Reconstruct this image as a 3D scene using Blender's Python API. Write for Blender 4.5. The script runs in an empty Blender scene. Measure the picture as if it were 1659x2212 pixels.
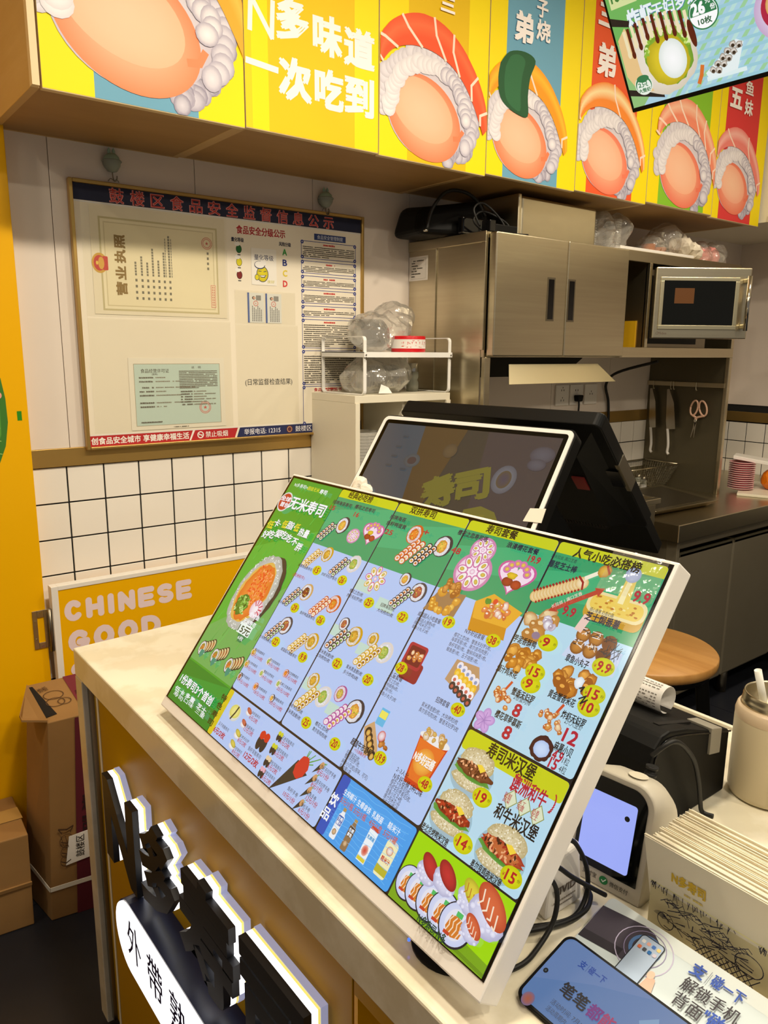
import bpy, bmesh, math, random
from math import sin, cos, pi, radians
from mathutils import Vector, Matrix, noise

# ------------------------------------------------------------------ camera
SC = bpy.context.scene
COL = SC.collection
cam_d = bpy.data.cameras.new('camera'); cam = bpy.data.objects.new('camera', cam_d); COL.objects.link(cam)
def cam_axes(yaw, pitch, roll):
    f = Vector((sin(yaw)*cos(pitch), cos(yaw)*cos(pitch), -sin(pitch)))
    r = Vector((cos(yaw), -sin(yaw), 0)); u = r.cross(f)
    return cos(roll)*r+sin(roll)*u, -sin(roll)*r+cos(roll)*u, f
CR, CU, CF = cam_axes(.66, .207, .008)
cam.matrix_world = Matrix(((CR.x, CU.x, -CF.x, -.589), (CR.y, CU.y, -CF.y, -2.177), (CR.z, CU.z, -CF.z, 1.466), (0, 0, 0, 1)))
cam_d.sensor_fit = 'HORIZONTAL'; cam_d.sensor_width = 36.0; cam_d.lens = 36.0*1662/1659
cam_d.clip_start = .02; cam_d.clip_end = 50
SC.camera = cam
# ------------------------------------------------------------------ world, exposure
SC.view_settings.view_transform = 'Standard'; SC.view_settings.look = 'None'
SC.view_settings.gamma = 1.0; SC.view_settings.use_curve_mapping = False
SC.view_settings.exposure = 0.0
w = bpy.data.worlds.new('mall'); SC.world = w; w.use_nodes = True
w.node_tree.nodes['Background'].inputs[0].default_value = (.92, .84, .74, 1)
w.node_tree.nodes['Background'].inputs[1].default_value = .22
# ------------------------------------------------------------------ lamps (ceiling downlights and one added fill; the fittings are built further down)
WARM = (1.0, .87, .67)
def area(name, loc, size, power, color=WARM, rot=(0, 0, 0), spread=180):
    l = bpy.data.lights.new(name, 'AREA'); l.shape = 'DISK'; l.size = size; l.energy = power; l.color = color
    l.spread = radians(spread)
    o = bpy.data.objects.new(name, l); o.location = loc; o.rotation_euler = rot; COL.objects.link(o); return o
CEIL = 2.75
DOWN = [(.40, -1.55, 21), (1.3, -1.50, 19), (-.10, -1.50, 17), (-.12, -2.9, 14), (.7, -2.9, 14), (2.2, -1.30, 9), (3.0, -2.3, 6), (1.9, -2.9, 9), (-1.7, -1.7, 3), (-1.35, -.60, 9)]  # last entry is an added fill that brightens the cabinet side and pier
for i, (x, y, p) in enumerate(DOWN): area('downlight_lamp', (x, y, CEIL-.035), .16, p)

# ------------------------------------------------------------------ helpers
def lin(c):
    if isinstance(c, str): c = tuple(int(c[i:i+2], 16) for i in (0, 2, 4))
    if max(c) > 1.0: c = tuple(x/255 for x in c)
    return tuple((x/12.92 if x <= .04045 else ((x+.055)/1.055)**2.4) for x in c[:3])
def mat(name, col, rough=.5, metal=0, emit=None, es=1.0, trans=0, ior=1.45, coat=0, spec=.5, bump=None, vary=None, alpha=1):
    m = bpy.data.materials.new(name); m.use_nodes = True; nt = m.node_tree; b = nt.nodes['Principled BSDF']
    b.inputs['Base Color'].default_value = (*lin(col), 1); b.inputs['Roughness'].default_value = rough
    b.inputs['Metallic'].default_value = metal; b.inputs['IOR'].default_value = ior
    b.inputs['Transmission Weight'].default_value = trans; b.inputs['Coat Weight'].default_value = coat
    b.inputs['Specular IOR Level'].default_value = spec; b.inputs['Alpha'].default_value = alpha
    if emit: b.inputs['Emission Color'].default_value = (*lin(emit), 1); b.inputs['Emission Strength'].default_value = es
    tc = nt.nodes.new('ShaderNodeTexCoord')
    if vary:   # (scale xyz, second colour, factor spread)
        mp = nt.nodes.new('ShaderNodeMapping'); mp.inputs['Scale'].default_value = vary[0]
        n = nt.nodes.new('ShaderNodeTexNoise'); n.inputs['Scale'].default_value = 1; n.inputs['Detail'].default_value = 5; n.inputs['Roughness'].default_value = .6
        r = nt.nodes.new('ShaderNodeValToRGB'); r.color_ramp.elements[0].position = .5-vary[2]; r.color_ramp.elements[1].position = .5+vary[2]
        r.color_ramp.elements[0].color = (*lin(vary[1]), 1); r.color_ramp.elements[1].color = (*lin(col), 1)
        nt.links.new(tc.outputs['Object'], mp.inputs['Vector']); nt.links.new(mp.outputs[0], n.inputs['Vector'])
        nt.links.new(n.outputs['Fac'], r.inputs[0]); nt.links.new(r.outputs[0], b.inputs['Base Color'])
    if bump:   # (scale xyz, strength, distance)
        mp = nt.nodes.new('ShaderNodeMapping'); mp.inputs['Scale'].default_value = bump[0]
        n = nt.nodes.new('ShaderNodeTexNoise'); n.inputs['Scale'].default_value = 1; n.inputs['Detail'].default_value = 3
        bp = nt.nodes.new('ShaderNodeBump'); bp.inputs['Strength'].default_value = bump[1]; bp.inputs['Distance'].default_value = bump[2]
        nt.links.new(tc.outputs['Object'], mp.inputs['Vector']); nt.links.new(mp.outputs[0], n.inputs['Vector'])
        nt.links.new(n.outputs['Fac'], bp.inputs['Height']); nt.links.new(bp.outputs[0], b.inputs['Normal'])
    return m
def vmat(name, rough=.45, emit=0.0, coat=0.0, spec=.5):
    """print / display material: takes its colours from the printed artwork (colour attribute)"""
    m = bpy.data.materials.new(name); m.use_nodes = True; nt = m.node_tree; b = nt.nodes['Principled BSDF']
    a = nt.nodes.new('ShaderNodeAttribute'); a.attribute_name = 'ink'
    b.inputs['Roughness'].default_value = rough; b.inputs['Coat Weight'].default_value = coat; b.inputs['Coat Roughness'].default_value = .05
    b.inputs['Specular IOR Level'].default_value = spec
    if emit:
        b.inputs['Base Color'].default_value = (.01, .01, .01, 1); nt.links.new(a.outputs['Color'], b.inputs['Emission Color']); b.inputs['Emission Strength'].default_value = emit
    else: nt.links.new(a.outputs['Color'], b.inputs['Base Color'])
    return m
def clear_film(name, tint, gloss=.25, opacity=.12, rough=.12):
    m = bpy.data.materials.new(name); m.use_nodes = True; nt = m.node_tree; nt.nodes.clear()
    out = nt.nodes.new('ShaderNodeOutputMaterial'); tr = nt.nodes.new('ShaderNodeBsdfTransparent'); tr.inputs[0].default_value = (.97, .97, .95, 1)
    gl = nt.nodes.new('ShaderNodeBsdfGlossy'); gl.inputs['Roughness'].default_value = rough
    df = nt.nodes.new('ShaderNodeBsdfDiffuse'); df.inputs[0].default_value = (*lin(tint), 1)
    lw = nt.nodes.new('ShaderNodeLayerWeight'); lw.inputs[0].default_value = gloss
    m1 = nt.nodes.new('ShaderNodeMixShader'); m1.inputs[0].default_value = opacity
    m2 = nt.nodes.new('ShaderNodeMixShader')
    nt.links.new(tr.outputs[0], m1.inputs[1]); nt.links.new(df.outputs[0], m1.inputs[2])
    nt.links.new(lw.outputs['Facing'], m2.inputs[0]); nt.links.new(m1.outputs[0], m2.inputs[1]); nt.links.new(gl.outputs[0], m2.inputs[2])
    tc = nt.nodes.new('ShaderNodeTexCoord'); n = nt.nodes.new('ShaderNodeTexNoise'); n.inputs['Scale'].default_value = 60; bp = nt.nodes.new('ShaderNodeBump'); bp.inputs['Strength'].default_value = .5; bp.inputs['Distance'].default_value = .004
    nt.links.new(tc.outputs['Object'], n.inputs['Vector']); nt.links.new(n.outputs['Fac'], bp.inputs['Height']); nt.links.new(bp.outputs[0], gl.inputs['Normal'])
    nt.links.new(m2.outputs[0], out.inputs[0]); return m

MT = {}
def S(name, *a, **k): MT[name] = mat(name, *a, **k)
S('wall_white', 'e8ddd2', .38, vary=((2, 2, 2), 'e2d6ca', .3))
S('tile_white', 'f6f0e6', .12, coat=.4)
S('grout', '20201f', .9)
S('gold', 'bd9a58', .38, metal=.8)
S('yellow_panel', 'f0b400', .38, spec=.25, bump=((3, 3, 3), .08, .01))
S('yellow_acrylic', 'b08400', .42, spec=.12)
S('floor_tile', '26282f', .33, vary=((7, 7, 7), '1f2128', .3))
S('floor_joint', '3c3d42', .8)
S('ceiling_white', 'e9e4da', .8)
S('warm_glow', 'ffffff', .4, emit='ffe6c0', es=6)
S('plywood', 'c8a873', .5, vary=((3, 3, 30), 'b9965f', .35))
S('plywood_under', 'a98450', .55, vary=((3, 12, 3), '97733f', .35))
S('plywood_edge', 'dcc59a', .5)
S('dark_gap', '120d08', .9)
S('steel', 'd3cbb0', .30, metal=1, bump=((3, 3, 120), .05, .002), vary=((2, 2, 60), 'bfb299', .4))
S('steel_h', 'cec6aa', .30, metal=1, bump=((2, 2, 90), .05, .002), vary=((1.5, 1.5, 3), 'ab9f88', .4))
S('steel_dark', '8d8575', .35, metal=1)
S('steel_matte', '8c8472', .5, metal=.55, vary=((2, 2, 2), '7d7562', .4))
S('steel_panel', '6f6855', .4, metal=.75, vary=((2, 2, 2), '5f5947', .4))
S('steel_polish', 'c9c5bb', .12, metal=1)
S('steel_bright', 'd8cfae', .33, metal=1)
S('black_plastic', '0a0a0a', .5, spec=.2)
S('black_gloss', '0a0a0c', .12)
S('black_rubber', '0d0d0d', .55)
S('white_paint', 'eae6df', .4)
S('cream_paint', 'e3dcc8', .42)
S('white_metal', 'efeeea', .35)
S('bezel_white', 'f2efec', .42)
S('marble', 'e9e3d0', .16, coat=.3, vary=((9, 9, 9), 'ddd5bd', .06))
S('marble_front', 'd2cab8', .22, vary=((9, 9, 9), 'c4bba6', .08))
S('cardboard', '9a7443', .8, vary=((6, 6, 6), '8c683a', .3))
S('cardboard_dark', '6a4a2a', .9)
S('tape_white', 'e6e0d2', .5)
S('paper', 'eeeae4', .7)
S('bamboo', 'bd8f50', .4, vary=((22, 2.0, 22), '9a6a32', .3), coat=.1)
S('red_gloss', 'd01420', .3)
S('pink_plate', 'f0a3ac', .35)
S('pink_rim', 'f6d9d6', .35)
S('orange_food', 'e07a10', .35)
S('pink_food', 'ef9a92', .5)
S('acrylic_lit', 'ffffff', .3, emit='f4f6ff', es=1.9)
S('acrylic_clear', '9a9cb0', .25, emit='c4c8f0', es=.40)
S('acrylic_yellow', 'fff0a0', .25, emit='f4e070', es=.8)
S('letter_black', '14151a', .42)
S('navy', '141a33', .3)
S('face_lit', 'ffffff', .4, emit='fbfcff', es=1.35)
S('ink_navy', '241a4a', .5)
S('terminal_white', 'cfc8b8', .4)
S('terminal_screen', '101018', .2, emit='a3b1ff', es=.92)
S('glass_dark', '0a0b08', .08)
S('thermos', 'd6c8a8', .42)
S('thermos_band', 'd6c0a2', .35)
S('liquid', 'e9e2cf', .3)
S('straw', 'e9e9e2', .35)
S('napkin', 'efe6cf', .85)
S('kraft', 'd3c79c', .7)
S('rabbit_grey', '8d958a', .5); S('rabbit_green', '9db8a4', .5)
S('knife_steel', 'b9b3a6', .25, metal=1); S('handle_white', 'dcd8d2', .4); S('handle_pink', 'e0b49a', .4)
S('glass_jar', 'cfd2c4', .1, trans=.6); S('orange_glow', '201000', .5, emit='9a5410', es=.32)
S('yellow_light', 'c79a10', .5); S('led_blue', '1020ff', .4, emit='2a4bff', es=4)
MT['print'] = vmat('print', .55, spec=.25); MT['print_matte'] = vmat('print_matte', .7)
MT['display'] = vmat('display', .12, emit=1.0, coat=.5); MT['display_reflect'] = vmat('display_reflect', .1, emit=.62, coat=1.0)
MT['tv_display'] = vmat('tv_display', .3, emit=.95, coat=.1); MT['phone_display'] = vmat('phone_display', .22, emit=.8, spec=.3)
MT['film'] = clear_film('film', 'e8e4dc', .35, .22); MT['film_thin'] = clear_film('film_thin', 'e8e4dc', .2, .10); MT['pocket'] = clear_film('pocket', 'ece4d0', .06, .08, .2)
MT['lid'] = clear_film('lid', 'f2efe8', .4, .35)
MT['mesh_wire'] = mat('mesh_wire', '8d8674', .35, metal=1)

class M:
    def __init__(s): s.v = []; s.f = []; s.sm = []
    def add(s, vs, fs, sm=False):
        o = len(s.v); s.v += [Vector(p) for p in vs]; s.f += [tuple(i+o for i in f) for f in fs]; s.sm += [sm]*len(fs); return s
    def box(s, x0, x1, y0, y1, z0, z1):
        p = [(x, y, z) for z in (z0, z1) for y in (y0, y1) for x in (x0, x1)]
        return s.add(p, [(0, 2, 3, 1), (4, 5, 7, 6), (0, 1, 5, 4), (2, 6, 7, 3), (0, 4, 6, 2), (1, 3, 7, 5)])
    def hexa(s, b, t):   # bottom 4, top 4 (same order, counter-clockwise from above)
        return s.add(list(b)+list(t), [(3, 2, 1, 0), (4, 5, 6, 7), (0, 1, 5, 4), (1, 2, 6, 5), (2, 3, 7, 6), (3, 0, 4, 7)])
    def prism(s, poly, a, b, ax='z', sm=False):
        f = {'z': lambda p, h: (p[0], p[1], h), 'y': lambda p, h: (p[0], h, p[1]), 'x': lambda p, h: (h, p[0], p[1])}[ax]
        n = len(poly); v = [f(p, a) for p in poly]+[f(p, b) for p in poly]
        s.add(v, [tuple(range(n))[::-1], tuple(range(n, 2*n))]); o = len(s.v)-2*n
        for i in range(n): s.f.append((o+i, o+(i+1) % n, o+n+(i+1) % n, o+n+i)); s.sm.append(sm)
        return s
    def cyl(s, p0, p1, r, n=20, r2=None, caps=True):
        p0, p1 = Vector(p0), Vector(p1); d = (p1-p0).normalized(); r2 = r if r2 is None else r2
        a = d.orthogonal().normalized(); b = d.cross(a)
        v = [p0+r*(cos(2*pi*i/n)*a+sin(2*pi*i/n)*b) for i in range(n)]+[p1+r2*(cos(2*pi*i/n)*a+sin(2*pi*i/n)*b) for i in range(n)]
        s.add(v, [(i, (i+1) % n, n+(i+1) % n, n+i) for i in range(n)], True)
        if caps: o = len(s.v)-2*n; s.f += [tuple(range(o, o+n))[::-1], tuple(range(o+n, o+2*n))]; s.sm += [False, False]
        return s
    def tube(s, pts, r, n=8, res=6):
        P = [Vector(p) for p in pts]; Q = []
        if res > 1 and len(P) > 2:
            for i in range(len(P)-1):
                a, b, c, d = P[max(i-1, 0)], P[i], P[i+1], P[min(i+2, len(P)-1)]
                for k in range(res):
                    t = k/res; Q.append(.5*((2*b)+(c-a)*t+(2*a-5*b+4*c-d)*t*t+(3*b-a-3*c+d)*t**3))
            Q.append(P[-1])
        else: Q = P
        vs = []; up = None
        for i, q in enumerate(Q):
            d = (Q[min(i+1, len(Q)-1)]-Q[max(i-1, 0)]).normalized()
            if up is None: up = d.orthogonal().normalized()
            up = (up-d*up.dot(d)).normalized(); b = d.cross(up)
            vs += [q+r*(cos(2*pi*k/n)*up+sin(2*pi*k/n)*b) for k in range(n)]
        fs = [(i*n+k, i*n+(k+1) % n, (i+1)*n+(k+1) % n, (i+1)*n+k) for i in range(len(Q)-1) for k in range(n)]
        s.add(vs, fs, True); o = len(s.v)-len(vs); s.f += [tuple(range(o, o+n))[::-1], tuple(range(len(s.v)-n, len(s.v)))]; s.sm += [False, False]
        return s
    def lathe(s, prof, c, n=32, close=False):
        v = [(c[0]+r*cos(2*pi*i/n), c[1]+r*sin(2*pi*i/n), c[2]+z) for r, z in prof for i in range(n)]
        return s.add(v, [(j*n+i, j*n+(i+1) % n, (j+1)*n+(i+1) % n, (j+1)*n+i) for j in range(len(prof)-1) for i in range(n)], True)
    def quad(s, a, b, c, d): return s.add([a, b, c, d], [(0, 1, 2, 3)])
    def xf(s, mtx): s.v = [mtx @ p for p in s.v]; return s
def build(name, g, material, parent=None, off=None, bevel=0, seg=2, smooth=None, solid=0):
    off = Vector(off) if off is not None else (root_off(parent) if parent else Vector((0, 0, 0)))
    me = bpy.data.meshes.new(name); me.from_pydata([p-off for p in g.v], [], g.f)
    me.polygons.foreach_set('use_smooth', g.sm); me.materials.append(MT[material] if isinstance(material, str) else material)
    bm = bmesh.new(); bm.from_mesh(me); bmesh.ops.recalc_face_normals(bm, faces=bm.faces); bm.to_mesh(me); bm.free()
    o = bpy.data.objects.new(name, me); COL.objects.link(o)
    if parent: o.parent = parent
    if solid: md = o.modifiers.new('s', 'SOLIDIFY'); md.thickness = solid
    if bevel: md = o.modifiers.new('b', 'BEVEL'); md.width = bevel; md.segments = seg; md.limit_method = 'ANGLE'
    return o
def root_off(p):
    v = Vector((0, 0, 0))
    while p is not None: v = v+Vector(p.location); p = p.parent
    return v
def thing(name, label, cat, loc=(0, 0, 0), group=None, rot=None):
    o = bpy.data.objects.new(name, None); COL.objects.link(o); o.location = loc; o.empty_display_size = .05
    if rot is not None: o.matrix_world = Matrix.Translation(loc) @ rot.to_4x4()
    return tag(o, label, cat, group)
def tag(o, label, cat, group=None):
    o['label'] = label; o['category'] = cat
    if group: o['group'] = group
    return o
def struct(o): o['kind'] = 'structure'; return o
def single(name, g, material, label, cat, group=None, loc=None, **k):
    """a thing that is one mesh; its origin sits at the base"""
    if loc is None:
        xs = [p.x for p in g.v]; ys = [p.y for p in g.v]; loc = ((min(xs)+max(xs))/2, (min(ys)+max(ys))/2, min(p.z for p in g.v))
    o = build(name, g, material, off=loc, **k); o.location = loc; return tag(o, label, cat, group)
def copy_tree(o, parent=None):
    c = o.copy(); COL.objects.link(c); c.parent = parent
    for ch in list(o.children): copy_tree(ch, c)
    return c

# ------------------------------------------------------------------ flat printed artwork
GL = {}
def glyphs(s, b):
    k = (s, b)
    if k in GL: return GL[k]
    cu = bpy.data.curves.new('t', 'FONT'); cu.body = s; cu.size = 1; cu.resolution_u = 2; cu.offset = 0
    ob = bpy.data.objects.new('t', cu); COL.objects.link(ob); dg = bpy.context.evaluated_depsgraph_get()
    me = bpy.data.meshes.new_from_object(ob.evaluated_get(dg))
    v = [(p.co.x, p.co.y) for p in me.vertices]; f = [tuple(p.vertices) for p in me.polygons]
    bpy.data.objects.remove(ob); bpy.data.curves.remove(cu); bpy.data.meshes.remove(me)
    xs = [p[0] for p in v] or [0, 1]; ys = [p[1] for p in v] or [0, 1]
    GL[k] = (v, f, min(xs), max(xs), min(ys), max(ys)); return GL[k]
class Art:
    """coloured flat polygons in a plane; every new shape lies a hair above the one before it"""
    def __init__(s, org, U, V, step=.0001):
        s.o = Vector(org); s.U = Vector(U); s.V = Vector(V); s.N = s.U.cross(s.V).normalized(); s.v = []; s.f = []; s.c = []; s.h = 0; s.step = step
    def lv(s, base=2): s.k = getattr(s, 'k', 0)+1; s.h = base+(s.k*.37) % .6; return s
    def poly(s, pts, col, cols=None, fs=None, bump=True):
        s.h += 1 if bump else .03
        o = len(s.v); z = s.h*s.step
        s.v += [s.o+s.U*p[0]+s.V*p[1]+s.N*z for p in pts]
        fs = fs or [tuple(range(len(pts)))]; s.f += [tuple(i+o for i in f) for f in fs]
        col = lin(col) if not cols else None
        s.c += [col]*len(pts) if not cols else cols
        return s
    def rect(s, x0, y0, x1, y1, col, r=0, **k):
        if r:
            p = []
            for cx, cy, a in ((x1-r, y1-r, 0), (x0+r, y1-r, 90), (x0+r, y0+r, 180), (x1-r, y0+r, 270)):
                p += [(cx+r*cos(radians(a+t)), cy+r*sin(radians(a+t))) for t in (0, 30, 60, 90)]
            return s.poly(p, col, **k)
        return s.poly([(x0, y0), (x1, y0), (x1, y1), (x0, y1)], col, **k)
    def ell(s, x, y, rx, ry, col, edge=None, ang=0, n=22, wob=0, seed=0, **k):
        """ellipse; with edge= it fades to that colour at the rim"""
        rg = random.Random(seed+int(x*9999)+int(y*7777)); ca, sa = cos(ang), sin(ang); P = []
        for i in range(n):
            t = 2*pi*i/n; q = 1+wob*(rg.random()-.5)*2; a, b = rx*q*cos(t), ry*q*sin(t); P.append((x+a*ca-b*sa, y+a*sa+b*ca))
        if edge is None: return s.poly(P, col, **k)
        c0, c1 = lin(col), lin(edge); mid = tuple(a*.65+b*.35 for a, b in zip(c0, c1))
        I = [(x+(p[0]-x)*.6, y+(p[1]-y)*.6) for p in P]
        fs = [(0, 1+i, 1+(i+1) % n) for i in range(n)]+[(1+i, 1+n+i, 1+n+(i+1) % n, 1+(i+1) % n) for i in range(n)]
        return s.poly([(x, y)]+I+P, None, cols=[c0]+[mid]*n+[c1]*n, fs=fs, **k)
    def ring(s, x, y, r0, r1, col, ry=1.0, n=28):
        P = [(x+r*cos(2*pi*i/n), y+ry*r*sin(2*pi*i/n)) for r in (r0, r1) for i in range(n)]
        return s.poly(P, col, fs=[(i, (i+1) % n, n+(i+1) % n, n+i) for i in range(n)])
    def line(s, pts, w, col, ext=.3):
        s.h += 1
        for a, b in zip(pts, pts[1:]):
            d = Vector((b[0]-a[0], b[1]-a[1])); 
            if d.length < 1e-7: continue
            n = Vector((-d.y, d.x)).normalized()*w/2; e = d.normalized()*w*ext
            s.poly([(a[0]-e.x+n.x, a[1]-e.y+n.y), (a[0]-e.x-n.x, a[1]-e.y-n.y), (b[0]+e.x-n.x, b[1]+e.y-n.y), (b[0]+e.x+n.x, b[1]+e.y+n.y)], col, bump=False)
        return s
    def text(s, t, x0, x1, yc, em, col, b=1, ang=0, sh=None, keep=False, shear=0):
        v, f, a0, a1, b0, b1 = glyphs(t, b)
        if not f: return s
        sx = (x1-x0)/(a1-a0) if not keep else em; ca, sa = cos(ang), sin(ang); sy = em; yc0 = .37 if any(ord(c) > 255 for c in t) else (b0+b1)/2
        xm = (x0+x1)/2; P = []
        am = (a0+a1)/2
        for p in v:
            a, c = (p[0]-am)*sx+(p[1]-yc0)*sy*shear, (p[1]-yc0)*sy
            P.append((xm+a*ca-c*sa, yc+a*sa+c*ca))
        d = (0, .011, .024, .040)[b]*min(em, sx*1.1)
        ks = [(0, 0)] if b == 0 else [(-d, -d*.5), (d, d*.5)] if b == 1 else [(-d, -d), (d, -d), (-d, d), (d, d), (0, 0)]
        for cl, q in ([(sh[2], sh[:2])] if sh else [])+[(col, (0, 0))]:
            s.h += 1
            for i, k in enumerate(ks):
                s.h += .03; s.poly([(p[0]+k[0]+q[0], p[1]+k[1]+q[1]) for p in P], cl, fs=f, bump=False)
        return s
    def vtext(s, t, x, ytop, em, col, b=1, pitch=1.08):
        for i, ch in enumerate(t): s.text(ch, x-em*.45, x+em*.45, ytop-em*(.5+i*pitch), em, col, b)
        return s
    def lines(s, x0, y0, x1, y1, n, col, fill=.55, seed=1, short=.5, dash=.9):
        """rows of print too small to read: broken dashes"""
        rg = random.Random(seed); h = (y1-y0)/n; s.h += 1
        for i in range(n):
            x = x0; ye = y1-(i+.5)*h; xe = x1 if i < n-1 else x0+(x1-x0)*short
            while x < xe:
                l = h*dash*(.5+rg.random()*.9)
                if rg.random() < .93: s.poly([(x, ye-h*fill/2*.8), (min(x+l, xe), ye-h*fill/2*.8), (min(x+l, xe), ye+h*fill/2*(.4+.6*rg.random())), (x, ye+h*fill/2)], col, bump=False)
                x += l+h*.12
        return s
    def build(s, name, material, parent, off=None):
        off = Vector(off) if off is not None else root_off(parent)
        me = bpy.data.meshes.new(name); me.from_pydata([p-off for p in s.v], [], s.f)
        ca = me.color_attributes.new('ink', 'FLOAT_COLOR', 'POINT')
        ca.data.foreach_set('color', [x for c in s.c for x in (*c, 1.0)]); me.materials.append(MT[material])
        o = bpy.data.objects.new(name, me); COL.objects.link(o); o.parent = parent; return o
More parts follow.
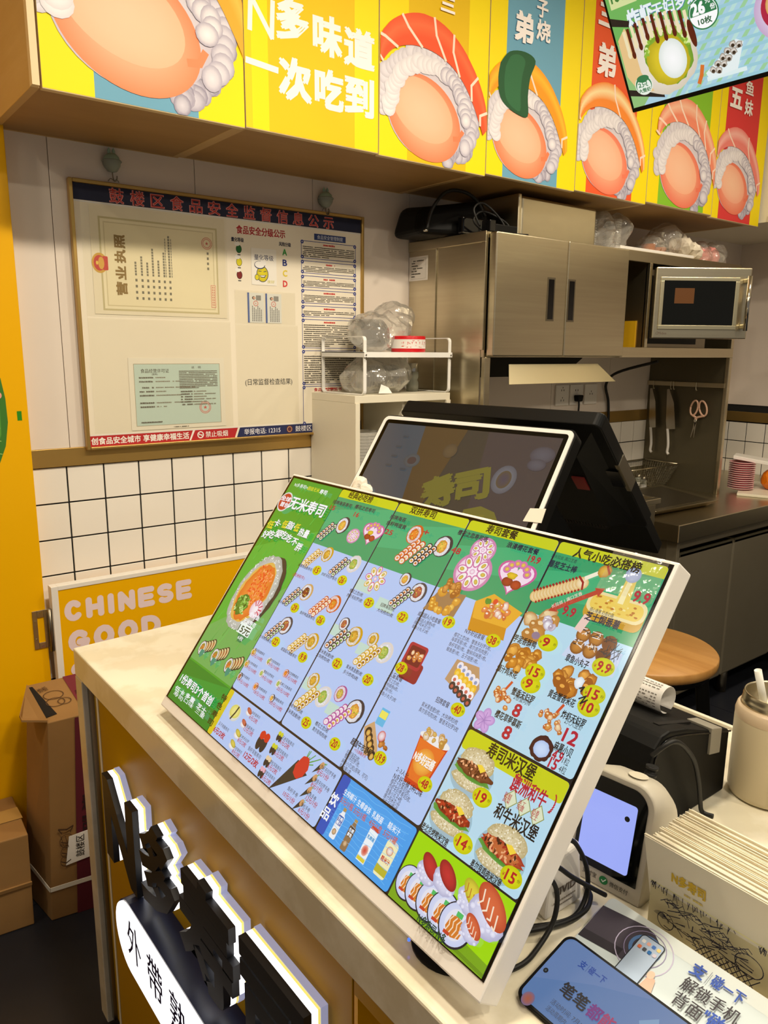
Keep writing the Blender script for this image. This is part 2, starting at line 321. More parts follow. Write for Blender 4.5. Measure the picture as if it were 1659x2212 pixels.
# ------------------------------------------------------------------ artwork of the big menu screen (plane coordinates in metres)
MENU_TEXT = [
(0.0324,0.0736,0.4237,0.0075,'w','N多寿司×',1),
(0.0745,0.1093,0.4235,0.0075,'y','超级无米',1),
(0.1115,0.1316,0.4229,0.0085,'w','寿司',1),
(0.0486,0.1521,0.3919,0.023,'w','无米寿司',2),
(0.0171,0.0462,0.3949,0.009,'w','全球',1),
(0.0235,0.0495,0.3843,0.009,'w','首创',1),
(0.0198,0.0387,0.3437,0.014,'y','低',2),
(0.0372,0.0570,0.3499,0.014,'w','卡·',2),
(0.0613,0.0759,0.3520,0.014,'y','低',2),
(0.0757,0.0994,0.3533,0.014,'w','脂·',2),
(0.0984,0.1126,0.3532,0.014,'y','低',2),
(0.1164,0.1448,0.3484,0.014,'w','热量',2),
(0.0225,0.0406,0.3252,0.014,'w','好',2),
(0.0384,0.0563,0.3286,0.014,'w','吃',2),
(0.0566,0.0741,0.3338,0.014,'w','爱',2),
(0.0732,0.0903,0.3347,0.014,'w','吃',2),
(0.0916,0.1083,0.3323,0.014,'w','吃',2),
(0.1113,0.1276,0.3303,0.014,'w','不',2),
(0.1300,0.1460,0.3246,0.014,'w','胖',2),
(0.1093,0.1405,0.1978,0.008,'w','金枪鱼',1),
(0.1033,0.1403,0.1856,0.008,'w','无米寿司',1),
(0.1019,0.1363,0.1721,0.014,'dg','15元',1),
(0.1131,0.1287,0.1585,0.007,'w','6枚',1),
(0.0259,0.1398,0.0565,0.015,'w','1份寿司3个首创',2),
(0.0257,0.0597,0.0383,0.008,'w','低卡',1),
(0.0294,0.0627,0.0306,0.007,'w','寿司',1),
(0.0646,0.0969,0.0402,0.008,'w','多重',1),
(0.0680,0.0997,0.0327,0.007,'w','口味',1),
(0.1078,0.1384,0.0396,0.008,'w','芝士',1),
(0.1110,0.1410,0.0323,0.007,'w','三重',1),
(0.0347,0.0500,0.1081,0.007,'w','15',1),
(0.0780,0.0926,0.1073,0.007,'w','15',1),
(0.1288,0.1424,0.1076,0.007,'w','15',1),
(0.1881,0.2478,0.4298,0.0115,'k2','经典必吃榜',1),
(0.1593,0.2087,0.4121,0.0068,'n','招牌海苔寿司',1),
(0.2172,0.2660,0.4136,0.0068,'n','樱花之恋寿司',1),
(0.1597,0.1730,0.4017,0.01,'r','15',1),
(0.2246,0.2362,0.4013,0.01,'r','16',1),
(0.1611,0.1990,0.2989,0.0052,'k','麻薯黄金脆寿司',1),
(0.2255,0.2636,0.2995,0.0052,'k','炸虾天妇罗寿司',1),
(0.1615,0.1826,0.2355,0.0052,'k','和牛寿司',1),
(0.2253,0.2628,0.2353,0.0052,'k','鱼籽鸭蛋黄寿司',1),
(0.1634,0.1979,0.1768,0.0052,'k','大块烤肉寿司',1),
(0.2276,0.2682,0.1769,0.0052,'k','咸蛋超人爆脆寿司',1),
(0.1607,0.1932,0.2827,0.006,'r','(澳洲和牛)',1),
(0.1711,0.1983,0.1564,0.0045,'k','紫米黑金脆寿司',1),
(0.1691,0.2010,0.1481,0.0062,'r','15元/10枚',1),
(0.2167,0.2439,0.1553,0.0045,'k','奥尔良鸡肉寿司',1),
(0.2163,0.2481,0.1492,0.0062,'r','19元/10枚',1),
(0.2669,0.2947,0.1540,0.0045,'k','老北京烤鸭寿司',1),
(0.2668,0.2974,0.1477,0.0062,'r','15元/10枚',1),
(0.1710,0.1974,0.1360,0.0045,'k','多汁炸鸡寿司',1),
(0.1711,0.2026,0.1283,0.0062,'r','19元/10枚',1),
(0.2177,0.2450,0.1367,0.0045,'k','蟹香天妇罗寿司',1),
(0.2183,0.2483,0.1290,0.0062,'r','19元/10枚',1),
(0.2646,0.2948,0.1356,0.0045,'k','炙烤三文鱼寿司',1),
(0.2645,0.2963,0.1278,0.0062,'r','25元/10枚',1),
(0.1700,0.1954,0.1150,0.0045,'k','蔬菜牛肉寿司',1),
(0.1699,0.2019,0.1063,0.0062,'r','19元/10枚',1),
(0.2192,0.2481,0.1136,0.0045,'k','奥尔良烤鸡寿司',1),
(0.2201,0.2510,0.1057,0.0062,'r','18元/10枚',1),
(0.2655,0.2933,0.1145,0.0045,'k','炙烤鳗鱼寿司',1),
(0.2648,0.2979,0.1066,0.0062,'r','30元/10枚',1),
(0.3365,0.3884,0.4299,0.0115,'k2','双拼寿司',1),
(0.3039,0.3380,0.4125,0.0068,'n','招牌海苔',1),
(0.3031,0.3457,0.4023,0.0068,'n','鱼籽鸭蛋黄',1),
(0.3095,0.3259,0.3894,0.01,'r','25',1),
(0.3817,0.3927,0.4038,0.012,'r','+',1),
(0.3027,0.3330,0.2931,0.0056,'k','樱花之恋5枚',1),
(0.3023,0.3376,0.2856,0.0056,'k','炸虾天妇罗5枚',1),
(0.3742,0.4039,0.2914,0.0056,'k','招牌海苔5枚',1),
(0.3733,0.4059,0.2835,0.0056,'k','大块烤肉5枚',1),
(0.3067,0.3409,0.2011,0.0056,'k','紫米黑金脆5枚',1),
(0.3054,0.3371,0.1944,0.0056,'k','大块烤肉5枚',1),
(0.3722,0.4060,0.2000,0.0056,'k','紫米黑金脆5枚',1),
(0.3717,0.4030,0.1924,0.0056,'k','多汁炸鸡5枚',1),
(0.3055,0.3384,0.1193,0.0056,'k','炸虾天妇罗5枚',1),
(0.3061,0.3402,0.1116,0.0056,'k','紫米黑金脆5枚',1),
(0.3709,0.3999,0.1186,0.0056,'k','樱花之恋5枚',1),
(0.3711,0.4029,0.1112,0.0056,'k','奥尔良鸡肉5枚',1),
(0.4838,0.5336,0.4294,0.0115,'k2','寿司套餐',1),
(0.4412,0.4934,0.4155,0.0072,'n','樱花之恋寿司塔',1),
(0.4457,0.4611,0.3909,0.011,'r','48',1),
(0.5256,0.5736,0.4161,0.0075,'n','浪漫樱花套餐',1),
(0.5642,0.5811,0.4065,0.011,'r','19.9',1),
(0.4451,0.4862,0.2994,0.0066,'k','咸蛋超人小吃套餐',1),
(0.4463,0.4809,0.2927,0.0052,'k','咸蛋超人爆脆6枚',0),
(0.4459,0.4760,0.2875,0.0052,'k','爆汁鸡米花1份',0),
(0.4460,0.4754,0.2819,0.0052,'k','章鱼小丸子2枚',0),
(0.5277,0.5584,0.3013,0.0066,'k','N多好运套餐',1),
(0.5149,0.5745,0.2925,0.0055,'k','樱花之恋5枚、蟹香天妇罗5枚、',0),
(0.5143,0.5730,0.2864,0.0055,'k','海草军舰1枚、奥尔良鸡肉匣1',0),
(0.5144,0.5748,0.2801,0.0055,'k','鱼籽军舰1枚、蟹柳风味匣1枚、',0),
(0.5146,0.5662,0.2736,0.0055,'k','鲅鱼匣1枚、玉子烧匣1枚、',0),
(0.4495,0.4739,0.2175,0.0072,'k','儿童套餐',1),
(0.4494,0.4735,0.2105,0.0052,'k','樱花之恋3枚、',0),
(0.4490,0.4754,0.2047,0.0052,'k','黄桃细卷6枚、',0),
(0.4496,0.4691,0.1991,0.0052,'k','鸡排1份、',0),
(0.4485,0.4799,0.1926,0.0052,'k','章鱼小丸子2枚',0),
(0.5351,0.5566,0.2164,0.0072,'k','招牌套餐',1),
(0.5192,0.5781,0.2044,0.0058,'k','紫米黑金脆5枚、大块烤肉5枚',0),
(0.5189,0.5830,0.1978,0.0058,'k','奥尔良鸡肉5枚、蟹香天妇罗5枚',0),
(0.4445,0.4837,0.1259,0.0085,'k','超值午市套餐',1),
(0.4460,0.4724,0.1122,0.0058,'k','招牌海苔5枚、',0),
(0.4460,0.4761,0.1072,0.0058,'k','蟹香天妇罗1枚、',0),
(0.4455,0.4964,0.1007,0.0058,'k','麻薯小贝2粒(原味、可可)',0),
(0.4458,0.4683,0.0944,0.0058,'k','乳酸菌1盒',0),
(0.5298,0.5497,0.1284,0.0062,'k','2–3人份',0),
(0.5301,0.5780,0.1206,0.0074,'k','N多好运桶 5种口味',1),
(0.5301,0.5629,0.1142,0.006,'k','樱花之恋寿司5枚、',0),
(0.5303,0.5676,0.1086,0.006,'k','炸虾天妇罗寿司5枚、',0),
(0.5304,0.5565,0.1030,0.006,'k','章鱼小丸子4枚',0),
(0.5304,0.5566,0.0973,0.006,'k','爆汁鸡米花1份',0),
(0.5308,0.5563,0.0915,0.006,'k','炸虾天妇罗2根',0),
(0.4561,0.4784,0.1193,0.0045,'r','+1元换椰多多',1),
(0.6183,0.7013,0.4271,0.0125,'k2','人气小吃必搭榜',1),
(0.5926,0.6269,0.4168,0.0048,'n','超长拉丝 满口芝香',0),
(0.5935,0.6316,0.4074,0.0088,'n','爆浆芝士棒',1),
(0.6379,0.6534,0.3613,0.014,'r','9.9',1),
(0.7070,0.7244,0.3976,0.016,'r','9.9',1),
(0.6673,0.6961,0.3711,0.0048,'n','细心番薯 奶香奶酪',0),
(0.6663,0.7065,0.3633,0.0098,'n','芝士焗番薯',1),
(0.5958,0.6265,0.3145,0.0085,'k','芋泥香酥鸭',1),
(0.6662,0.6938,0.3150,0.0085,'k','章鱼小丸子',1),
(0.5931,0.6216,0.2774,0.0085,'k','爆汁鸡米花',1),
(0.6660,0.6983,0.2746,0.0085,'k','黄金蟹香米花',1),
(0.6242,0.6537,0.2611,0.0085,'k','蟹香天妇罗',1),
(0.6176,0.6525,0.2324,0.0085,'k','樱花草莓慕斯',1),
(0.6898,0.7174,0.2610,0.0085,'k','炸虾天妇罗',1),
(0.6297,0.6522,0.2566,0.0068,'k','2根蟹肉棒',0),
(0.6960,0.7169,0.2566,0.0072,'k','2只大整虾',0),
(0.6360,0.6453,0.2445,0.018,'r','8',2),
(0.6365,0.6460,0.2197,0.018,'r','8',2),
(0.7016,0.7168,0.2439,0.018,'r','12',2),
(0.6968,0.7183,0.2303,0.0095,'k','麻薯小贝',1),
(0.6994,0.7108,0.2224,0.014,'r','4.9',1),
(0.6997,0.7089,0.2141,0.014,'r','15',1),
(0.7118,0.7193,0.2214,0.0075,'k','1粒',0),
(0.7118,0.7200,0.2131,0.0075,'k','4粒',0),
(0.6292,0.6916,0.1967,0.016,'k2','寿司米汉堡',2),
(0.6717,0.7145,0.1806,0.0165,'r','澳洲和牛',2),
(0.6678,0.7203,0.1494,0.015,'k','和牛米汉堡',2),
(0.6702,0.6788,0.1666,0.0055,'r','新鲜',1),
(0.6705,0.6790,0.1621,0.0055,'r','蔬菜',1),
(0.6879,0.6961,0.1670,0.0055,'r','手工',1),
(0.6881,0.6963,0.1626,0.0055,'r','现做',1),
(0.7053,0.7132,0.1666,0.0055,'r','奶香',1),
(0.7055,0.7134,0.1623,0.0055,'r','芝士',1),
(0.5959,0.6351,0.0955,0.008,'k','老北京烤鸭米汉堡',1),
(0.6686,0.7079,0.0947,0.008,'k','奥尔良鸡肉米汉堡',1),
(0.1547,0.1699,0.0725,0.0095,'k2','特',2),
(0.1546,0.1698,0.0593,0.0095,'k2','色',2),
(0.1536,0.1687,0.0458,0.0095,'k2','寿',2),
(0.1542,0.1692,0.0330,0.0095,'k2','司',2),
(0.1822,0.2125,0.0404,0.0052,'k','玉子烧握寿司',0),
(0.2410,0.2627,0.0808,0.0045,'k','鲜虾握寿司',0),
(0.2396,0.2649,0.0620,0.0045,'k','鲅鱼握寿司',0),
(0.2418,0.2670,0.0462,0.0045,'k','炙烤天妇罗',0),
(0.2441,0.2648,0.0291,0.0045,'k','炸虾握寿司',0),
(0.2724,0.3060,0.0406,0.006,'k','鱼籽军舰寿司',0),
(0.3255,0.3539,0.0794,0.0052,'k','玉米军舰寿司',0),
(0.3261,0.3536,0.0636,0.0052,'k','海草军舰寿司',0),
(0.3273,0.3541,0.0455,0.0052,'k','蟹松军舰寿司',0),
(0.3269,0.3526,0.0311,0.0052,'k','蟹香军舰寿司',0),
(0.3828,0.4057,0.0348,0.0055,'k','鱼籽手卷',0),
(0.4178,0.4492,0.0799,0.0055,'k','炸虾天妇罗手卷',0),
(0.4187,0.4503,0.0630,0.0055,'k','蟹香天妇罗手卷',0),
(0.4175,0.4371,0.0457,0.0055,'k','鲅鱼手卷',0),
(0.4182,0.4368,0.0306,0.0055,'k','蟹松手卷',0),
(0.1783,0.2112,0.0299,0.009,'r','6元/2枚',1),
(0.2405,0.2624,0.0742,0.0068,'r','6元/2枚',1),
(0.2420,0.2670,0.0571,0.0068,'r','12元/2枚',1),
(0.2423,0.2652,0.0400,0.0068,'r','8元/2枚',1),
(0.2435,0.2640,0.0235,0.0068,'r','8元/2枚',1),
(0.2708,0.3080,0.0308,0.01,'r','12元/2枚',1),
(0.3259,0.3481,0.0737,0.007,'r','6元/2枚',1),
(0.3270,0.3493,0.0579,0.007,'r','6元/2枚',1),
(0.3277,0.3503,0.0396,0.007,'r','6元/2枚',1),
(0.3272,0.3493,0.0243,0.007,'r','6元/2枚',1),
(0.3798,0.4055,0.0265,0.007,'r','10元/1份',1),
(0.4164,0.4396,0.0733,0.007,'r','8元/1份',1),
(0.4171,0.4396,0.0568,0.007,'r','8元/1份',1),
(0.4202,0.4440,0.0404,0.007,'r','12元/1份',1),
(0.4183,0.4411,0.0243,0.007,'r','6元/1份',1),
(0.4575,0.4714,0.0591,0.014,'w','饮',2),
(0.4554,0.4695,0.0413,0.014,'w','品',2),
(0.4728,0.4967,0.0735,0.0075,'w','生榨椰汁',1),
(0.4742,0.4976,0.0645,0.0078,'o','5元/1瓶',1),
(0.4993,0.5238,0.0734,0.0075,'w','生椰拿铁',1),
(0.5004,0.5222,0.0645,0.0078,'o','5元/1瓶',1),
(0.5275,0.5459,0.0734,0.0075,'w','乳酸菌',1),
(0.5286,0.5501,0.0649,0.0078,'o','4元/1盒',1),
(0.5547,0.5744,0.0748,0.0075,'w','糙米汁',1),
(0.5538,0.5756,0.0657,0.0078,'o','5元/1罐',1),
(0.6411,0.6796,0.0230,0.0095,'dg','N多寿司 N多',2),
]
MENU_PRICES = [
(0.2109,0.3012,'15'),
(0.2766,0.3016,'26'),
(0.2083,0.2372,'29'),
(0.2769,0.2375,'26'),
(0.2076,0.1808,'22'),
(0.2817,0.1813,'9.9'),
(0.3515,0.2870,'25'),
(0.4227,0.2870,'22'),
(0.3532,0.1967,'22'),
(0.4199,0.1978,'20'),
(0.3546,0.1119,'25'),
(0.4212,0.1110,'20'),
(0.4979,0.3029,'19'),
(0.5714,0.3024,'38'),
(0.4629,0.2294,'28'),
(0.5701,0.2170,'40'),
(0.4996,0.1275,'19.9'),
(0.5752,0.1314,'48'),
(0.6385,0.3219,'9'),
(0.7093,0.3189,'9.9'),
(0.6402,0.2881,'15'),
(0.6415,0.2747,'9'),
(0.7127,0.2907,'15'),
(0.7132,0.2771,'10'),
(0.6480,0.1517,'19'),
(0.6510,0.1044,'14'),
(0.7141,0.1053,'15'),
]
MENU_FOOD = [
('bigroll',0.0831,0.2305,0.062),
('rolls3',0.0295,0.1131,0.012),
('rolls3',0.0747,0.1140,0.012),
('rolls3',0.1230,0.1143,0.012),
('row',0.1739,0.3654,0.018),
('roll_d',0.2054,0.3799,0.022),
('heart',0.2793,0.3825,0.03),
('plate',0.2426,0.3696,0.018),
('rowy',0.1751,0.3181,0.018),
('roll_y',0.2074,0.3297,0.019),
('row',0.2466,0.3203,0.018),
('roll_w',0.2755,0.3299,0.021),
('row',0.1792,0.2522,0.018),
('roll_m',0.2075,0.2651,0.021),
('rowo',0.2510,0.2566,0.019),
('roll_o',0.2787,0.2659,0.021),
('row',0.1812,0.1950,0.018),
('roll_s',0.2021,0.2077,0.022),
('rowy',0.2482,0.1961,0.018),
('roll_y',0.2764,0.2055,0.02),
('roll_y',0.1636,0.1508,0.009),
('roll_w',0.2096,0.1514,0.009),
('roll_o',0.2595,0.1501,0.009),
('roll_y',0.1629,0.1309,0.009),
('roll_w',0.2085,0.1316,0.009),
('roll_w',0.2558,0.1327,0.009),
('roll_s',0.1636,0.1104,0.009),
('roll_o',0.2111,0.1113,0.009),
('roll_d',0.2590,0.1113,0.009),
('roll_o',0.3623,0.3974,0.022),
('rowo',0.3668,0.3750,0.022),
('rowd',0.3933,0.3754,0.02),
('roll_d',0.4220,0.3919,0.024),
('flower',0.3345,0.3212,0.028),
('roll_d',0.3885,0.3346,0.015),
('row',0.3959,0.3116,0.018),
('roll_s',0.4214,0.3242,0.021),
('roll_s',0.3214,0.2474,0.015),
('row',0.3220,0.2261,0.02),
('roll_y',0.3515,0.2380,0.022),
('roll_y',0.3877,0.2454,0.015),
('rowy',0.3898,0.2249,0.02),
('roll_w',0.4177,0.2365,0.022),
('roll_y',0.3206,0.1613,0.017),
('rowy',0.3234,0.1385,0.02),
('roll_w',0.3537,0.1502,0.022),
('roll_p',0.3813,0.1651,0.017),
('rowp',0.3936,0.1412,0.02),
('roll_d',0.4195,0.1557,0.024),
('plate',0.4901,0.4021,0.026),
('plate',0.4907,0.3720,0.038),
('heart',0.5542,0.3821,0.036),
('pile_y',0.4734,0.3309,0.032),
('box_y',0.5524,0.3291,0.036),
('bento',0.4739,0.2420,0.03),
('tray',0.5573,0.2460,0.034),
('boat',0.4747,0.1414,0.03),
('bucket',0.5561,0.1566,0.036),
('stick',0.6237,0.3851,0.05),
('tin',0.6914,0.3863,0.045),
('pile_b',0.6174,0.3352,0.028),
('balls',0.6887,0.3365,0.034),
('pile_g',0.6167,0.2946,0.026),
('pile_o',0.6834,0.2931,0.027),
('tempura',0.6112,0.2497,0.022),
('sakura',0.6048,0.2202,0.018),
('tempura',0.6796,0.2499,0.022),
('mochi',0.6822,0.2218,0.02),
('burger',0.6209,0.1691,0.034),
('burger_r',0.6201,0.1220,0.034),
('burger_b',0.6908,0.1186,0.036),
('egg',0.1987,0.0645,0.014),
('nig',0.2282,0.0776,0.008),
('nig',0.2304,0.0603,0.008),
('nigy',0.2299,0.0437,0.009),
('nigy',0.2310,0.0281,0.009),
('ship',0.2882,0.0595,0.018),
('ship_g',0.3156,0.0776,0.009),
('ship_g',0.3163,0.0600,0.01),
('ship_w',0.3174,0.0428,0.01),
('ship_p',0.3177,0.0274,0.01),
('cone',0.3732,0.0523,0.03),
('cone_s',0.4120,0.0771,0.009),
('cone_s',0.4106,0.0604,0.009),
('cone_s',0.4123,0.0451,0.009),
('cone_s',0.4106,0.0276,0.009),
('bottle_w',0.4835,0.0401,0.018),
('bottle_b',0.5070,0.0380,0.018),
('carton',0.5376,0.0425,0.02),
('can',0.5694,0.0452,0.022),
('lroll',0.6091,0.0405,0.017),
('lroll',0.6257,0.0410,0.018),
('lroll',0.6438,0.0407,0.0185),
('lroll',0.6623,0.0406,0.019),
('lroll',0.6808,0.0395,0.02),
('lnig_r',0.6260,0.0644,0.017),
('lnig_r',0.6492,0.0680,0.018),
('lnig_y',0.6842,0.0687,0.018),
('lnig_s',0.7076,0.0692,0.026),
('lnig_s',0.6992,0.0468,0.014),
]
INK = {'k': '101418', 'k2': '2a2410', 'w': 'f2f6fa', 'y': 'e6dc30', 'n': '101c3c', 'r': 'b01c34', 'o': 'c8502c', 'dg': '10402c'}
def roll(a, x, y, r, rim, rice, fill, fill2, seed=0, asp=1.05, tail=None):
    rg = random.Random(seed+int(x*5000)+int(y*7000)); L0 = a.h
    if tail:
        a.ell(x+r*.22, y+r*.10, r*.98, r*asp*.98, tail, ang=.15, n=20)
    a.ell(x, y, r, r*asp, rim, ang=.1, n=26, wob=.03, seed=seed); a.ell(x, y, r*.90, r*.90*asp, rice, 'cfd0d8', ang=.1, n=26, wob=.04, seed=seed+1)
    for k in range(int(14+900*r)): an = rg.random()*6.28; q = .62+.24*rg.random(); a.ell(x+r*q*cos(an), y+r*asp*q*sin(an), r*.07, r*.045, ('f4f4f2', 'dcdce0')[k % 2], ang=rg.random()*3, n=6, bump=(k % 40 == 0))
    a.ell(x, y, r*.58, r*.62*asp, fill, fill2, n=20, wob=.06, seed=seed+2); a.h += 1
    for k in range(int(12+700*r)):
        an = rg.random()*6.28; q = .52*math.sqrt(rg.random()); c = rg.choice((fill, fill2, 'f0d060', 'd8a040', '7cae3c'))
        a.ell(x+r*q*cos(an), y+r*asp*q*sin(an), r*(.06+.08*rg.random()), r*.05, c, ang=rg.random()*3, n=6, bump=False)
def rowp(a, x, y, s, rim, c1, c2, n=6, dx=.20, dy=.26, plate=None):
    if plate: a.poly([(x-s*.62, y-s*.75), (x+s*.18, y-s*.85), (x+s*.72, y+s*.70), (x-s*.10, y+s*.80)], plate)
    for j in (0, 1):
        for i in range(n-1, -1, -1):
            px_, py_ = x-s*.42+i*s*dx*.75+j*s*.42, y-s*.58+i*s*dy*.85-j*s*.08
            a.ell(px_, py_, s*.225, s*.20, rim, n=12); a.ell(px_-s*.012, py_-s*.014, s*.165, s*.14, 'ece8e6', n=10); a.ell(px_-s*.01, py_-s*.012, s*.10, s*.08, c1 if j == 0 else c2, n=8)
        a.h -= 2*n
    a.h += 4
FILL = {'roll_d': ('2c2c38', 'e8c050', 'c87830', '343038'), 'roll_y': ('c89a1c', 'e0b040', 'a87820', 'd8b838'), 'roll_w': ('d8d0c8', 'b8c868', '7c9c3c', 'e8e4e0'), 'roll_m': ('c8a060', '8a3828', '4c2420', 'e0c890'),
        'roll_o': ('c85a1c', 'e88a2c', 'c85818', 'e8884c'), 'roll_s': ('404048', 'b86048', '8a3c30', 'dcd8dc'), 'roll_p': ('a84c8c', 'e0c860', 'a8783c', 'd890c0')}
def blobs(a, x, y, s, cols, n=16, r=.22, sq=.8, seed=1):
    rg = random.Random(seed+int(x*3000)); L = sorted([(y+(rg.random()-.45)*s*1.25*sq, x+(rg.random()-.5)*s*1.5) for _ in range(n)], reverse=True)
    for k, (py_, px_) in enumerate(L):
        if ((px_-x)/(s*.8))**2+((py_-y)/(s*.66))**2 > 1: px_, py_ = x+(px_-x)*.6, y+(py_-y)*.6
        q = r*(.7+.6*rg.random()); a.ell(px_, py_, s*q, s*q*.85, cols[k % len(cols)], cols[-1], ang=rg.random()*3, n=12, wob=.12, seed=k); a.h += .02
        a.ell(px_-s*q*.25, py_+s*q*.25, s*q*.35, s*q*.22, cols[0], n=8, bump=False)
def burger(a, x, y, s, meat, sauce, seed=3):
    rg = random.Random(seed); RC = ('e8e0c4', 'd8ccA4'.lower(), 'c8b88c')
    def grains(cx, cy, rx, ry, n):
        a.ell(cx, cy, rx, ry, 'dccfa8', 'b8a878', ang=0, n=28, wob=.05, seed=seed)
        a.h += 1
        for k in range(n):
            an = rg.random()*6.28; q = math.sqrt(rg.random())*.96; a.ell(cx+rx*q*cos(an), cy+ry*q*sin(an)-.35*0, s*.035, s*.02, rg.choice(('f2ecd6', 'e4d8b8', 'cfc098', 'b4a070')), ang=rg.random()*3, n=6, bump=False)
    a.ell(x, y-s*.15, s*1.0, s*.8, 'a8b0b0', '98bccc', n=24)
    grains(x-s*.02, y-s*.40, s*.84, s*.30, 150)
    a.ell(x+.0, y-s*.14, s*.92, s*.20, '3c7a2c', '5c9c3c', ang=-.06, n=22, wob=.10, seed=4)
    grains(x+s*.02, y+s*.34, s*.80, s*.48, 190)
    a.ell(x+.02*s, y+s*.02, s*.92, s*.25, meat, sauce, ang=-.06, n=26, wob=.12, seed=seed); a.h += 1
    for k in range(60):
        an = rg.random()*6.28; q = math.sqrt(rg.random()); u_, v_ = s*.78*q*cos(an), s*.22*q*sin(an); a.ell(x+u_+v_*.1, y+.03*s-u_*.08+v_, s*(.05+.05*rg.random()), s*.04, rg.choice((meat, sauce, 'e8a878', '3c1810')), ang=rg.random()*3, n=8, bump=False)
    a.poly([(x+s*.05, y+s*.28), (x+s*.34, y+s*.06), (x+s*.52, y+s*.22), (x+s*.26, y+s*.34)], 'f0d040')
def food(a, k, x, y, s):
    rg = random.Random(int(x*10000+y*3000))
    if k in FILL: f = FILL[k]; roll(a, x, y, s*.52, f[0], f[3] if k in ('roll_o', 'roll_y', 'roll_p', 'roll_w') else 'e6e6ea', f[1], f[2], tail=f[0])
    elif k == 'bigroll':
        a.ell(x+s*.20, y+s*.04, s*.80, s*1.12, '3a3c40', '22262a', ang=-.25, n=40, wob=.02); a.ell(x, y, s*.84, s*1.14, 'dcdcd4', 'a8acA4'.lower(), ang=-.25, n=44, wob=.03)
        a.h += 1
        for q in range(160): an = rg.random()*6.28; e = .84+.13*rg.random(); a.ell(x+s*.84*e*cos(an), y+s*1.14*e*sin(an), .0016, .0010, rg.choice(('f2f2ee', 'c8ccc4')), ang=rg.random()*3, n=6, bump=False)
        a.ell(x-.002, y, s*.66, s*.92, 'e8c878', 'd8b050', ang=-.25, n=36, wob=.04, seed=2); a.ell(x-.001, y, s*.60, s*.85, 'e8903c', 'd87028', ang=-.25, n=36, wob=.05, seed=9)
        for q in range(260):
            px_, py_ = x+s*.52*(rg.random()-.40)*1.5, y+s*.72*(rg.random()-.30)*1.6
            if ((px_-x)/(s*.58))**2+((py_-y)/(s*.82))**2 < 1: a.ell(px_, py_, .0015+.0025*rg.random(), .0013, rg.choice(('e85a28', 'f0884c', 'd84018', 'f4b070', 'e06830')), ang=rg.random()*3, n=7, bump=(q % 60 == 0))
        a.ell(x-s*.22, y-s*.42, s*.30, s*.30, '5a8c30', '3c6c24', n=22, wob=.12); a.h += 1
        for q in range(50): a.ell(x-s*.22+s*.25*(rg.random()*2-1), y-s*.42+s*.22*(rg.random()*2-1), .0028, .0016, rg.choice(('a8d070', '7cb848', '2c5c1c', 'c8e090')), ang=rg.random()*3, n=7, bump=False)
        # curled shrimp garnish in place of the printed mascot
        a.ell(x+s*.50, y-s*.36, s*.27, s*.25, 'f2f0f4', 'e0b8c4', n=26)
        for q in range(7): an = radians(-60+q*32); a.line([(x+s*.50+s*.10*cos(an), y-s*.36+s*.10*sin(an)), (x+s*.50+s*.25*cos(an), y-s*.36+s*.24*sin(an))], .0022, 'c84060')
    elif k == 'rolls3':
        for i in range(4, 0, -1): a.ell(x+s*(.10+.50*i), y+s*.26*i, s*.66, s*.95, '332e28', n=18); a.ell(x+s*(.04+.50*i), y+s*.26*i, s*.52, s*.78, 'd8c890', n=18); a.ell(x+s*(.02+.50*i), y+s*.26*i, s*.30, s*.5, 'c87848', n=12); a.h -= 1
        a.h += 2; roll(a, x, y, s*.85, '2c2820', 'e0d0a0', 'd85a30', '5a9038', asp=1.25)
    elif k == 'row': rowp(a, x, y, s, '34343c', 'c8783c', '6c9a3c')
    elif k == 'rowd': rowp(a, x, y, s, '22242c', 'd8a040', 'c87030')
    elif k == 'rowy': rowp(a, x, y, s, 'c89c28', 'e8d080', '8c5c28')
    elif k == 'rowo': rowp(a, x, y, s, 'c05420', 'e89050', 'e8c890')
    elif k == 'rowp': rowp(a, x, y, s, 'b0549c', 'e8c8e0', 'd8b050')
    elif k == 'heart':
        P = [(x+s*.060*16*sin(t)**3, y+s*.050*(13*cos(t)-5*cos(2*t)-2*cos(3*t)-cos(4*t))) for t in [2*pi*i/36 for i in range(36)]]
        a.poly(P, 'c85a98'); a.poly([(x+(p[0]-x)*.88, y+(p[1]-y)*.88) for p in P], 'f0d8e8')
        for i in range(6): an = radians(10+i*32); a.ell(x+s*.52*cos(an), y+s*.12+s*.42*sin(an), s*.20, s*.17, 'd880b8', 'c86aa8', n=14); a.ell(x+s*.52*cos(an), y+s*.12+s*.42*sin(an), s*.11, s*.09, 'e8c860', 'c89a40', n=10)
        a.ell(x-s*.22, y-s*.30, s*.28, s*.20, 'a84020', '7c2c18', n=14); a.ell(x+s*.24, y-s*.34, s*.26, s*.2, 'b84828', '8c3018', n=14); a.ell(x-s*.12, y-s*.02, s*.26, s*.15, 'e8c030', 'b8a020', n=14, wob=.15)
    elif k in ('plate', 'flower'):
        if k == 'plate': a.ell(x, y, s, s*.86, 'e0b0cc', 'c87aa8', n=34); a.ell(x, y, s*.86, s*.72, 'f4eaf2', 'e8c8dc', n=30)
        for i in range(8):
            an = radians(i*45); cx, cy = x+s*.56*cos(an), y+s*.48*sin(an); c = ('c85a98', 'd8b040')[i % 2] if k == 'flower' else 'c86aa4'
            a.ell(cx, cy, s*.30, s*.20, c, ang=an, n=16); a.ell(cx, cy, s*.24, s*.15, 'f0ece8', ang=an, n=14); a.ell(cx+s*.04*cos(an), cy+s*.04*sin(an), s*.13, s*.09, 'e0c050', 'a8984c', ang=an, n=12); a.h -= 2.9
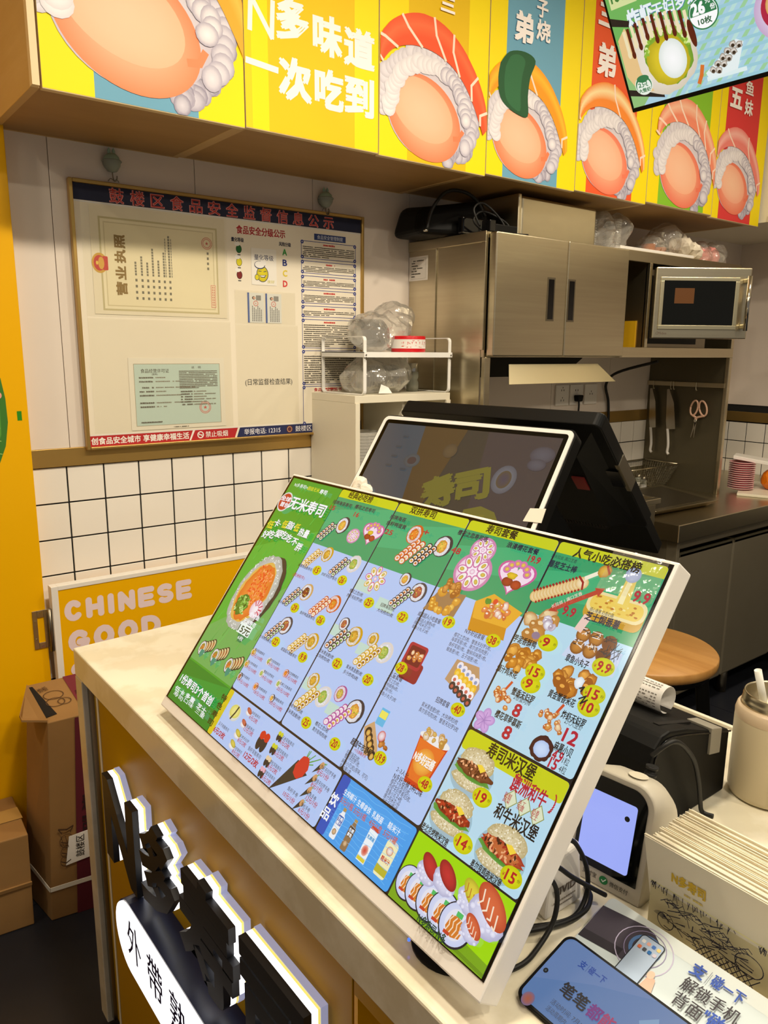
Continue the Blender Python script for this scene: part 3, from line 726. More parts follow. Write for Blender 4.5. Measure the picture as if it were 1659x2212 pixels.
        a.h += 3; a.ell(x, y, s*.14, s*.12, 'f0e8f0', 'd890b8', n=12)
    elif k == 'pile_y': a.poly([(x-s*.95, y-s*.75), (x+s*.75, y-s*.62), (x+s*.85, y+s*.35), (x-s*.6, y+s*.2)], '9c7850'); blobs(a, x-s*.02, y-s*.15, s, ('f0c860', 'd8a038', 'c88828'), 14, .20); blobs(a, x+s*.05, y+s*.45, s*.6, ('d89a48', 'b87428', '9c5c1c'), 12, .25, seed=5)
    elif k == 'box_y':
        a.poly([(x-s, y+s*.25), (x+s*.65, y-s*.10), (x+s*.80, y-s*.62), (x-s*.75, y-s*.72)], 'c88a1c'); a.poly([(x-s, y+s*.28), (x-s*.40, y+s*.72), (x+s*1.0, y+s*.42), (x+s*.70, y-s*.22), (x-s*.80, y-s*.28)], 'e0a830'); blobs(a, x, y+s*.14, s*.72, ('f0e8dc', 'e89050', 'd8c060', 'c86838'), 20, .18); a.ell(x-s*.45, y+s*.42, s*.14, s*.12, '4c8c30', n=10, wob=.2); a.ell(x-s*.18, y+s*.48, s*.10, s*.10, 'd84828', n=10)
    elif k == 'bento':
        a.poly(rr_(x-s*.50, x+s*.60, y-s*.80, y+s*.05, s*.15), '8c1c2c'); a.poly(rr_(x-s*.72, x+s*.42, y-s*.28, y+s*.78, s*.15), 'a82438'); a.poly(rr_(x-s*.58, x+s*.32, y-s*.14, y+s*.66, s*.10), '6c1424'); blobs(a, x-s*.12, y+s*.25, s*.50, ('f0e0c0', 'e0a850', 'c87838'), 12, .24)
    elif k == 'tray':
        a.poly([(x-s*.85, y-s*.15), (x+s*.60, y-s*.55), (x+s*.70, y+s*.05), (x+s*.30, y+s*.70), (x-s*.75, y+s*.65)], 'b8946c')
        for j, (c, c2) in enumerate((('e8e4ec', '8898c0'), ('e8b830', 'f0d060'), ('f0ecec', 'c86858'), ('2c2c34', 'b85848'))):
            for i in range(5): a.ell(x-s*.48+i*s*.23+j*.02*s, y+s*.48-j*s*.24-i*s*.07, s*.14, s*.15, c, n=12); a.ell(x-s*.48+i*s*.23+j*.02*s, y+s*.46-j*s*.24-i*s*.07, s*.07, s*.07, c2, n=8); a.h -= 1.9
    elif k == 'boat':
        a.poly([(x-s*.9, y+s*.2), (x-s*.2, y-s*.75), (x+s*.55, y-s*.60), (x+s*.3, y-s*.2), (x-s*.5, y+s*.6)], 'c8a070'); 
        for i in range(5): a.ell(x-s*.55+i*s*.19, y+s*.12-i*s*.18, s*.19, s*.20, '2a2420', n=14); a.ell(x-s*.53+i*s*.19, y+s*.08-i*s*.18, s*.12, s*.13, 'e0c060', 'b87838', n=12); a.h -= 1.5
        a.rect(x-s*.45, y+s*.55, x+s*.05, y+s*1.25, '5ab4e0').rect(x-s*.42, y+s*.85, x+s*.02, y+s*1.15, 'e8e060'); blobs(a, x+s*.55, y+s*.05, s*.35, ('d89048', 'b86c28', '8c4c1c'), 7, .35); a.ell(x+s*.25, y+s*.25, s*.22, s*.22, 'e8e4ec', 'c84848', n=14)
    elif k == 'bucket':
        a.poly([(x-s*.62, y+s*.52), (x+s*.66, y+s*.52), (x+s*.46, y-s*1.0), (x-s*.40, y-s*1.0)], 'c83c1c'); a.poly([(x-s*.58, y+s*.40), (x+s*.60, y+s*.40), (x+s*.40, y-s*.85), (x-s*.34, y-s*.85)], 'e07028'); a.ell(x, y-s*.2, s*.42, s*.42, 'f0b850', 'e08830', n=24)
        a.ell(x+.02*s, y+s*.54, s*.68, s*.16, 'e8e8e8', n=24); blobs(a, x, y+s*.62, s*.55, ('d8b868', 'e8e0d0', 'b88840'), 14, .22, .35); a.text('N多好运桶', x-s*.44, x+s*.46, y-s*.15, s*.34, 'f4f0e8', 3, sh=(0, -.0004, 'a82818'))
    elif k == 'stick':
        d = (cos(.62), sin(.62)); 
        for i in range(15):
            f = -.62+i*.072; cx, cy = x+s*f*d[0]*1.2, y+s*f*d[1]*1.0; a.ell(cx, cy, s*.17, s*.15, 'f0e0b8', 'd8b068', n=14); 
            if i % 1 == 0: a.line([(cx-s*.13, cy+s*.13), (cx+s*.02, cy+s*.02), (cx+s*.07, cy-s*.14)], s*.05, '9c1c1c')
        a.line([(x+s*.42, y+s*.36), (x+s*.68, y+s*.56)], s*.10, 'f0e8d0'); a.ell(x+s*.78, y+s*.62, s*.17, s*.15, 'e0b848', 'b07828', ang=.6, n=16, wob=.1); a.line([(x+s*.80, y+s*.74), (x+s*.92, y+s*.58)], s*.05, 'a82018')
        a.line([(x-s*.0, y-s*.52), (x+s*.88, y+s*.16)], s*.11, 'b8402c'); a.poly([(x+s*.98, y+s*.25), (x+s*.74, y+s*.20), (x+s*.90, y+s*.02)], 'b8402c'); a.poly([(x-s*.10, y-s*.60), (x+s*.12, y-s*.56), (x-.02*s, y-s*.36)], 'b8402c')
    elif k == 'tin':
        a.poly(rr_(x-s*.85, x+s*.85, y-s*.62, y+s*.02, s*.22), 'c8982c'); a.poly(rr_(x-s*.85, x+s*.85, y-s*.42, y+s*.18, s*.25), 'e8d8a0'); a.poly(rr_(x-s*.76, x+s*.76, y-s*.34, y+s*.10, s*.2), 'e8c858'); a.h += 1
        for i in range(26): a.ell(x+s*.68*(rg.random()*2-1), y-s*.12+s*.18*(rg.random()*2-1), s*.05, s*.03, rg.choice(('b87020', 'f0e098', 'd8a838')), n=8, wob=.2, bump=False)
        a.poly([(x-.10*s, y-s*.05), (x+s*.30, y-s*.08), (x+s*.22, y+s*.70), (x-s*.06, y+s*.72)], 'e8cc60'); a.poly([(x-.02*s, y+s*.0), (x+s*.14, y+s*.0), (x+s*.12, y+s*.66), (x+.0, y+s*.66)], 'f4e8b0'); a.ell(x+s*.06, y+s*.82, s*.22, s*.22, 'b8c4e4', '98a8cc', n=20)
    elif k == 'pile_b': blobs(a, x, y, s, ('e8d0a0', 'c89048', 'b07838'), 9, .34); a.ell(x, y-s*.35, s*.2, s*.16, '8c7890', n=10); blobs(a, x+s*.3, y+s*.3, s*.45, ('f0f0f4', 'd8d0d8', 'b0a0b0'), 6, .4)
    elif k == 'pile_g': blobs(a, x, y, s, ('e8b050', 'd08c2c', 'a8641c'), 20, .24)
    elif k == 'pile_o': blobs(a, x, y, s, ('e8a848', 'd08828', '9c5818'), 15, .27); a.ell(x+s*.25, y+s*.12, s*.2, s*.24, 'f0f4f8', 'c8d8e4', n=12, wob=.15)
    elif k == 'balls':
        a.poly([(x-s*.95, y-s*.62), (x+s*.95, y-s*.72), (x+s*.95, y+s*.05), (x-s*.75, y+s*.15)], 'c8d4ec')
        for i in range(6):
            cx, cy = x-s*.55+(i % 3)*s*.48, y+s*.22-(i//3)*s*.42; c = ('c88838', '6c3c1c')[i % 3 == 2]; a.ell(cx, cy, s*.25, s*.25, c, '7c4818', n=16)
            for q in range(8): a.line([(cx+s*.2*(rg.random()*2-1), cy+s*.22*rg.random()), (cx+s*.2*(rg.random()*2-1), cy+s*.22*rg.random())], s*.025, ('f0e8e0', '3a3030', 'e8d8c8')[q % 3 if i % 3 != 2 else 1])
        a.poly([(x-s*.90, y+s*.30), (x-s*.62, y+s*.22), (x-s*.50, y+s*.75), (x-s*.78, y+s*.85)], 'e8c8bc')
        for q in range(14): a.line([(x+s*(.45+.5*rg.random()), y-s*.1+s*.6*(rg.random()-.5)), (x+s*(.45+.5*rg.random()), y+s*.6*(rg.random()-.5))], s*.02, '2c3440')
    elif k == 'tempura': 
        for i in range(2): blobs(a, x+(i-.5)*s*.5, y-(i-.5)*s*.3, s*.62, ('f0dcb0', 'd8a050', 'c07830', 'b85c28'), 10, .26, seed=i)
        a.line([(x+s*.1, y+s*.5), (x+s*.25, y+s*.9)], s*.14, 'c85028')
    elif k == 'sakura':
        for i in range(5): an = radians(90+72*i); a.ell(x+s*.48*cos(an), y+s*.48*sin(an), s*.46, s*.36, 'd0a8e0', 'b088c8', ang=an, n=18); a.h -= .99
        a.h += 2
        for i in range(5): an = radians(90+72*i); a.line([(x, y), (x+s*.6*cos(an), y+s*.6*sin(an))], s*.05, '9c78b8')
    elif k == 'mochi': a.ell(x, y, s, s*.95, '4c2024', '381418', n=30, wob=.07); a.ell(x+s*.04, y-s*.04, s*.68, s*.62, 'c8dcf8', 'a8c0e8', n=22, wob=.05)
    elif k == 'burger': burger(a, x, y, s, '8c5030', '5c2c18', 3)
    elif k == 'burger_r': burger(a, x, y, s, 'b83820', '7c1c10', 5)
    elif k == 'burger_b': burger(a, x, y, s, 'c06a38', 'a0281c', 7)
    elif k == 'egg': a.ell(x, y, s*1.05, s*.9, 'e8e8e0', 'c8ccc8', n=18); a.ell(x-s*.1, y+s*.1, s*.95, s*.7, 'e8e08c', 'd0cc60', n=18); a.line([(x+s*.2, y+s*.7), (x+s*.05, y), (x-s*.25, y-s*.75)], s*.22, '282c28')
    elif k in ('nig', 'nigy'): a.ell(x, y-s*.2, s*.95, s*.5, 'f0f0f0', 'd0ccd0', n=14); a.ell(x, y+s*.2, s, s*.42, 'c86c50' if k == 'nig' else 'd8c858', 'a84c3c' if k == 'nig' else 'a89c40', ang=-.3, n=14)
    elif k.startswith('ship'):
        c = {'ship': 'c82c20', 'ship_g': 'c8c830', 'ship_w': 'e0c8a0', 'ship_p': 'e0a8b8'}[k]
        for i in (0, 1): cx = x-s*.35+i*s*.62; a.ell(cx, y-s*.25, s*.36, s*.62, '24262a', n=16); a.ell(cx, y+s*.30, s*.36, s*.34, c, c, n=14, wob=.08)
    elif k in ('cone', 'cone_s'):
        c = 'c83028' if k == 'cone' else 'c89868'; a.poly([(x-s*1.0, y-s*1.25), (x-s*.10, y+s*.55), (x+s*.85, y+s*.25)], '2c302c')
        for q in range(8): a.line([(x+s*.3, y+s*.5), (x+s*(.3+.9*rg.random()), y+s*(.6+.6*rg.random()))], s*.05, '5c9c40')
        a.ell(x+s*.32, y+s*.38, s*.40, s*.52, c, c, ang=-.3, n=18, wob=.08)
    elif k in ('bottle_w', 'bottle_b'):
        c, c2 = (('e8ecf0', '2c58a8') if k == 'bottle_w' else ('8c7050', '3c2c20')); a.poly(rr_(x-s*.30, x+s*.30, y-s*1.0, y+s*.62, s*.12), c); a.poly([(x-s*.2, y+s*.6), (x+s*.2, y+s*.6), (x+s*.14, y+s*.85), (x-s*.14, y+s*.85)], c); a.rect(x-s*.15, y+s*.82, x+s*.15, y+s*1.05, 'b09050')
        a.poly(rr_(x-s*.27, x+s*.27, y-s*.10, y+s*.52, s*.08), c2); a.text('生榨' if k == 'bottle_w' else '生椰', x-s*.22, x+s*.22, y+s*.32, s*.26, 'f4f4f4', 2); a.text('椰汁' if k == 'bottle_w' else '拿铁', x-s*.22, x+s*.22, y+s*.04, s*.26, 'f4f4f4', 2); a.ell(x, y-s*.55, s*.2, s*.2, 'd8b890', '8c6c48', n=14)
    elif k == 'carton': a.rect(x-s*.36, y-s*.95, x+s*.36, y+s*.85, 'e8f0f4'); a.poly([(x-s*.36, y+s*.85), (x+s*.36, y+s*.85), (x+s*.22, y+s*1.05), (x-s*.28, y+s*1.05)], 'c84438'); a.text('乳酸菌', x-s*.30, x+s*.30, y+s*.42, s*.22, '2c90c8', 2); a.ell(x, y-s*.30, s*.26, s*.30, 'c83c30', 'e8b0a0', n=16); a.rect(x-s*.34, y-s*.9, x+s*.34, y-s*.7, 'd8c83c')
    elif k == 'can': a.poly(rr_(x-s*.42, x+s*.42, y-s*.95, y+s*.80, s*.14), 'ece8b8'); a.ell(x, y+s*.80, s*.36, s*.08, 'c8ccd0', n=18); a.rect(x-s*.42, y-s*.82, x+s*.42, y-s*.45, 'b8b030'); a.ell(x, y+s*.35, s*.24, s*.22, 'f0ece4', 'c88050', n=14); a.text('糙米汁', x-s*.32, x+s*.32, y-s*.12, s*.28, 'c02c28', 2)
    elif k == 'lroll':
        a.ell(x, y, s*1.04, s*1.04, '141a28', n=40); a.ell(x-.0003, y+.0003, s*.96, s*.96, 'd8dcf0', 'c4ccec', n=36); a.ell(x, y, s*.66, s*.70, 'e0e0ec', n=24)
        a.poly([(x-s*.52, y-s*.30), (x-s*.40, y+s*.28), (x-s*.05, y+s*.38), (x+s*.30, y+s*.30), (x+s*.52, y-s*.02), (x+s*.46, y-s*.45), (x, y-s*.60), (x-s*.36, y-s*.52)], 'd07828'); a.h += 1
        for q in range(4): X_ = x-s*.36+q*s*.24; a.line([(X_-s*.06, y-s*.48), (X_+s*.04, y-s*.16), (X_-s*.04, y+s*.06), (X_+s*.08, y+s*.30)], s*.06, 'f0d8b8')
        a.rect(x-s*.18, y+s*.36, x+s*.22, y+s*.60, '4cb860'); a.rect(x-s*.5, y-s*.62, x-s*.1, y-s*.46, 'c04028')
    elif k.startswith('lnig'):
        c, c2 = {'lnig_r': ('c02c30', '8c1820'), 'lnig_y': ('e0d040', 'b0a828'), 'lnig_s': ('d86a40', 'b8482c')}[k]
        a.ell(x, y-s*.25, s*.90, s*.62, 'dcdcf0', 'b0b0d0', ang=-.3, n=26, wob=.06); 
        for q in range(14): a.ell(x+s*.7*(rg.random()*2-1), y-s*.35+s*.35*(rg.random()*2-1), s*.14, s*.12, 'e8e8f8', 'c4c4e0', n=8); a.h -= .9
        a.h += 2; a.ell(x+s*.05, y+s*.18, s*.92, s*.46, c, c2, ang=-.55, n=28)
        if k != 'lnig_r':
            for q in range(4): a.line([(x-s*.5+q*s*.3, y+s*.52-q*s*.16), (x-s*.4+q*s*.3, y+s*.15-q*s*.2), (x-s*.55+q*s*.3, y-s*.02-q*s*.12)], s*.06, 'f4e0c8' if k == 'lnig_s' else 'b87828')
FS = {'plate': .80, 'heart': .84, 'burger': .86, 'burger_r': .86, 'burger_b': .86, 'sakura': .85, 'flower': .92, 'roll_d': 1.2, 'roll_y': 1.2, 'roll_w': 1.2, 'roll_m': 1.2, 'roll_o': 1.2, 'roll_s': 1.2, 'roll_p': 1.2, 'row': 1.25, 'rowy': 1.25, 'rowo': 1.25, 'rowp': 1.25, 'rowd': 1.2, 'mochi': .68, 'tin': .92}
def rr_(x0, x1, y0, y1, r, n=4):
    P = []
    for cx, cy, a0 in ((x1-r, y1-r, 0), (x0+r, y1-r, 90), (x0+r, y0+r, 180), (x1-r, y0+r, 270)): P += [(cx+r*cos(radians(a0+90*q/n)), cy+r*sin(radians(a0+90*q/n))) for q in range(n+1)]
    return P
def menu_art(t):
    kx, ky = .745/.734, .442/.445
    def new(z): return Art((0, 0, z), (kx, 0, 0), (0, ky, 0), step=.00007)
    a = new(.0009)
    a.rect(.0095, .018, .7270, .4370, '16181c')
    a.rect(.0105, .018, .1575, .4370, '3c9c2c'); a.poly([(.0105, .30), (.1575, .36), (.1575, .26), (.0105, .15)], '4cac38'); a.poly([(.0105, .15), (.1575, .26), (.1575, .09), (.0105, .09)], '66aa58')
    rg = random.Random(2); a.h += 1
    for k in range(70): x = .012+.14*rg.random(); y = .09+.33*rg.random(); l = .01+.03*rg.random(); x2 = min(x+l*.3, .157); a.poly([(x, y), (x+.0012, y), (x2, min(y+l, .436))], rg.choice(('58b840', '2f8a24', '6cc450')), bump=False)
    a.rect(.0105, .018, .1575, .087, '17822a'); a.poly([(.0105, .06), (.1575, .087), (.1575, .05), (.0105, .03)], '1f9434')
    WB = 'aec6f2'
    for x0, x1, c in ((.1590, .3005, WB), (.3030, .4450, WB), (.4475, .5895, WB), (.5920, .7265, 'b4d8ea')):
        a.h = 4; y0 = .0915 if x0 < .58 else .2085
        a.rect(x0, y0, x1, .4370, c, .004); a.rect(x0, .340 if x0 < .58 else .348, x1, .4250, '2f9c66'); a.poly([(x0, .400), (x1, .425), (x1, .385), (x0, .365)], '3aac74'); a.rect(x0, .4235, x1, .4372, 'c6cc1c', .004); a.rect(x0, .4235, x1, .428, 'c6cc1c')
    a.h = 4; a.rect(.1590, .018, .4515, .0885, WB, .004); a.rect(.1590, .018, .1720, .0885, 'd2c024', .003)
    a.rect(.4545, .018, .5895, .0885, '3f9ce8', .004); a.rect(.4545, .018, .4700, .0885, '1c50b8', .003); a.h += 1
    for k in range(11): y = .024+k*.006; a.line([(.472+q*.0085, y+.0012*sin(q*1.3+k)) for q in range(14)], .0004, '70bcf0')
    a.h = 4; a.rect(.5920, .0905, .7265, .2055, 'b4d8ea', .004); a.rect(.5920, .1840, .7265, .2055, 'c6cc1c', .004)
    a.rect(.5920, .018, .7265, .0885, '9cd40c'); a.poly([(.5920, .018), (.7265, .018), (.7265, .030), (.5920, .040)], '78a41c')
    for k in range(3): a.line([(.60+k*.02, .0265-k*.002), (.7265, .0215-k*.001)], .0006, '5c7c18')
    for x, y, w_, h in ((.303, .298, .036, .016), (.360, .285, .036, .016), (.303, .227, .036, .016), (.368, .22, .036, .016), (.304, .146, .036, .016), (.370, .135, .036, .016)): a.h = 5; a.rect(x, y, x+w_, y+h, 'bcd8cc')
    # laurels round the beef line, three diamond badges
    for sg, cx in ((-1, .6715), (1, .7185)):
        a.h = 6
        for k in range(9): an = radians(-60+k*15); a.ell(cx+sg*.0040*cos(an)-sg*.002, .1808+.0095*sin(an), .0017, .0008, 'b82434', ang=an+1.2*sg, n=8, bump=False)
    a.build('panels', 'display', t, off=Z0)
    a = new(.0016); a.step = .00004
    for i, (k, x, y, s_) in enumerate(MENU_FOOD):
        s_ *= FS.get(k, 1.0)
        if k[:2] != 'lr' and k[:2] != 'ln': a.lv(1)
        elif x < .62 and k == 'lroll': a.h = 1
        food(a, k, x, y, s_*.98)
    for (x, y) in ((.6755, .1644), (.6925, .1650), (.7092, .1645)): a.lv(1); a.poly([(x, y+.0105), (x+.0085, y), (x, y-.0105), (x-.0085, y)], '8c9450'); a.poly([(x, y+.0092), (x+.0074, y), (x, y-.0092), (x-.0074, y)], 'd8e0c0')
    a.build('pictures', 'display', t, off=Z0)
    a = new(.0058)
    a.ell(.0320, .3895, .0185, .0185, 'd8dcd8', n=36); a.ell(.0320, .3895, .0160, .0160, 'b42c24', n=32)
    a.poly([(.100, .1815), (.138, .1815), (.138, .164), (.100, .164)], 'e8f4ee'); a.poly([(.108, .164), (.134, .164), (.127, .152), (.116, .152)], '1c7c50')
    for x, y in ((.0365, .104), (.0795, .1033), (.130, .1036)): a.poly([(x, y+.008), (x+.012, y+.008), (x+.012, y), (x+.006, y-.006), (x, y)], '2c8c74')
    for x, y, s_ in MENU_PRICES:
        big = x > .59; r = .0125 if big else .0105; a.lv(2); a.ell(x, y, r, r*.74, 'd6d414', 'c0c400', n=30)
        a.text('¥', x-r*.82, x-r*.58, y-.0012, .005, 'b01c24', 0); n = len(s_); wd = r*(.42+.26*n) if n < 4 else r*1.25
        a.text(s_, x-r*.50, x-r*.50+wd*.95, y, .0125 if not big else .0140, 'b01c24', 2)
        a.text('份' if big else '枚', x+r*.58, x+r*.86, y+.0006, .0034, '3a3a18', 0)
    for i, (x0, x1, y, em, c, s_, b) in enumerate(MENU_TEXT):
        a.lv(8 if s_ in ('全球', '首创', '15元') else 3); W = x1-x0
        sh = (.0007, -.0009, '1c5c30') if (c in 'wy' and x1 < .158 and em > .012) else None
        a.text(s_, x0, x1, y, em*1.06, INK[c], 2 if (c in ('k2', 'n') and em > .006) or em > .0079 else b, sh=sh)
    a.lv(3).text('长拉丝 | 满口芝香', .618, .655, .3725, .0050, 'f0d8c8', 1, ang=.72)
    a.lv(6)
    for P in ([(.6955, .2905), (.700, .2935), (.6985, .288)], [(.700, .281), (.706, .286), (.7035, .277), (.709, .283)]): a.line(P, .0016, '14181c')
    a.build('captions', 'display', t, off=Z0)
# ================================================================== THE SETTING
# floor: dark 60 cm tiles with thin joints
fl = build('floor', M().box(-3, 3.6, -3.8, .06, -.06, -.004), 'floor_joint'); struct(fl)
me0 = None
for i in range(11):
    for j in range(7):
        x0 = -3.02+i*.6; y0 = -3.72+j*.6-.06
        if x0 > 3.4 or y0 > 0: continue
        t = build('tile', M().box(.0015, min(.5985, 3.6-x0), .0015, min(.5985, .0-y0) if y0+.6 > 0 else .5985, -.004, 0), 'floor_tile', parent=fl, off=(0, 0, 0)); t.location = (x0, y0, 0)
struct(build('ceiling', M().box(-3, 3.6, -3.8, .06, CEIL, CEIL+.06), 'ceiling_white'))
wb = struct(build('wall_back', M().box(-3, 3.55, 0, .06, 0, CEIL), 'grout'))
for k in range(-8, 9):      # 39.6 cm wall panels above the brass strip, seams at .017, .409, .803 ...
    x0 = .0125+k*.395; x1 = min(x0+.395, 3.43)
    if x0 > 3.43: continue
    build('panel', M().box(x0+.0008, x1-.0008, -.006, 0, 1.2, CEIL), 'wall_white', parent=wb, bevel=.0008, seg=1)
tb = M().box(.0021, .0979, -.004, 0, .0021, .0979)
tw = build('tile', tb, 'tile_white', parent=wb, off=(0, 0, 0), bevel=.0008, seg=1); first = True
for r in range(10):
    for c in range(-1, 28):
        if first: o = tw; first = False
        else: o = tw.copy(); COL.objects.link(o)
        o.location = (c*.1, 0, 1.15-(r+1)*.1)
wr = struct(build('wall_right', M().box(3.43, 3.5, -3.8, 0, 0, CEIL), 'grout'))
for k in range(5):
    build('panel', M().box(3.424, 3.43, -.0008-k*.6, -.6*(k+1)+.0008, 1.2, CEIL), 'wall_white', parent=wr)
first = True
tw2 = build('tile', M().box(-.004, 0, -.0979, -.0021, .0021, .0979), 'tile_white', parent=wr, off=(0, 0, 0), bevel=.0008, seg=1)
for r in range(4):
    for c in range(-1, 20):
        o = tw2 if (r == 0 and c == -1) else tw2.copy()
        if o is not tw2: COL.objects.link(o)
        o.location = (3.43, -.027-c*.1 if c >= 0 else .0, 1.108-(r)*.1-.1) if c >= 0 else (3.43, .073, 1.008-r*.1)
struct(build('trim_1', M().box(-.11, 2.69, -.010, 0, 1.1505, 1.2), 'gold', bevel=.001))
struct(build('trim_2', M().box(3.42, 3.43, -2.9, -.001, 1.113, 1.163), 'gold', bevel=.001))
pier = struct(build('wall_left', M().box(-3, -.095, -.045, 0, 0, CEIL), 'yellow_panel', bevel=.002))
a = Art((0, -.0452, 0), (1, 0, 0), (0, 0, 1))
a.poly([(-.34, 1.50), (-.25, 1.47), (-.17, 1.42), (-.153, 1.39), (-.146, 1.34), (-.145, 1.28), (-.155, 1.22), (-.172, 1.178), (-.22, 1.10), (-.34, 1.06)], '3f7a2e')
a.poly([(-.34, 1.46), (-.25, 1.43), (-.18, 1.385), (-.160, 1.33), (-.163, 1.25), (-.185, 1.19), (-.24, 1.13), (-.34, 1.10)], '5a9a3c')
for q in range(6): a.line([(-.34, 1.30), (-.25+.01*q, 1.22+.035*q), (-.165, 1.20+.033*q)], .0022, '9cc46a')
a.ell(-.172, 1.352, .014, .010, 'd8342c', 'e86a50'); a.ell(-.160, 1.348, .006, .008, 'f0a090')
a.build('leaf_picture', 'print', pier)
a = Art((0, -.0452, 0), (1, 0, 0), (0, 0, 1)); a.rect(-.122, 1.283, -.111, 1.307, '2c8a1c'); a.build('green_sticker', 'print', pier)
# bulkhead along the right wall
struct(build('trim_3', M().box(2.815, 3.43, -3.6, -.0, 2.013, CEIL), 'cream_paint', bevel=.002))
struct(build('trim_4', M().box(2.809, 2.815, -3.6, -.44, 2.013, 2.04), 'cream_paint'))
# ceiling downlights; the last fitting is made up to carry the added fill
for i, (x, y, p) in enumerate(DOWN):
    t = thing('ceiling_light', 'round recessed ceiling light in the white ceiling above the counter', 'light', (x, y, CEIL-.02), 'round recessed ceiling lights')
    build('rim', M().lathe([(.105, .02), (.105, 0), (.088, -.004), (.085, .012)], (0, 0, 0)), 'white_paint', t, off=(0, 0, 0))
    build('diffuser', M().cyl((0, 0, .010), (0, 0, .013), .086, 24), 'warm_glow', t, off=(0, 0, 0))

# ================================================================== OVERHEAD CABINETS with printed doors
DX = [-.100, .360, .758, 1.162, 1.578, 1.981, 2.425, 2.803]; DZ = [1.981, 1.984, 1.981, 1.988, 1.993, 2.003, 1.996]
def fx(x): return x*1.012+.0071
def fz(z): return z*1.012-.0176
def nigiri(a, cx, cz, r, face, deep, top, hi, stripes=0, band=None, mirror=1):
    """plain piece of sushi: a smooth peach rice ball, a rice ruff and a topping; no face"""
    rg = random.Random(int(cx*777)); a.h += 1
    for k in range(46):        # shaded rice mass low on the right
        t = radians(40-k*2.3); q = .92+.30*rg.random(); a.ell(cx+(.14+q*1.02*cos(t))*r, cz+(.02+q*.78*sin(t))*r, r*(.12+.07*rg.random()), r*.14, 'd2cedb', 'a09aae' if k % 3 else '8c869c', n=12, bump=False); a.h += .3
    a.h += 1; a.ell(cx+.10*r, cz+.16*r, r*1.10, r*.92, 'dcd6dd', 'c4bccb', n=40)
    a.ell(cx, cz, r*1.0, r*.76, face, deep, ang=-.36, n=48)
    a.ell(cx-.06*r, cz+.14*r, r*.84, r*.54, 'f4c3a4', face, ang=-.34, n=40)
    a.line([(cx+r*.80, cz-r*.26), (cx+r*.95, cz-r*.24), (cx+r*1.03, cz-r*.10)], r*.10, deep)
    for lay in (0, 1):
        for k in range(36):
            t = radians(186-k*6.2); q = (1.10, .90)[lay]+.10*rg.random(); x, z = cx+(.10+q*1.06*cos(t))*r, cz+(.14+q*.92*sin(t))*r
            if lay == 1 and k > 30: continue
            a.ell(x, z, r*(.15+.06*rg.random()), r*(.14+.04*rg.random()), ('e2dee8', 'f0ecf2')[lay], 'ada7ba' if k > 19 else ('c6c1cc', 'd6d2da')[lay], n=14, bump=False); a.h += .4
    a.h += 1
    up = [(-1.18, .82), (-1.20, 1.12), (-1.02, 1.46), (-.62, 1.74), (-.08, 1.88), (.46, 1.80), (.98, 1.50), (1.42, 1.02), (1.68, .52), (1.74, .06)]
    lo = [(1.62, -.06), (1.48, .20), (1.26, .56), (.98, .88), (.62, 1.12), (.14, 1.26), (-.38, 1.26), (-.84, 1.10), (-1.10, .84)]
    def sm(p, n=4):
        o = []
        for i in range(len(p)-1):
            A, B, C, D = (Vector(p[max(i-1, 0)]), Vector(p[i]), Vector(p[i+1]), Vector(p[min(i+2, len(p)-1)]))
            for q in range(n): t = q/n; w_ = .5*((2*B)+(C-A)*t+(2*A-5*B+4*C-D)*t*t+(3*B-A-3*C+D)*t**3); o.append((w_.x, w_.y))
        return o+[p[-1]]
    U_, L_ = sm(up), sm(lo)[::-1]
    n = min(len(U_), len(L_)); U_ = [U_[int(i*(len(U_)-1)/(n-1))] for i in range(n)]; L_ = [L_[int(i*(len(L_)-1)/(n-1))] for i in range(n)]
    rows = [(0, top), (.28, hi), (.62, top), (1, top)]; V = []; cs = []
    for f, c in rows: V += [(cx+(u[0]*(1-f)+l[0]*f)*r, cz+(u[1]*(1-f)+l[1]*f)*r) for u, l in zip(U_, L_)]; cs += [lin(c)]*n
    a.poly(V, None, cols=cs, fs=[(k*n+i, k*n+i+1, (k+1)*n+i+1, (k+1)*n+i) for k in range(3) for i in range(n-1)])
    for k in range(stripes):
        i = int((.06+.88*k/max(stripes-1, 1))*(n-1)); j = min(i+2, n-1); u, l = U_[i], L_[max(j-3, 0)]
        a.line([(cx+u[0]*r, cz+u[1]*r), (cx+((u[0]+l[0])/2-.10)*r, cz+((u[1]+l[1])/2+.05)*r), (cx+l[0]*r, cz+l[1]*r)], r*.055, 'f8dccb')
    if band:
        P = sm([(-.80, 1.62), (-.50, 1.92), (.02, 2.02), (.40, 1.90), (.24, 1.50), (.18, 1.06), (.20, .62), (-.20, .62), (-.62, .76), (-.80, .96), (-.86, 1.30), (-.80, 1.62)])
        a.poly([(cx+p[0]*r, cz+p[1]*r) for p in P], band)
        a.poly([(cx+(p[0]*.55-.18)*r, cz+(p[1]*.86+.18)*r) for p in P], '2c6840')
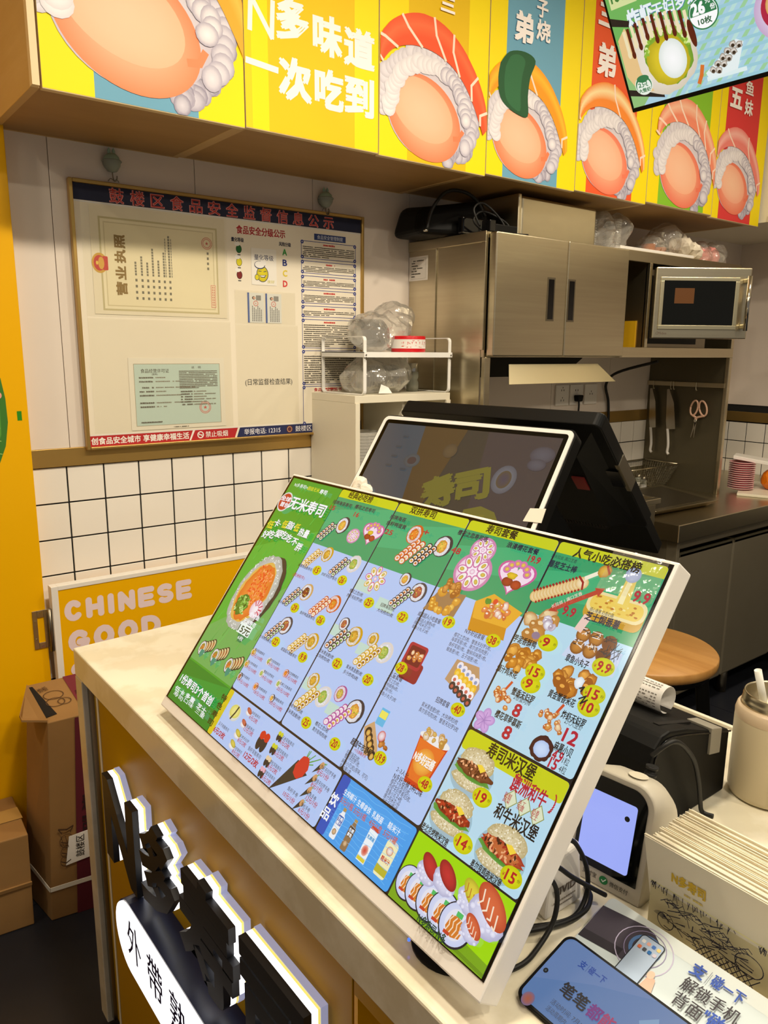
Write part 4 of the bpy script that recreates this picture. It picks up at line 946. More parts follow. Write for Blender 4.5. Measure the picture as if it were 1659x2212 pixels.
PR = [  # stripe colour, stripe x range, ball (cx, cz, r), colours face/deep/top/hi, stripes, band
    ('6aa3c0', (-.0, .229), (.080, 2.130, .168), ('f2b795', 'f0895e', 'f0a830', 'f7bd4c'), 0, None),
    (None, None, None, None, 0, None),
    ('e3bb08', (.84, 1.06), (.902, 2.092, .138), ('f2b28e', 'ee8158', 'e8552c', 'ee6c40'), 7, None),
    ('6aa3c0', (1.212, 1.462), (1.285, 2.090, .126), ('f2b28e', 'ee7f54', 'f09a18', 'f8bb30'), 3, '1e5430'),
    ('ea5a2c', (1.609, 1.863), (1.702, 2.096, .130), ('f2b08e', 'ec7a5c', 'f08a30', 'f6dfa8'), 3, None),
    ('84c02c', (2.022, 2.328), (2.157, 2.112, .142), ('f2b08e', 'e8745a', 'ee8a6c', 'f6c2a4'), 8, None),
    ('d8383a', (2.437, 2.687), (2.528, 2.112, .122), ('f0a68a', 'e47458', 'e88078', 'f2b4ac'), 4, None)]
def door_art(i, parent):
    x0, x1 = DX[i]+.002, DX[i+1]-.002; z0, z1 = DZ[i]+.002, 2.70; a = Art((0, -.4045, 0), (1, 0, 0), (0, 0, 1), step=.00006)
    a.rect(x0, z0, x1, z1, 'f4dc00')
    col, rng, ball, cs, st, band = PR[i]
    if i == 0: a.rect(fx(0), z0, fx(.231), z1, col)
    elif i == 1:
        a.rect(.36, z0, .38, z1, 'eecb10'); a.rect(fx(.413), z0, fx(.664), z1, 'efc004')
        w = 'f3ecf0'
        a.line([(fx(.366), fz(2.192)), (fx(.370), fz(2.262)), (fx(.424), fz(2.186)), (fx(.428), fz(2.262))], .012, w)
        for s_, xa, xb, zc, em in (('多', .440, .524, 2.236, .098), ('味', .542, .622, 2.224, .094), ('道', .634, .724, 2.216, .094)): a.text(s_, fx(xa), fx(xb), fz(zc), em, w, 3)
        a.line([(fx(.357), fz(2.124)), (fx(.436), fz(2.118))], .014, w)
        for s_, xa, xb, zc, em in (('次', .444, .530, 2.106, .098), ('吃', .546, .626, 2.102, .096), ('到', .636, .722, 2.104, .098)): a.text(s_, fx(xa), fx(xb), fz(zc), em, w, 3)
    else: a.rect(fx(rng[0]), z0, fx(rng[1]), z1, col)
    if ball:
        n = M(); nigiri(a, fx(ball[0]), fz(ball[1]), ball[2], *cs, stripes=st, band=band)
    w = 'f7f2f2'
    if i == 2: a.text('兰', fx(.95), fx(1.0), fz(2.395), .055, w, 2)
    if i == 3: a.text('弟', fx(1.243), fx(1.318), fz(2.405), .085, w, 3); a.text('子', fx(1.332), fx(1.38), fz(2.475), .055, w, 2); a.text('烧', fx(1.335), fx(1.395), fz(2.415), .060, w, 2)
    if i == 4: a.text('三', fx(1.625), fx(1.72), fz(2.53), .08, w, 3); a.text('弟', fx(1.632), fx(1.722), fz(2.40), .10, w, 3)
    if i == 6: a.text('五', fx(2.452), fx(2.535), fz(2.440), .085, w, 3); a.text('鱼', fx(2.555), fx(2.615), fz(2.492), .055, w, 2); a.text('妹', fx(2.560), fx(2.620), fz(2.422), .062, w, 2)
    # keep the print inside the door
    a.v = [Vector((min(max(p.x, x0), x1), p.y, min(max(p.z, z0), z1))) for p in a.v]
    a.build('print', 'print', parent)
LAB = {0: ('leftmost overhead cabinet, its yellow door printed with a blue stripe and orange-topped sushi', [0]),
       1: ('overhead cabinet with white Chinese lettering on one yellow door and salmon sushi on the other', [1, 2]),
       3: ('overhead cabinet with a blue-striped door of green-banded sushi and a red-striped door', [3, 4]),
       5: ('rightmost overhead cabinet, one door striped green and one striped crimson', [5, 6])}
for k, (lab, ds) in LAB.items():
    x0 = DX[ds[0]]-(.016 if k == 0 else 0); x1 = DX[ds[-1]+1]; zb = DZ[ds[0]]+.004
    t = thing('overhead_cabinet', lab, 'cabinet', ((x0+x1)/2, -.2, zb))
    g = M().box(x0+.0005, x0+.018, -.385, -.0, zb, 2.71).box(x1-.018, x1-.0005, -.385, -.0, zb, 2.71).box(x0+.018, x1-.018, -.012, 0, zb, 2.71).box(x0+.018, x1-.018, -.385, -.012, 2.69, 2.71)
    build('carcass', g, 'plywood', t, bevel=.0008, seg=1)
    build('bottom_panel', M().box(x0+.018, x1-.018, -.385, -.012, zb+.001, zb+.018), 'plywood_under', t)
    if k == 0: build('edge_strip', M().box(x0-.001, x0+.0135, -.404, -.385, zb, 2.71), 'plywood_edge', t)
    for i in ds:
        d = build('door', M().box(DX[i]+.0018, DX[i+1]-.0018, -.404, -.387, DZ[i], 2.70), 'plywood_edge', t, bevel=.0006, seg=1)
        door_art(i, d)

# ================================================================== FOOD SAFETY NOTICE BOARD
bx0, bx1, bz0, bz1 = .052, .988, 1.192, 1.893
t = thing('notice_board', 'large framed notice board with navy title band hanging on the back wall', 'board', ((bx0+bx1)/2, -.02, bz0))
build('backing', M().box(bx0+.004, bx1-.004, -.020, -.0105, bz0+.004, bz1-.004), 'paper', t)
fr = M()
for q in (((bx0, bx0+.010), (bz0, bz1)), ((bx1-.010, bx1), (bz0, bz1)), ((bx0+.01, bx1-.01), (bz0, bz0+.008)), ((bx0+.01, bx1-.01), (bz1-.010, bz1))): fr.box(*q[0], -.028, -.0101, *q[1])
build('frame', fr, 'gold', t, bevel=.002)
a = Art((0, -.0203, 0), (1, 0, 0), (0, 0, 1), step=.00005)
X0, X1 = bx0+.010, bx1-.010
a.rect(X0, bz0+.008, X1, bz1-.01, 'efe6d2')
a.rect(X0, 1.842, X1, 1.884, '141a38'); a.rect(X0, 1.838, X1, 1.8405, 'dfe0e0')
for i, ch in enumerate('鼓楼区食品安全监督信息公示'):
    x = .176+i*.0563; a.lv(4); a.text(ch, x-.019, x+.019, 1.862, .040, 'd88a84', 2); a.text(ch, x-.0178, x+.0178, 1.862, .038, 'b02a26', 0)
a.lv(4).text('食品安全分级公示', .526, .691, 1.812, .025, 'b0202a', 2); a.text('量化等级', .508, .549, 1.783, .013, '1c2340', 2); a.text('风险分级', .669, .711, 1.783, .013, '1c2340', 2)
for i, (ch, c) in enumerate((('A', '2c9a3c'), ('B', '1c2a78'), ('C', 'e2cc3c'), ('D', 'd83030'))): a.text(ch, .681, .696, 1.760-i*.0313, .026, c, 2)
for i, c in enumerate(('1f6a2c', 'd8cc1c', '7c1f1c')):
    z = 1.757-i*.037; a.lv(3).ell(.532, z, .0095, .012, '20202c'); a.ell(.532, z, .0082, .0107, c); a.ell(.527, z+.014, .009, .006, 'f2f0ea'); a.rect(.527, z-.018, .537, z-.015, '444444')
# four big plastic pockets and the papers in them are parts below; rating card art stays here
a.lv(3).rect(.797, 1.806, .918, 1.825, '2c3f78').text('食品安全管理制度', .808, .907, 1.8155, .0135, 'c8cede', 1)
def rule(z1_, z0_, n, x1_=.958, title=True, sd=1):
    a.lv(3)
    for q in ((.748, z0_, x1_, z0_+.0018), (.748, z1_-.0018, x1_, z1_), (.748, z0_, .7498, z1_), (x1_-.0018, z0_, x1_, z1_)): a.rect(*q, '27368a')
    for x in (.752, x1_-.004):
        for z in (z0_+.004, z1_-.004): a.ring(x, z, .002, .0058, '27368a', n=10)
    if title: a.lines((.748+x1_)/2-.022, z1_-.0125, (.748+x1_)/2+.022, z1_-.0055, 1, 'c8342c', .8, sd, 1)
    if n: a.lines(.754, z0_+.004, x1_-.006, z1_-(.015 if title else .006), n, '3a3632', .5, sd)
rule(1.801, 1.748, 6, sd=1); rule(1.741, 1.703, 4, sd=2); rule(1.696, 1.660, 4, sd=3); rule(1.653, 1.611, 5, sd=4); rule(1.604, 1.569, 3, sd=5); rule(1.562, 1.471, 11, sd=6); rule(1.464, 1.355, 13, sd=7); rule(1.350, 1.226, 0, sd=8)
a.lv(3).text('食品安全承诺书', .79, .90, 1.338, .012, 'b0202a', 2)
a.text('(日常监督检查结果)', .541, .708, 1.367, .021, '28231e', 1)
a.lv(2).rect(X0, 1.200, .428, 1.229, 'b81f24').poly([(.428, 1.200), (.500, 1.200), (.511, 1.229), (.428, 1.229)], 'b81f24'); a.poly([(.507, 1.200), (X1, 1.200), (X1, 1.229), (.518, 1.229)], '1c2554')
a.rect(X0, 1.2295, X1, 1.2320, 'e8e4dc'); a.poly([(.351, 1.2), (.356, 1.2), (.370, 1.229), (.363, 1.229)], 'f2ece6')
a.text('创食品安全城市', .066, .204, 1.2145, .0205, 'f6efe8', 2); a.text('享健康幸福生活', .212, .350, 1.2145, .0205, 'f6efe8', 2)
a.ring(.387, 1.2145, .0075, .0105, 'f6efe8'); a.line([(.380, 1.220), (.394, 1.209)], .002, 'f6efe8'); a.line([(.381, 1.2145), (.393, 1.2145)], .002, 'f6efe8')
a.text('禁止吸烟', .403, .476, 1.2145, .0195, 'f6efe8', 1); a.text('举报电话: 12315', .532, .661, 1.2145, .020, 'e8e6ee', 1); a.text('鼓楼区', .717, .779, 1.2145, .020, 'e8e6ee', 1)
a.ell(.695, 1.2145, .0115, .012, '5a2a34'); a.ring(.695, 1.2145, .007, .009, 'c89a6a')
a.build('printed_sheet', 'print_matte', t)
# business licence (turned on its side), food licence, rating card, two health cards: papers of their own
def paper(label, x0, x1, z0, z1, y, name='certificate', cat='certificate', col='paper'):
    r = thing(name, label, cat, ((x0+x1)/2, y, z0)); build('sheet', M().box(x0, x1, y, y+.0006, z0, z1), col, r); return r, Art((0, y-.0001, 0), (1, 0, 0), (0, 0, 1), step=.00003)
r, a = paper('cream business licence turned on its side on the notice board', .100, .486, 1.556, 1.834, -.0216)
a.rect(.100, 1.556, .486, 1.834, 'ece2c8').rect(.122, 1.566, .462, 1.807, 'c9bd90').rect(.127, 1.571, .457, 1.802, 'f0e6c4').rect(.1345, 1.578, .450, 1.795, 'd8cba2').rect(.1375, 1.581, .447, 1.792, 'efe4bf')
a.lv(7).ell(.120, 1.688, .021, .026, 'd4a32c'); a.ell(.119, 1.688, .015, .020, 'c8281c'); a.rect(.128, 1.670, .142, 1.706, 'c8281c', .003); a.ell(.124, 1.688, .008, .016, 'dca838'); a.ell(.113, 1.688, .003, .005, 'f0cc4c')
for ch, z in zip('营业执照', (1.625, 1.666, 1.709, 1.747)): a.text(ch, .176-.0165, .176+.0165, z, .031, '8a6a1c', 3, ang=pi/2)
a.lv(8)
for x, n, zz in ((.214, 5, 1.70), (.231, 8, 1.72), (.247, 5, 1.70), (.263, 8, 1.74), (.279, 5, 1.71), (.295, 8, 1.73), (.311, 9, 1.78)):
    for k in range(4): a.rect(x, 1.598+k*.016, x+.006, 1.605+k*.016, '6f6a58', bump=False)
    for k in range(int((zz-1.662)/.0075)): a.rect(x, 1.662+k*.0075, x+.0052, 1.668+k*.0075, '77725f', bump=False)
for k in range(14): a.rect(.302, 1.662+k*.0075, .3045, 1.668+k*.0075, '8a8672', bump=False); a.rect(.319, 1.662+k*.0075, .3215, 1.668+k*.0075, '8a8672', bump=False)
a.lv(8).ring(.429, 1.763, .0150, .0165, 'c8483c'); a.ring(.429, 1.763, .0105, .0128, 'dc8a7c'); a.text('★', .424, .434, 1.763, .012, 'c8483c', 1)
for k in range(4): a.rect(.428, 1.690+k*.014, .434, 1.697+k*.014, '6f6a58')
a.rect(.437, 1.585, .452, 1.648, 'd87a6c').rect(.4385, 1.5865, .4505, 1.6465, 'efe4bf')
for k in range(8): a.rect(.441, 1.590+k*.007, .4435, 1.595+k*.007, 'cf6a5c', bump=False); a.rect(.446, 1.590+k*.007, .4485, 1.595+k*.007, 'cf6a5c', bump=False)
a.build('print', 'print_matte', r)
r, a = paper('pale blue food licence on white paper, lower left of the notice board', .180, .470, 1.238, 1.440, -.0218)
a.rect(.180, 1.238, .470, 1.440, 'efe9d9', .004).rect(.194, 1.249, .456, 1.424, 'a79c80').rect(.1955, 1.2505, .4545, 1.4225, 'c4dad2')
a.lv(5).text('食品经营许可证', .214, .297, 1.404, .0125, '4a4436', 1); a.text('(副本)', .246, .263, 1.3945, .006, '4a4436', 1); a.text('说    明', .366, .395, 1.413, .0075, '4a4436', 1)
for k, z in enumerate((1.385, 1.374, 1.357, 1.346, 1.335, 1.314, 1.303)): a.lines(.208, z-.003, .250, z+.003, 1, '5a5446', .8, k, 1); a.lines(.256, z-.0026, .256+.03+.045*(k % 3), z+.0026, 1, '8a8576', .7, k+9, 1)
a.lines(.327, 1.352, .447, 1.405, 11, '6a6455', .55, 33); 
for k in range(6): a.lines(.330, 1.344-k*.0075-.0025, .366, 1.344-k*.0075+.0025, 1, '5a5446', .8, k+50, 1); a.lines(.370, 1.344-k*.0075-.0022, .41+.03*(k % 2), 1.344-k*.0075+.0022, 1, '8a8576', .7, k+70, 1)
a.lines(.208, 1.257, .270, 1.262, 1, '5a5446', .8, 90, 1); a.lines(.304, 1.2415, .350, 1.2445, 1, '4a4436', .8, 91, 1)
a.lv(6).ring(.405, 1.296, .0168, .0183, 'd0483c'); a.ring(.405, 1.296, .0125, .0148, 'dc8a7c'); a.text('★', .399, .411, 1.296, .013, 'd0483c', 1)
a.build('print', 'print_matte', r)
r, a = paper('white rating card with a yellow smiling face in a chef hat', .572, .658, 1.658, 1.764, -.0214, 'rating_card', 'card')
a.rect(.572, 1.658, .658, 1.764, 'f2eee4').text('量化等级', .582, .648, 1.738, .0175, '3a4566', 1)
a.ell(.609, 1.690, .0205, .0235, '27305a').ell(.609, 1.690, .0185, .0215, 'e2d422', 'cfc010').ell(.600, 1.716, .0185, .012, '27305a').ell(.600, 1.717, .0165, .010, 'f4f2ee').ell(.612, 1.723, .010, .0085, 'f4f2ee')
a.line([(.596, 1.698), (.605, 1.698)], .0018, '27305a').line([(.613, 1.697), (.622, 1.699)], .0018, '27305a').poly([(.598, 1.686), (.622, 1.688), (.616, 1.680), (.604, 1.680)], '27305a').poly([(.600, 1.685), (.619, 1.6865), (.614, 1.682), (.605, 1.682)], 'f2efe8')
a.ell(.590, 1.680, .008, .009, '27305a').ell(.590, 1.680, .0065, .0075, 'e2d422'); a.text('良好', .626, .650, 1.669, .010, 'd8d070', 1)
a.build('print', 'print_matte', r)
for i, x in enumerate((.5555, .617)):
    r, a = paper(('left' if i == 0 else 'right')+' one of the two small blue-edged health cards on the notice board', x, x+.056, 1.546, 1.634, -.0214, 'health_card', 'card')
    a.rect(x, 1.546, x+.056, 1.634, 'e4e6e2').rect(x, 1.546, x+.006, 1.634, '3458a4').ell(x+.0215, 1.619, .006, .005, '3c2a22').ell(x+.0235, 1.619, .0045, .004, 'd8a890').rect(x+.029, 1.612, x+.046, 1.627, '8a8a88')
    a.ring(x+.028, 1.603, .006, .0085, 'd88a80'); a.text('★', x+.0255, x+.0305, 1.603, .006, 'd06a60', 1)
    for k in range(6):
        for z in range(int(9-k % 3)): a.rect(x+.015+k*.006, 1.550+z*.0052, x+.018+k*.006, 1.554+z*.0052, '6a6a70', bump=False)
    a.build('print', 'print_matte', r)
for lab, q in (('upper left', (.078, .492, 1.550, 1.838)), ('lower left', (.078, .495, 1.236, 1.546)), ('lower middle', (.512, .730, 1.236, 1.540)), ('small centre', (.512, .722, 1.542, 1.640))):
    g = M(); n = 9; x0, x1, z0, z1 = q
    V = [(x0+(x1-x0)*i/n, -.0232-.0022*sin(pi*i/n)*sin(pi*j/n)*(1+.6*noise.noise((i*.9+x0*9, j*.8, z0*7))), z0+(z1-z0)*j/n) for j in range(n+1) for i in range(n+1)]
    g.add(V, [(j*(n+1)+i, j*(n+1)+i+1, (j+1)*(n+1)+i+1, (j+1)*(n+1)+i) for j in range(n) for i in range(n)], True)
    build('pocket', g, 'pocket', t).update_tag()
# rabbit hooks
for i, (x, z) in enumerate(((.167, 1.944), (.838, 1.931))):
    lab = ('left', 'right')[i]+' grey rabbit-shaped wall hook holding up the notice board'
    t = thing('wall_hook', lab, 'hook', (x, -.008, z-.05))
    build('body', M().lathe([(0, -.026), (.012, -.023), (.021, -.010), (.023, 0), (.0225, .003)], (x, -.026, z), 24), 'rabbit_grey', t)
    build('head', M().lathe([(.0215, .003), (.019, .012), (.011, .020), (0, .022)], (x, -.026, z), 24), 'rabbit_green', t)
    build('collar', M().lathe([(.0235, -.001), (.0258, .001), (.0235, .004)], (x, -.026, z), 24), 'rabbit_grey', t)
    build('mount', M().cyl((x, -.007, z), (x, -.018, z), .018), 'rabbit_grey', t)
    for s_ in (-1, 1): build('ear', M().lathe([(0, -.004), (.004, 0), (.0045, .010), (0, .018)], (x+s_*.006, -.026, z+.018), 10), 'rabbit_green', t)
    build('hook_wire', M().tube([(x, -.026, z-.026), (x+.001, -.027, z-.040), (x+.004, -.030, z-.047), (x+.009, -.031, z-.043), (x+.010, -.031, z-.034)], .0016), 'steel_dark', t)
    hz = z-.046; yy = -.024
    single('hanging_wire', M().tube([(x-.012, yy, 1.896), (x-.005, yy-.002, 1.903), (x+.004, yy-.006, hz-.002), (x+.010, yy-.002, 1.903), (x+.017, yy, 1.896)], .0012), 'steel_dark', 'thin wire loop joining the notice board to the '+('left' if i == 0 else 'right')+' rabbit hook', 'wire')
# ================================================================== WHITE STORAGE CABINET with rack, bags, tape roll
def bag_mesh(pts, amp=.012, freq=28, seed=0, sub=3):
    """crumpled film bag: hull through ellipsoids, folded by noise. pts = [(centre, radii)]"""
    bm = bmesh.new(); bmesh.ops.create_icosphere(bm, subdivisions=sub, radius=1)
    c0, r0 = Vector(pts[0][0]), Vector(pts[0][1]); vs = []
    for v in bm.verts:
        d = v.co.normalized(); best = 0
        for c, r in pts:     # support in direction d from the first centre
            c = Vector(c); r = Vector(r); k = (c-c0).dot(d)+math.sqrt((r.x*d.x)**2+(r.y*d.y)**2+(r.z*d.z)**2)
            best = max(best, k if c is not c0 else 0)
        e = 1/math.sqrt((d.x/r0.x)**2+(d.y/r0.y)**2+(d.z/r0.z)**2)
        p = c0+d*(e*.35+best*.65)
        q = p*freq+Vector((seed*7, 0, 0)); n = noise.noise(q*.45)*1.5+.55*noise.noise(q)
        n2 = abs(noise.noise(q*.8+Vector((9, 3, 1)))); n3 = max(0, noise.noise(q*.5+Vector((2, 8, 5))))
        vs.append(p+d*amp*(n-1.1*n2)+Vector((0, 0, amp*1.6*n3*max(0, d.z))))
    zb = min(c[2]-r[2] for c, r in pts)
    vs = [Vector((p.x, p.y, max(p.z, zb))) for p in vs]
    g = M(); g.add(vs, [tuple(v.index for v in f.verts) for f in bm.faces], False); bm.free(); return g
def lid_mesh(r=.055, h=.012):
    return M().lathe([(0, .004), (r*.8, .004), (r*.84, h), (r*.95, h), (r*.97, 0), (r, 0)], (0, 0, 0), 20)

x0, x1, y1, zt = .782, 1.172, -.262, 1.330
t = thing('storage_cabinet', 'cream open-front storage cabinet standing against the wall beside the steel cupboards', 'cabinet', ((x0+x1)/2, -.13, 0))
build('side_panel', M().box(x0, x0+.015, y1+.003, -.012, 0, zt-.0232), 'cream_paint', t, bevel=.001)
build('side_panel', M().box(x1-.015, x1, y1+.003, -.012, 0, zt-.0232), 'cream_paint', t, bevel=.001)
build('top_panel', M().box(x0, x1, y1, -.012, zt-.023, zt), 'cream_paint', t, bevel=.001)
build('back_panel', M().box(x0+.015, x1-.015, -.02, -.012, 0, zt-.023), 'cream_paint', t)
build('front_frame', M().box(x0, x0+.017, y1-.004, y1+.004, 0, zt-.023).box(x1-.018, x1, y1-.004, y1+.004, 0, zt-.023), 'cream_paint', t, bevel=.001)
for z in (.35, .70, 1.05): build('shelf', M().box(x0+.015, x1-.015, y1+.006, -.02, z, z+.015), 'cream_paint', t)
build('partition', M().box(.985, .995, -.24, -.02, 1.065, zt-.023), 'cream_paint', t)
p = single('box_lid', lid_mesh(.062, .010).xf(Matrix.Translation((.865, -.185, 1.0655))), 'lid', 'clear plastic container lid stacked inside the cream storage cabinet', 'lid', 'clear lids stacked in the storage cabinet')
for k in range(1, 15): c = p.copy(); COL.objects.link(c); c.location.z = p.location.z+k*.0098
# rack
t = thing('shelf_rack', 'white metal two-tier rack standing on top of the cream cabinet', 'rack', (.99, -.15, zt))
def loop(xc):
    g = M(); w = .0055; ya, yb, za, zb = -.262, -.030, zt+.001, 1.508; r = .012; P = []
    for cy, cz, a in ((yb-r, zb-r, 0), (ya+r, zb-r, 90), (ya+r, za+r, 180), (yb-r, za+r, 270)):
        P += [(cy+r*cos(radians(a+q)), cz+r*sin(radians(a+q))) for q in (0, 30, 60, 90)]
    n = len(P); th = .003; cy, cz = (ya+yb)/2, (za+zb)/2
    I = [(y+(th if y < cy else -th), z+(th if z < cz else -th)) for y, z in P]; v = []
    for x in (xc-w, xc+w): v += [(x, y, z) for y, z in P]+[(x, y, z) for y, z in I]
    f = []
    for i in range(n):
        j = (i+1) % n
        f += [(i, j, n+j, n+i), (2*n+j, 2*n+i, 3*n+i, 3*n+j), (j, i, 2*n+i, 2*n+j), (n+i, n+j, 3*n+j, 3*n+i)]
    return g.add(v, f)
build('end_frame', loop(.820), 'white_metal', t); build('end_frame', loop(1.1665), 'white_metal', t)
build('shelf', M().box(.8135, 1.173, -.2655, -.030, 1.458, 1.461).box(.8135, 1.173, -.267, -.264, 1.445, 1.461).box(.8135, .816, -.264, -.032, 1.445, 1.4605), 'white_metal', t)
for x in (.820, 1.1665): build('screw', M().cyl((x, -.2675, 1.452), (x, -.2695, 1.452), .0022, 10).box(x-.0012, x+.0012, -.2685, -.2665, 1.437, 1.446), 'steel_dark', t)
g = M().lathe([(.032, 0), (.0545, 0), (.0555, .002), (.0555, .0485), (.0545, .0505), (.032, .0505), (.032, 0)], (1.040, -.200, 1.4612), 40)
t = thing('tape_roll', 'roll of red-edged white printed sealing film on the upper rack shelf', 'tape', (1.040, -.200, 1.4612))
build('roll', g, 'red_gloss', t)
build('printed_band', M().lathe([(.0559, .0115), (.0559, .040)], (1.040, -.200, 1.4612), 40), 'paper', t)
g = Art((0, 0, 0), (1, 0, 0), (0, 0, 1)); rg = random.Random(4)
for k in range(34):
    an = radians(200+rg.random()*150); z = .013+.024*rg.random(); l = .05+.12*rg.random(); R_ = .0562; c = 'd86a50' if k % 3 else 'd8202a'
    P = [(1.040+R_*cos(an+q), -.200+R_*sin(an+q), 1.4612+z+h) for q, h in ((0, 0), (l, 0), (l, .0012), (0, .0012))]; o = len(g.v); g.v += [Vector(q) for q in P]; g.f.append((o, o+1, o+2, o+3)); g.c += [lin(c)]*4
for k in range(9):
    an = radians(215+k*14); P = [(1.040+.0562*cos(an+q), -.200+.0562*sin(an+q), 1.4612+.028+h) for q, h in ((-.025, .004), (.025, .004), (0, -.004))]; o = len(g.v); g.v += [Vector(q) for q in P]; g.f.append((o, o+1, o+2)); g.c += [lin('d8202a')]*3
g.build('band_print', 'print', t)
# bags of lids
def lid_row(n, p0, d, r, name, label, group, tilt):
    g = lid_mesh(r, .010); d = Vector(d); q = Vector((0, 0, 1)).rotation_difference(tilt if tilt else d)
    o = build(name, g, 'lid', off=(0, 0, 0)); tag(o, label, 'lid', group); o.location = p0; o.rotation_mode = 'QUATERNION'; o.rotation_quaternion = q
    for k in range(1, n): c = o.copy(); COL.objects.link(c); c.location = Vector(p0)+d*k
    return o
lid_row(14, (.885, -.120, 1.520), (.0068, -.001, 0), .046, 'bowl_lid', 'clear ribbed lid in the plastic bag on the upper rack shelf', 'lids bagged on the upper rack shelf', Vector((1, -.1, .25)))
single('plastic_bag', bag_mesh([((.99, -.125, 1.528), (.115, .080, .064)), ((1.05, -.13, 1.575), (.055, .06, .045)), ((.93, -.12, 1.50), (.06, .06, .038))], .016, 30, 2, 4), 'film', 'crumpled clear bag of lids on the upper rack shelf behind the tape roll', 'plastic bag')
lid_row(15, (.870, -.150, 1.378), (.0110, 0, 0), .042, 'bowl_lid', 'clear ribbed lid in the plastic bag on the lower rack level', 'lids bagged on the lower rack level', Vector((1, 0, .12)))
single('plastic_bag', bag_mesh([((.945, -.150, 1.386), (.125, .085, .052)), ((1.02, -.15, 1.40), (.05, .07, .052)), ((.86, -.17, 1.36), (.05, .07, .026))], .013, 34, 5, 4), 'film', 'crumpled clear bag of lids lying on the cabinet top inside the rack', 'plastic bag')
g = M(); 
tag_l = single('paper_label', M().add([(.885, -.245, 1.334), (.935, -.250, 1.334), (.925, -.243, 1.352), (.898, -.241, 1.362)], [(0, 1, 2, 3)]), 'paper', 'small white printed paper label leaning on the bag inside the rack', 'label', solid=.0006)
t = thing('pepper_mill', 'clear plastic spice shaker with silver cap beside the bag inside the rack', 'shaker', (1.118, -.13, zt))
build('body', M().lathe([(0, 0), (.021, 0), (.021, .030), (.017, .038), (.021, .046), (.021, .062), (.018, .066), (0, .066)], (1.118, -.13, zt+.001), 24), 'glass_jar', t)
build('cap', M().lathe([(.0195, .066), (.0195, .091), (.0165, .094), (0, .094)], (1.118, -.13, zt+.001), 24), 'steel_polish', t)

# ================================================================== STEEL WALL CUPBOARDS on side panels, over the worktop
WT = .843
t = thing('steel_cupboard', 'wide stainless steel cupboard with two doors and open bays on tall side panels', 'cupboard', (1.95, -.2, WT))
g = M().box(1.2, 2.70, -.385, -.008, 1.812, 1.830).box(1.2, 2.70, -.385, -.008, 1.447, 1.460).box(1.2, 1.204, -.385, -.008, 1.46, 1.812).box(1.204, 2.70, -.016, -.008, 1.46, 1.812).box(1.888, 1.893, -.385, -.016, 1.46, 1.812).box(2.045, 2.055, -.39, -.016, 1.46, 1.812).box(2.690, 2.70, -.385, -.008, 1.46, 1.812)
build('carcass', g, 'steel_h', t)
build('front_rail', M().box(1.893, 2.705, -.402, -.385, 1.795, 1.832).box(1.893, 2.705, -.402, -.385, 1.447, 1.485).box(2.045, 2.062, -.402, -.385, 1.485, 1.795).box(2.683, 2.705, -.402, -.385, 1.485, 1.795), 'steel', t, bevel=.001)
for i, (xa, xb) in enumerate(((1.206, 1.5465), (1.5495, 1.887))):
    d = build('door', M().box(xa, xb, -.420, -.388, 1.450, 1.828), 'steel', t, bevel=.004)
    hx = 1.468 if i == 0 else 1.573
    build('recess_handle', M().box(hx-.019, hx+.019, -.4215, -.4195, 1.566, 1.706), 'steel_dark', d)
    build('handle_slot', M().box(hx-.013, hx+.013, -.4222, -.4210, 1.572, 1.700), 'black_gloss', d)
sp = build('side_panel', M().box(1.1985, 1.2015, -.370, -.008, 1.05, 1.829), 'steel_dark' if 0 else 'steel', t)
build('side_rim', M().box(1.193, 1.1985, -.385, -.008, 1.800, 1.832).box(1.194, 1.1985, -.152, -.147, 1.05, 1.800).box(1.193, 1.1985, -.385, -.368, 1.470, 1.800), 'steel', t, bevel=.001)
build('corner_post', M().box(1.190, 1.215, -.402, -.385, WT, 1.447), 'steel', t, bevel=.002)
build('side_panel', M().box(1.1985, 1.2015, -.385, -.008, WT, 1.05), 'steel', t)
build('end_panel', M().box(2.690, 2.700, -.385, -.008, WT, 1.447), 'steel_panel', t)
build('end_rim', M().box(2.683, 2.705, -.402, -.385, WT, 1.447), 'steel', t, bevel=.002)
build('bay_light_sheet', M().box(1.8935, 2.0445, -.025, -.0165, 1.461, 1.60).box(2.040, 2.0448, -.36, -.025, 1.461, 1.585), 'yellow_light', t)  # yellow light inside the open bay, put in as coloured sheets
# sloping hood plate under the doors
build('hood_back', M().prism([(-.05, 1.446), (-.385, 1.446), (-.30, 1.380), (-.05, 1.380)], 1.23, 1.70, 'x'), 'black_plastic', t)
build('hood_plate', M().hexa([(1.254, -.450, 1.362), (1.814, -.450, 1.362), (1.814, -.447, 1.362), (1.254, -.447, 1.362)], [(1.300, -.402, 1.425), (1.765, -.402, 1.425), (1.765, -.399, 1.425), (1.300, -.399, 1.425)]), 'steel_bright', t, bevel=.0008)
a = Art((1.1975, 0, 0), (0, -1, 0), (0, 0, 1)); a.rect(.008, 1.703, .106, 1.783, 'e6e0d6'); a.rect(.018, 1.709, .096, 1.777, '9a948a').rect(.0186, 1.7096, .0954, 1.7764, 'e6e0d6')
n = thing('paper_notice', 'white printed notice taped to the upper left side of the steel cupboard', 'notice', (1.1975, -.057, 1.703)); build('sheet', M().box(1.1978, 1.1984, -.106, -.008, 1.703, 1.783), 'paper', n)
a.lines(.030, 1.7655, .085, 1.7715, 1, '5a554c', .8, 3, 1)
for k in range(6): a.lines(.022, 1.7585-k*.0088, .040+.010*((k*7) % 5), 1.7635-k*.0088, 1, '4a453c', .8, k, 1)
a.build('print', 'print_matte', n)
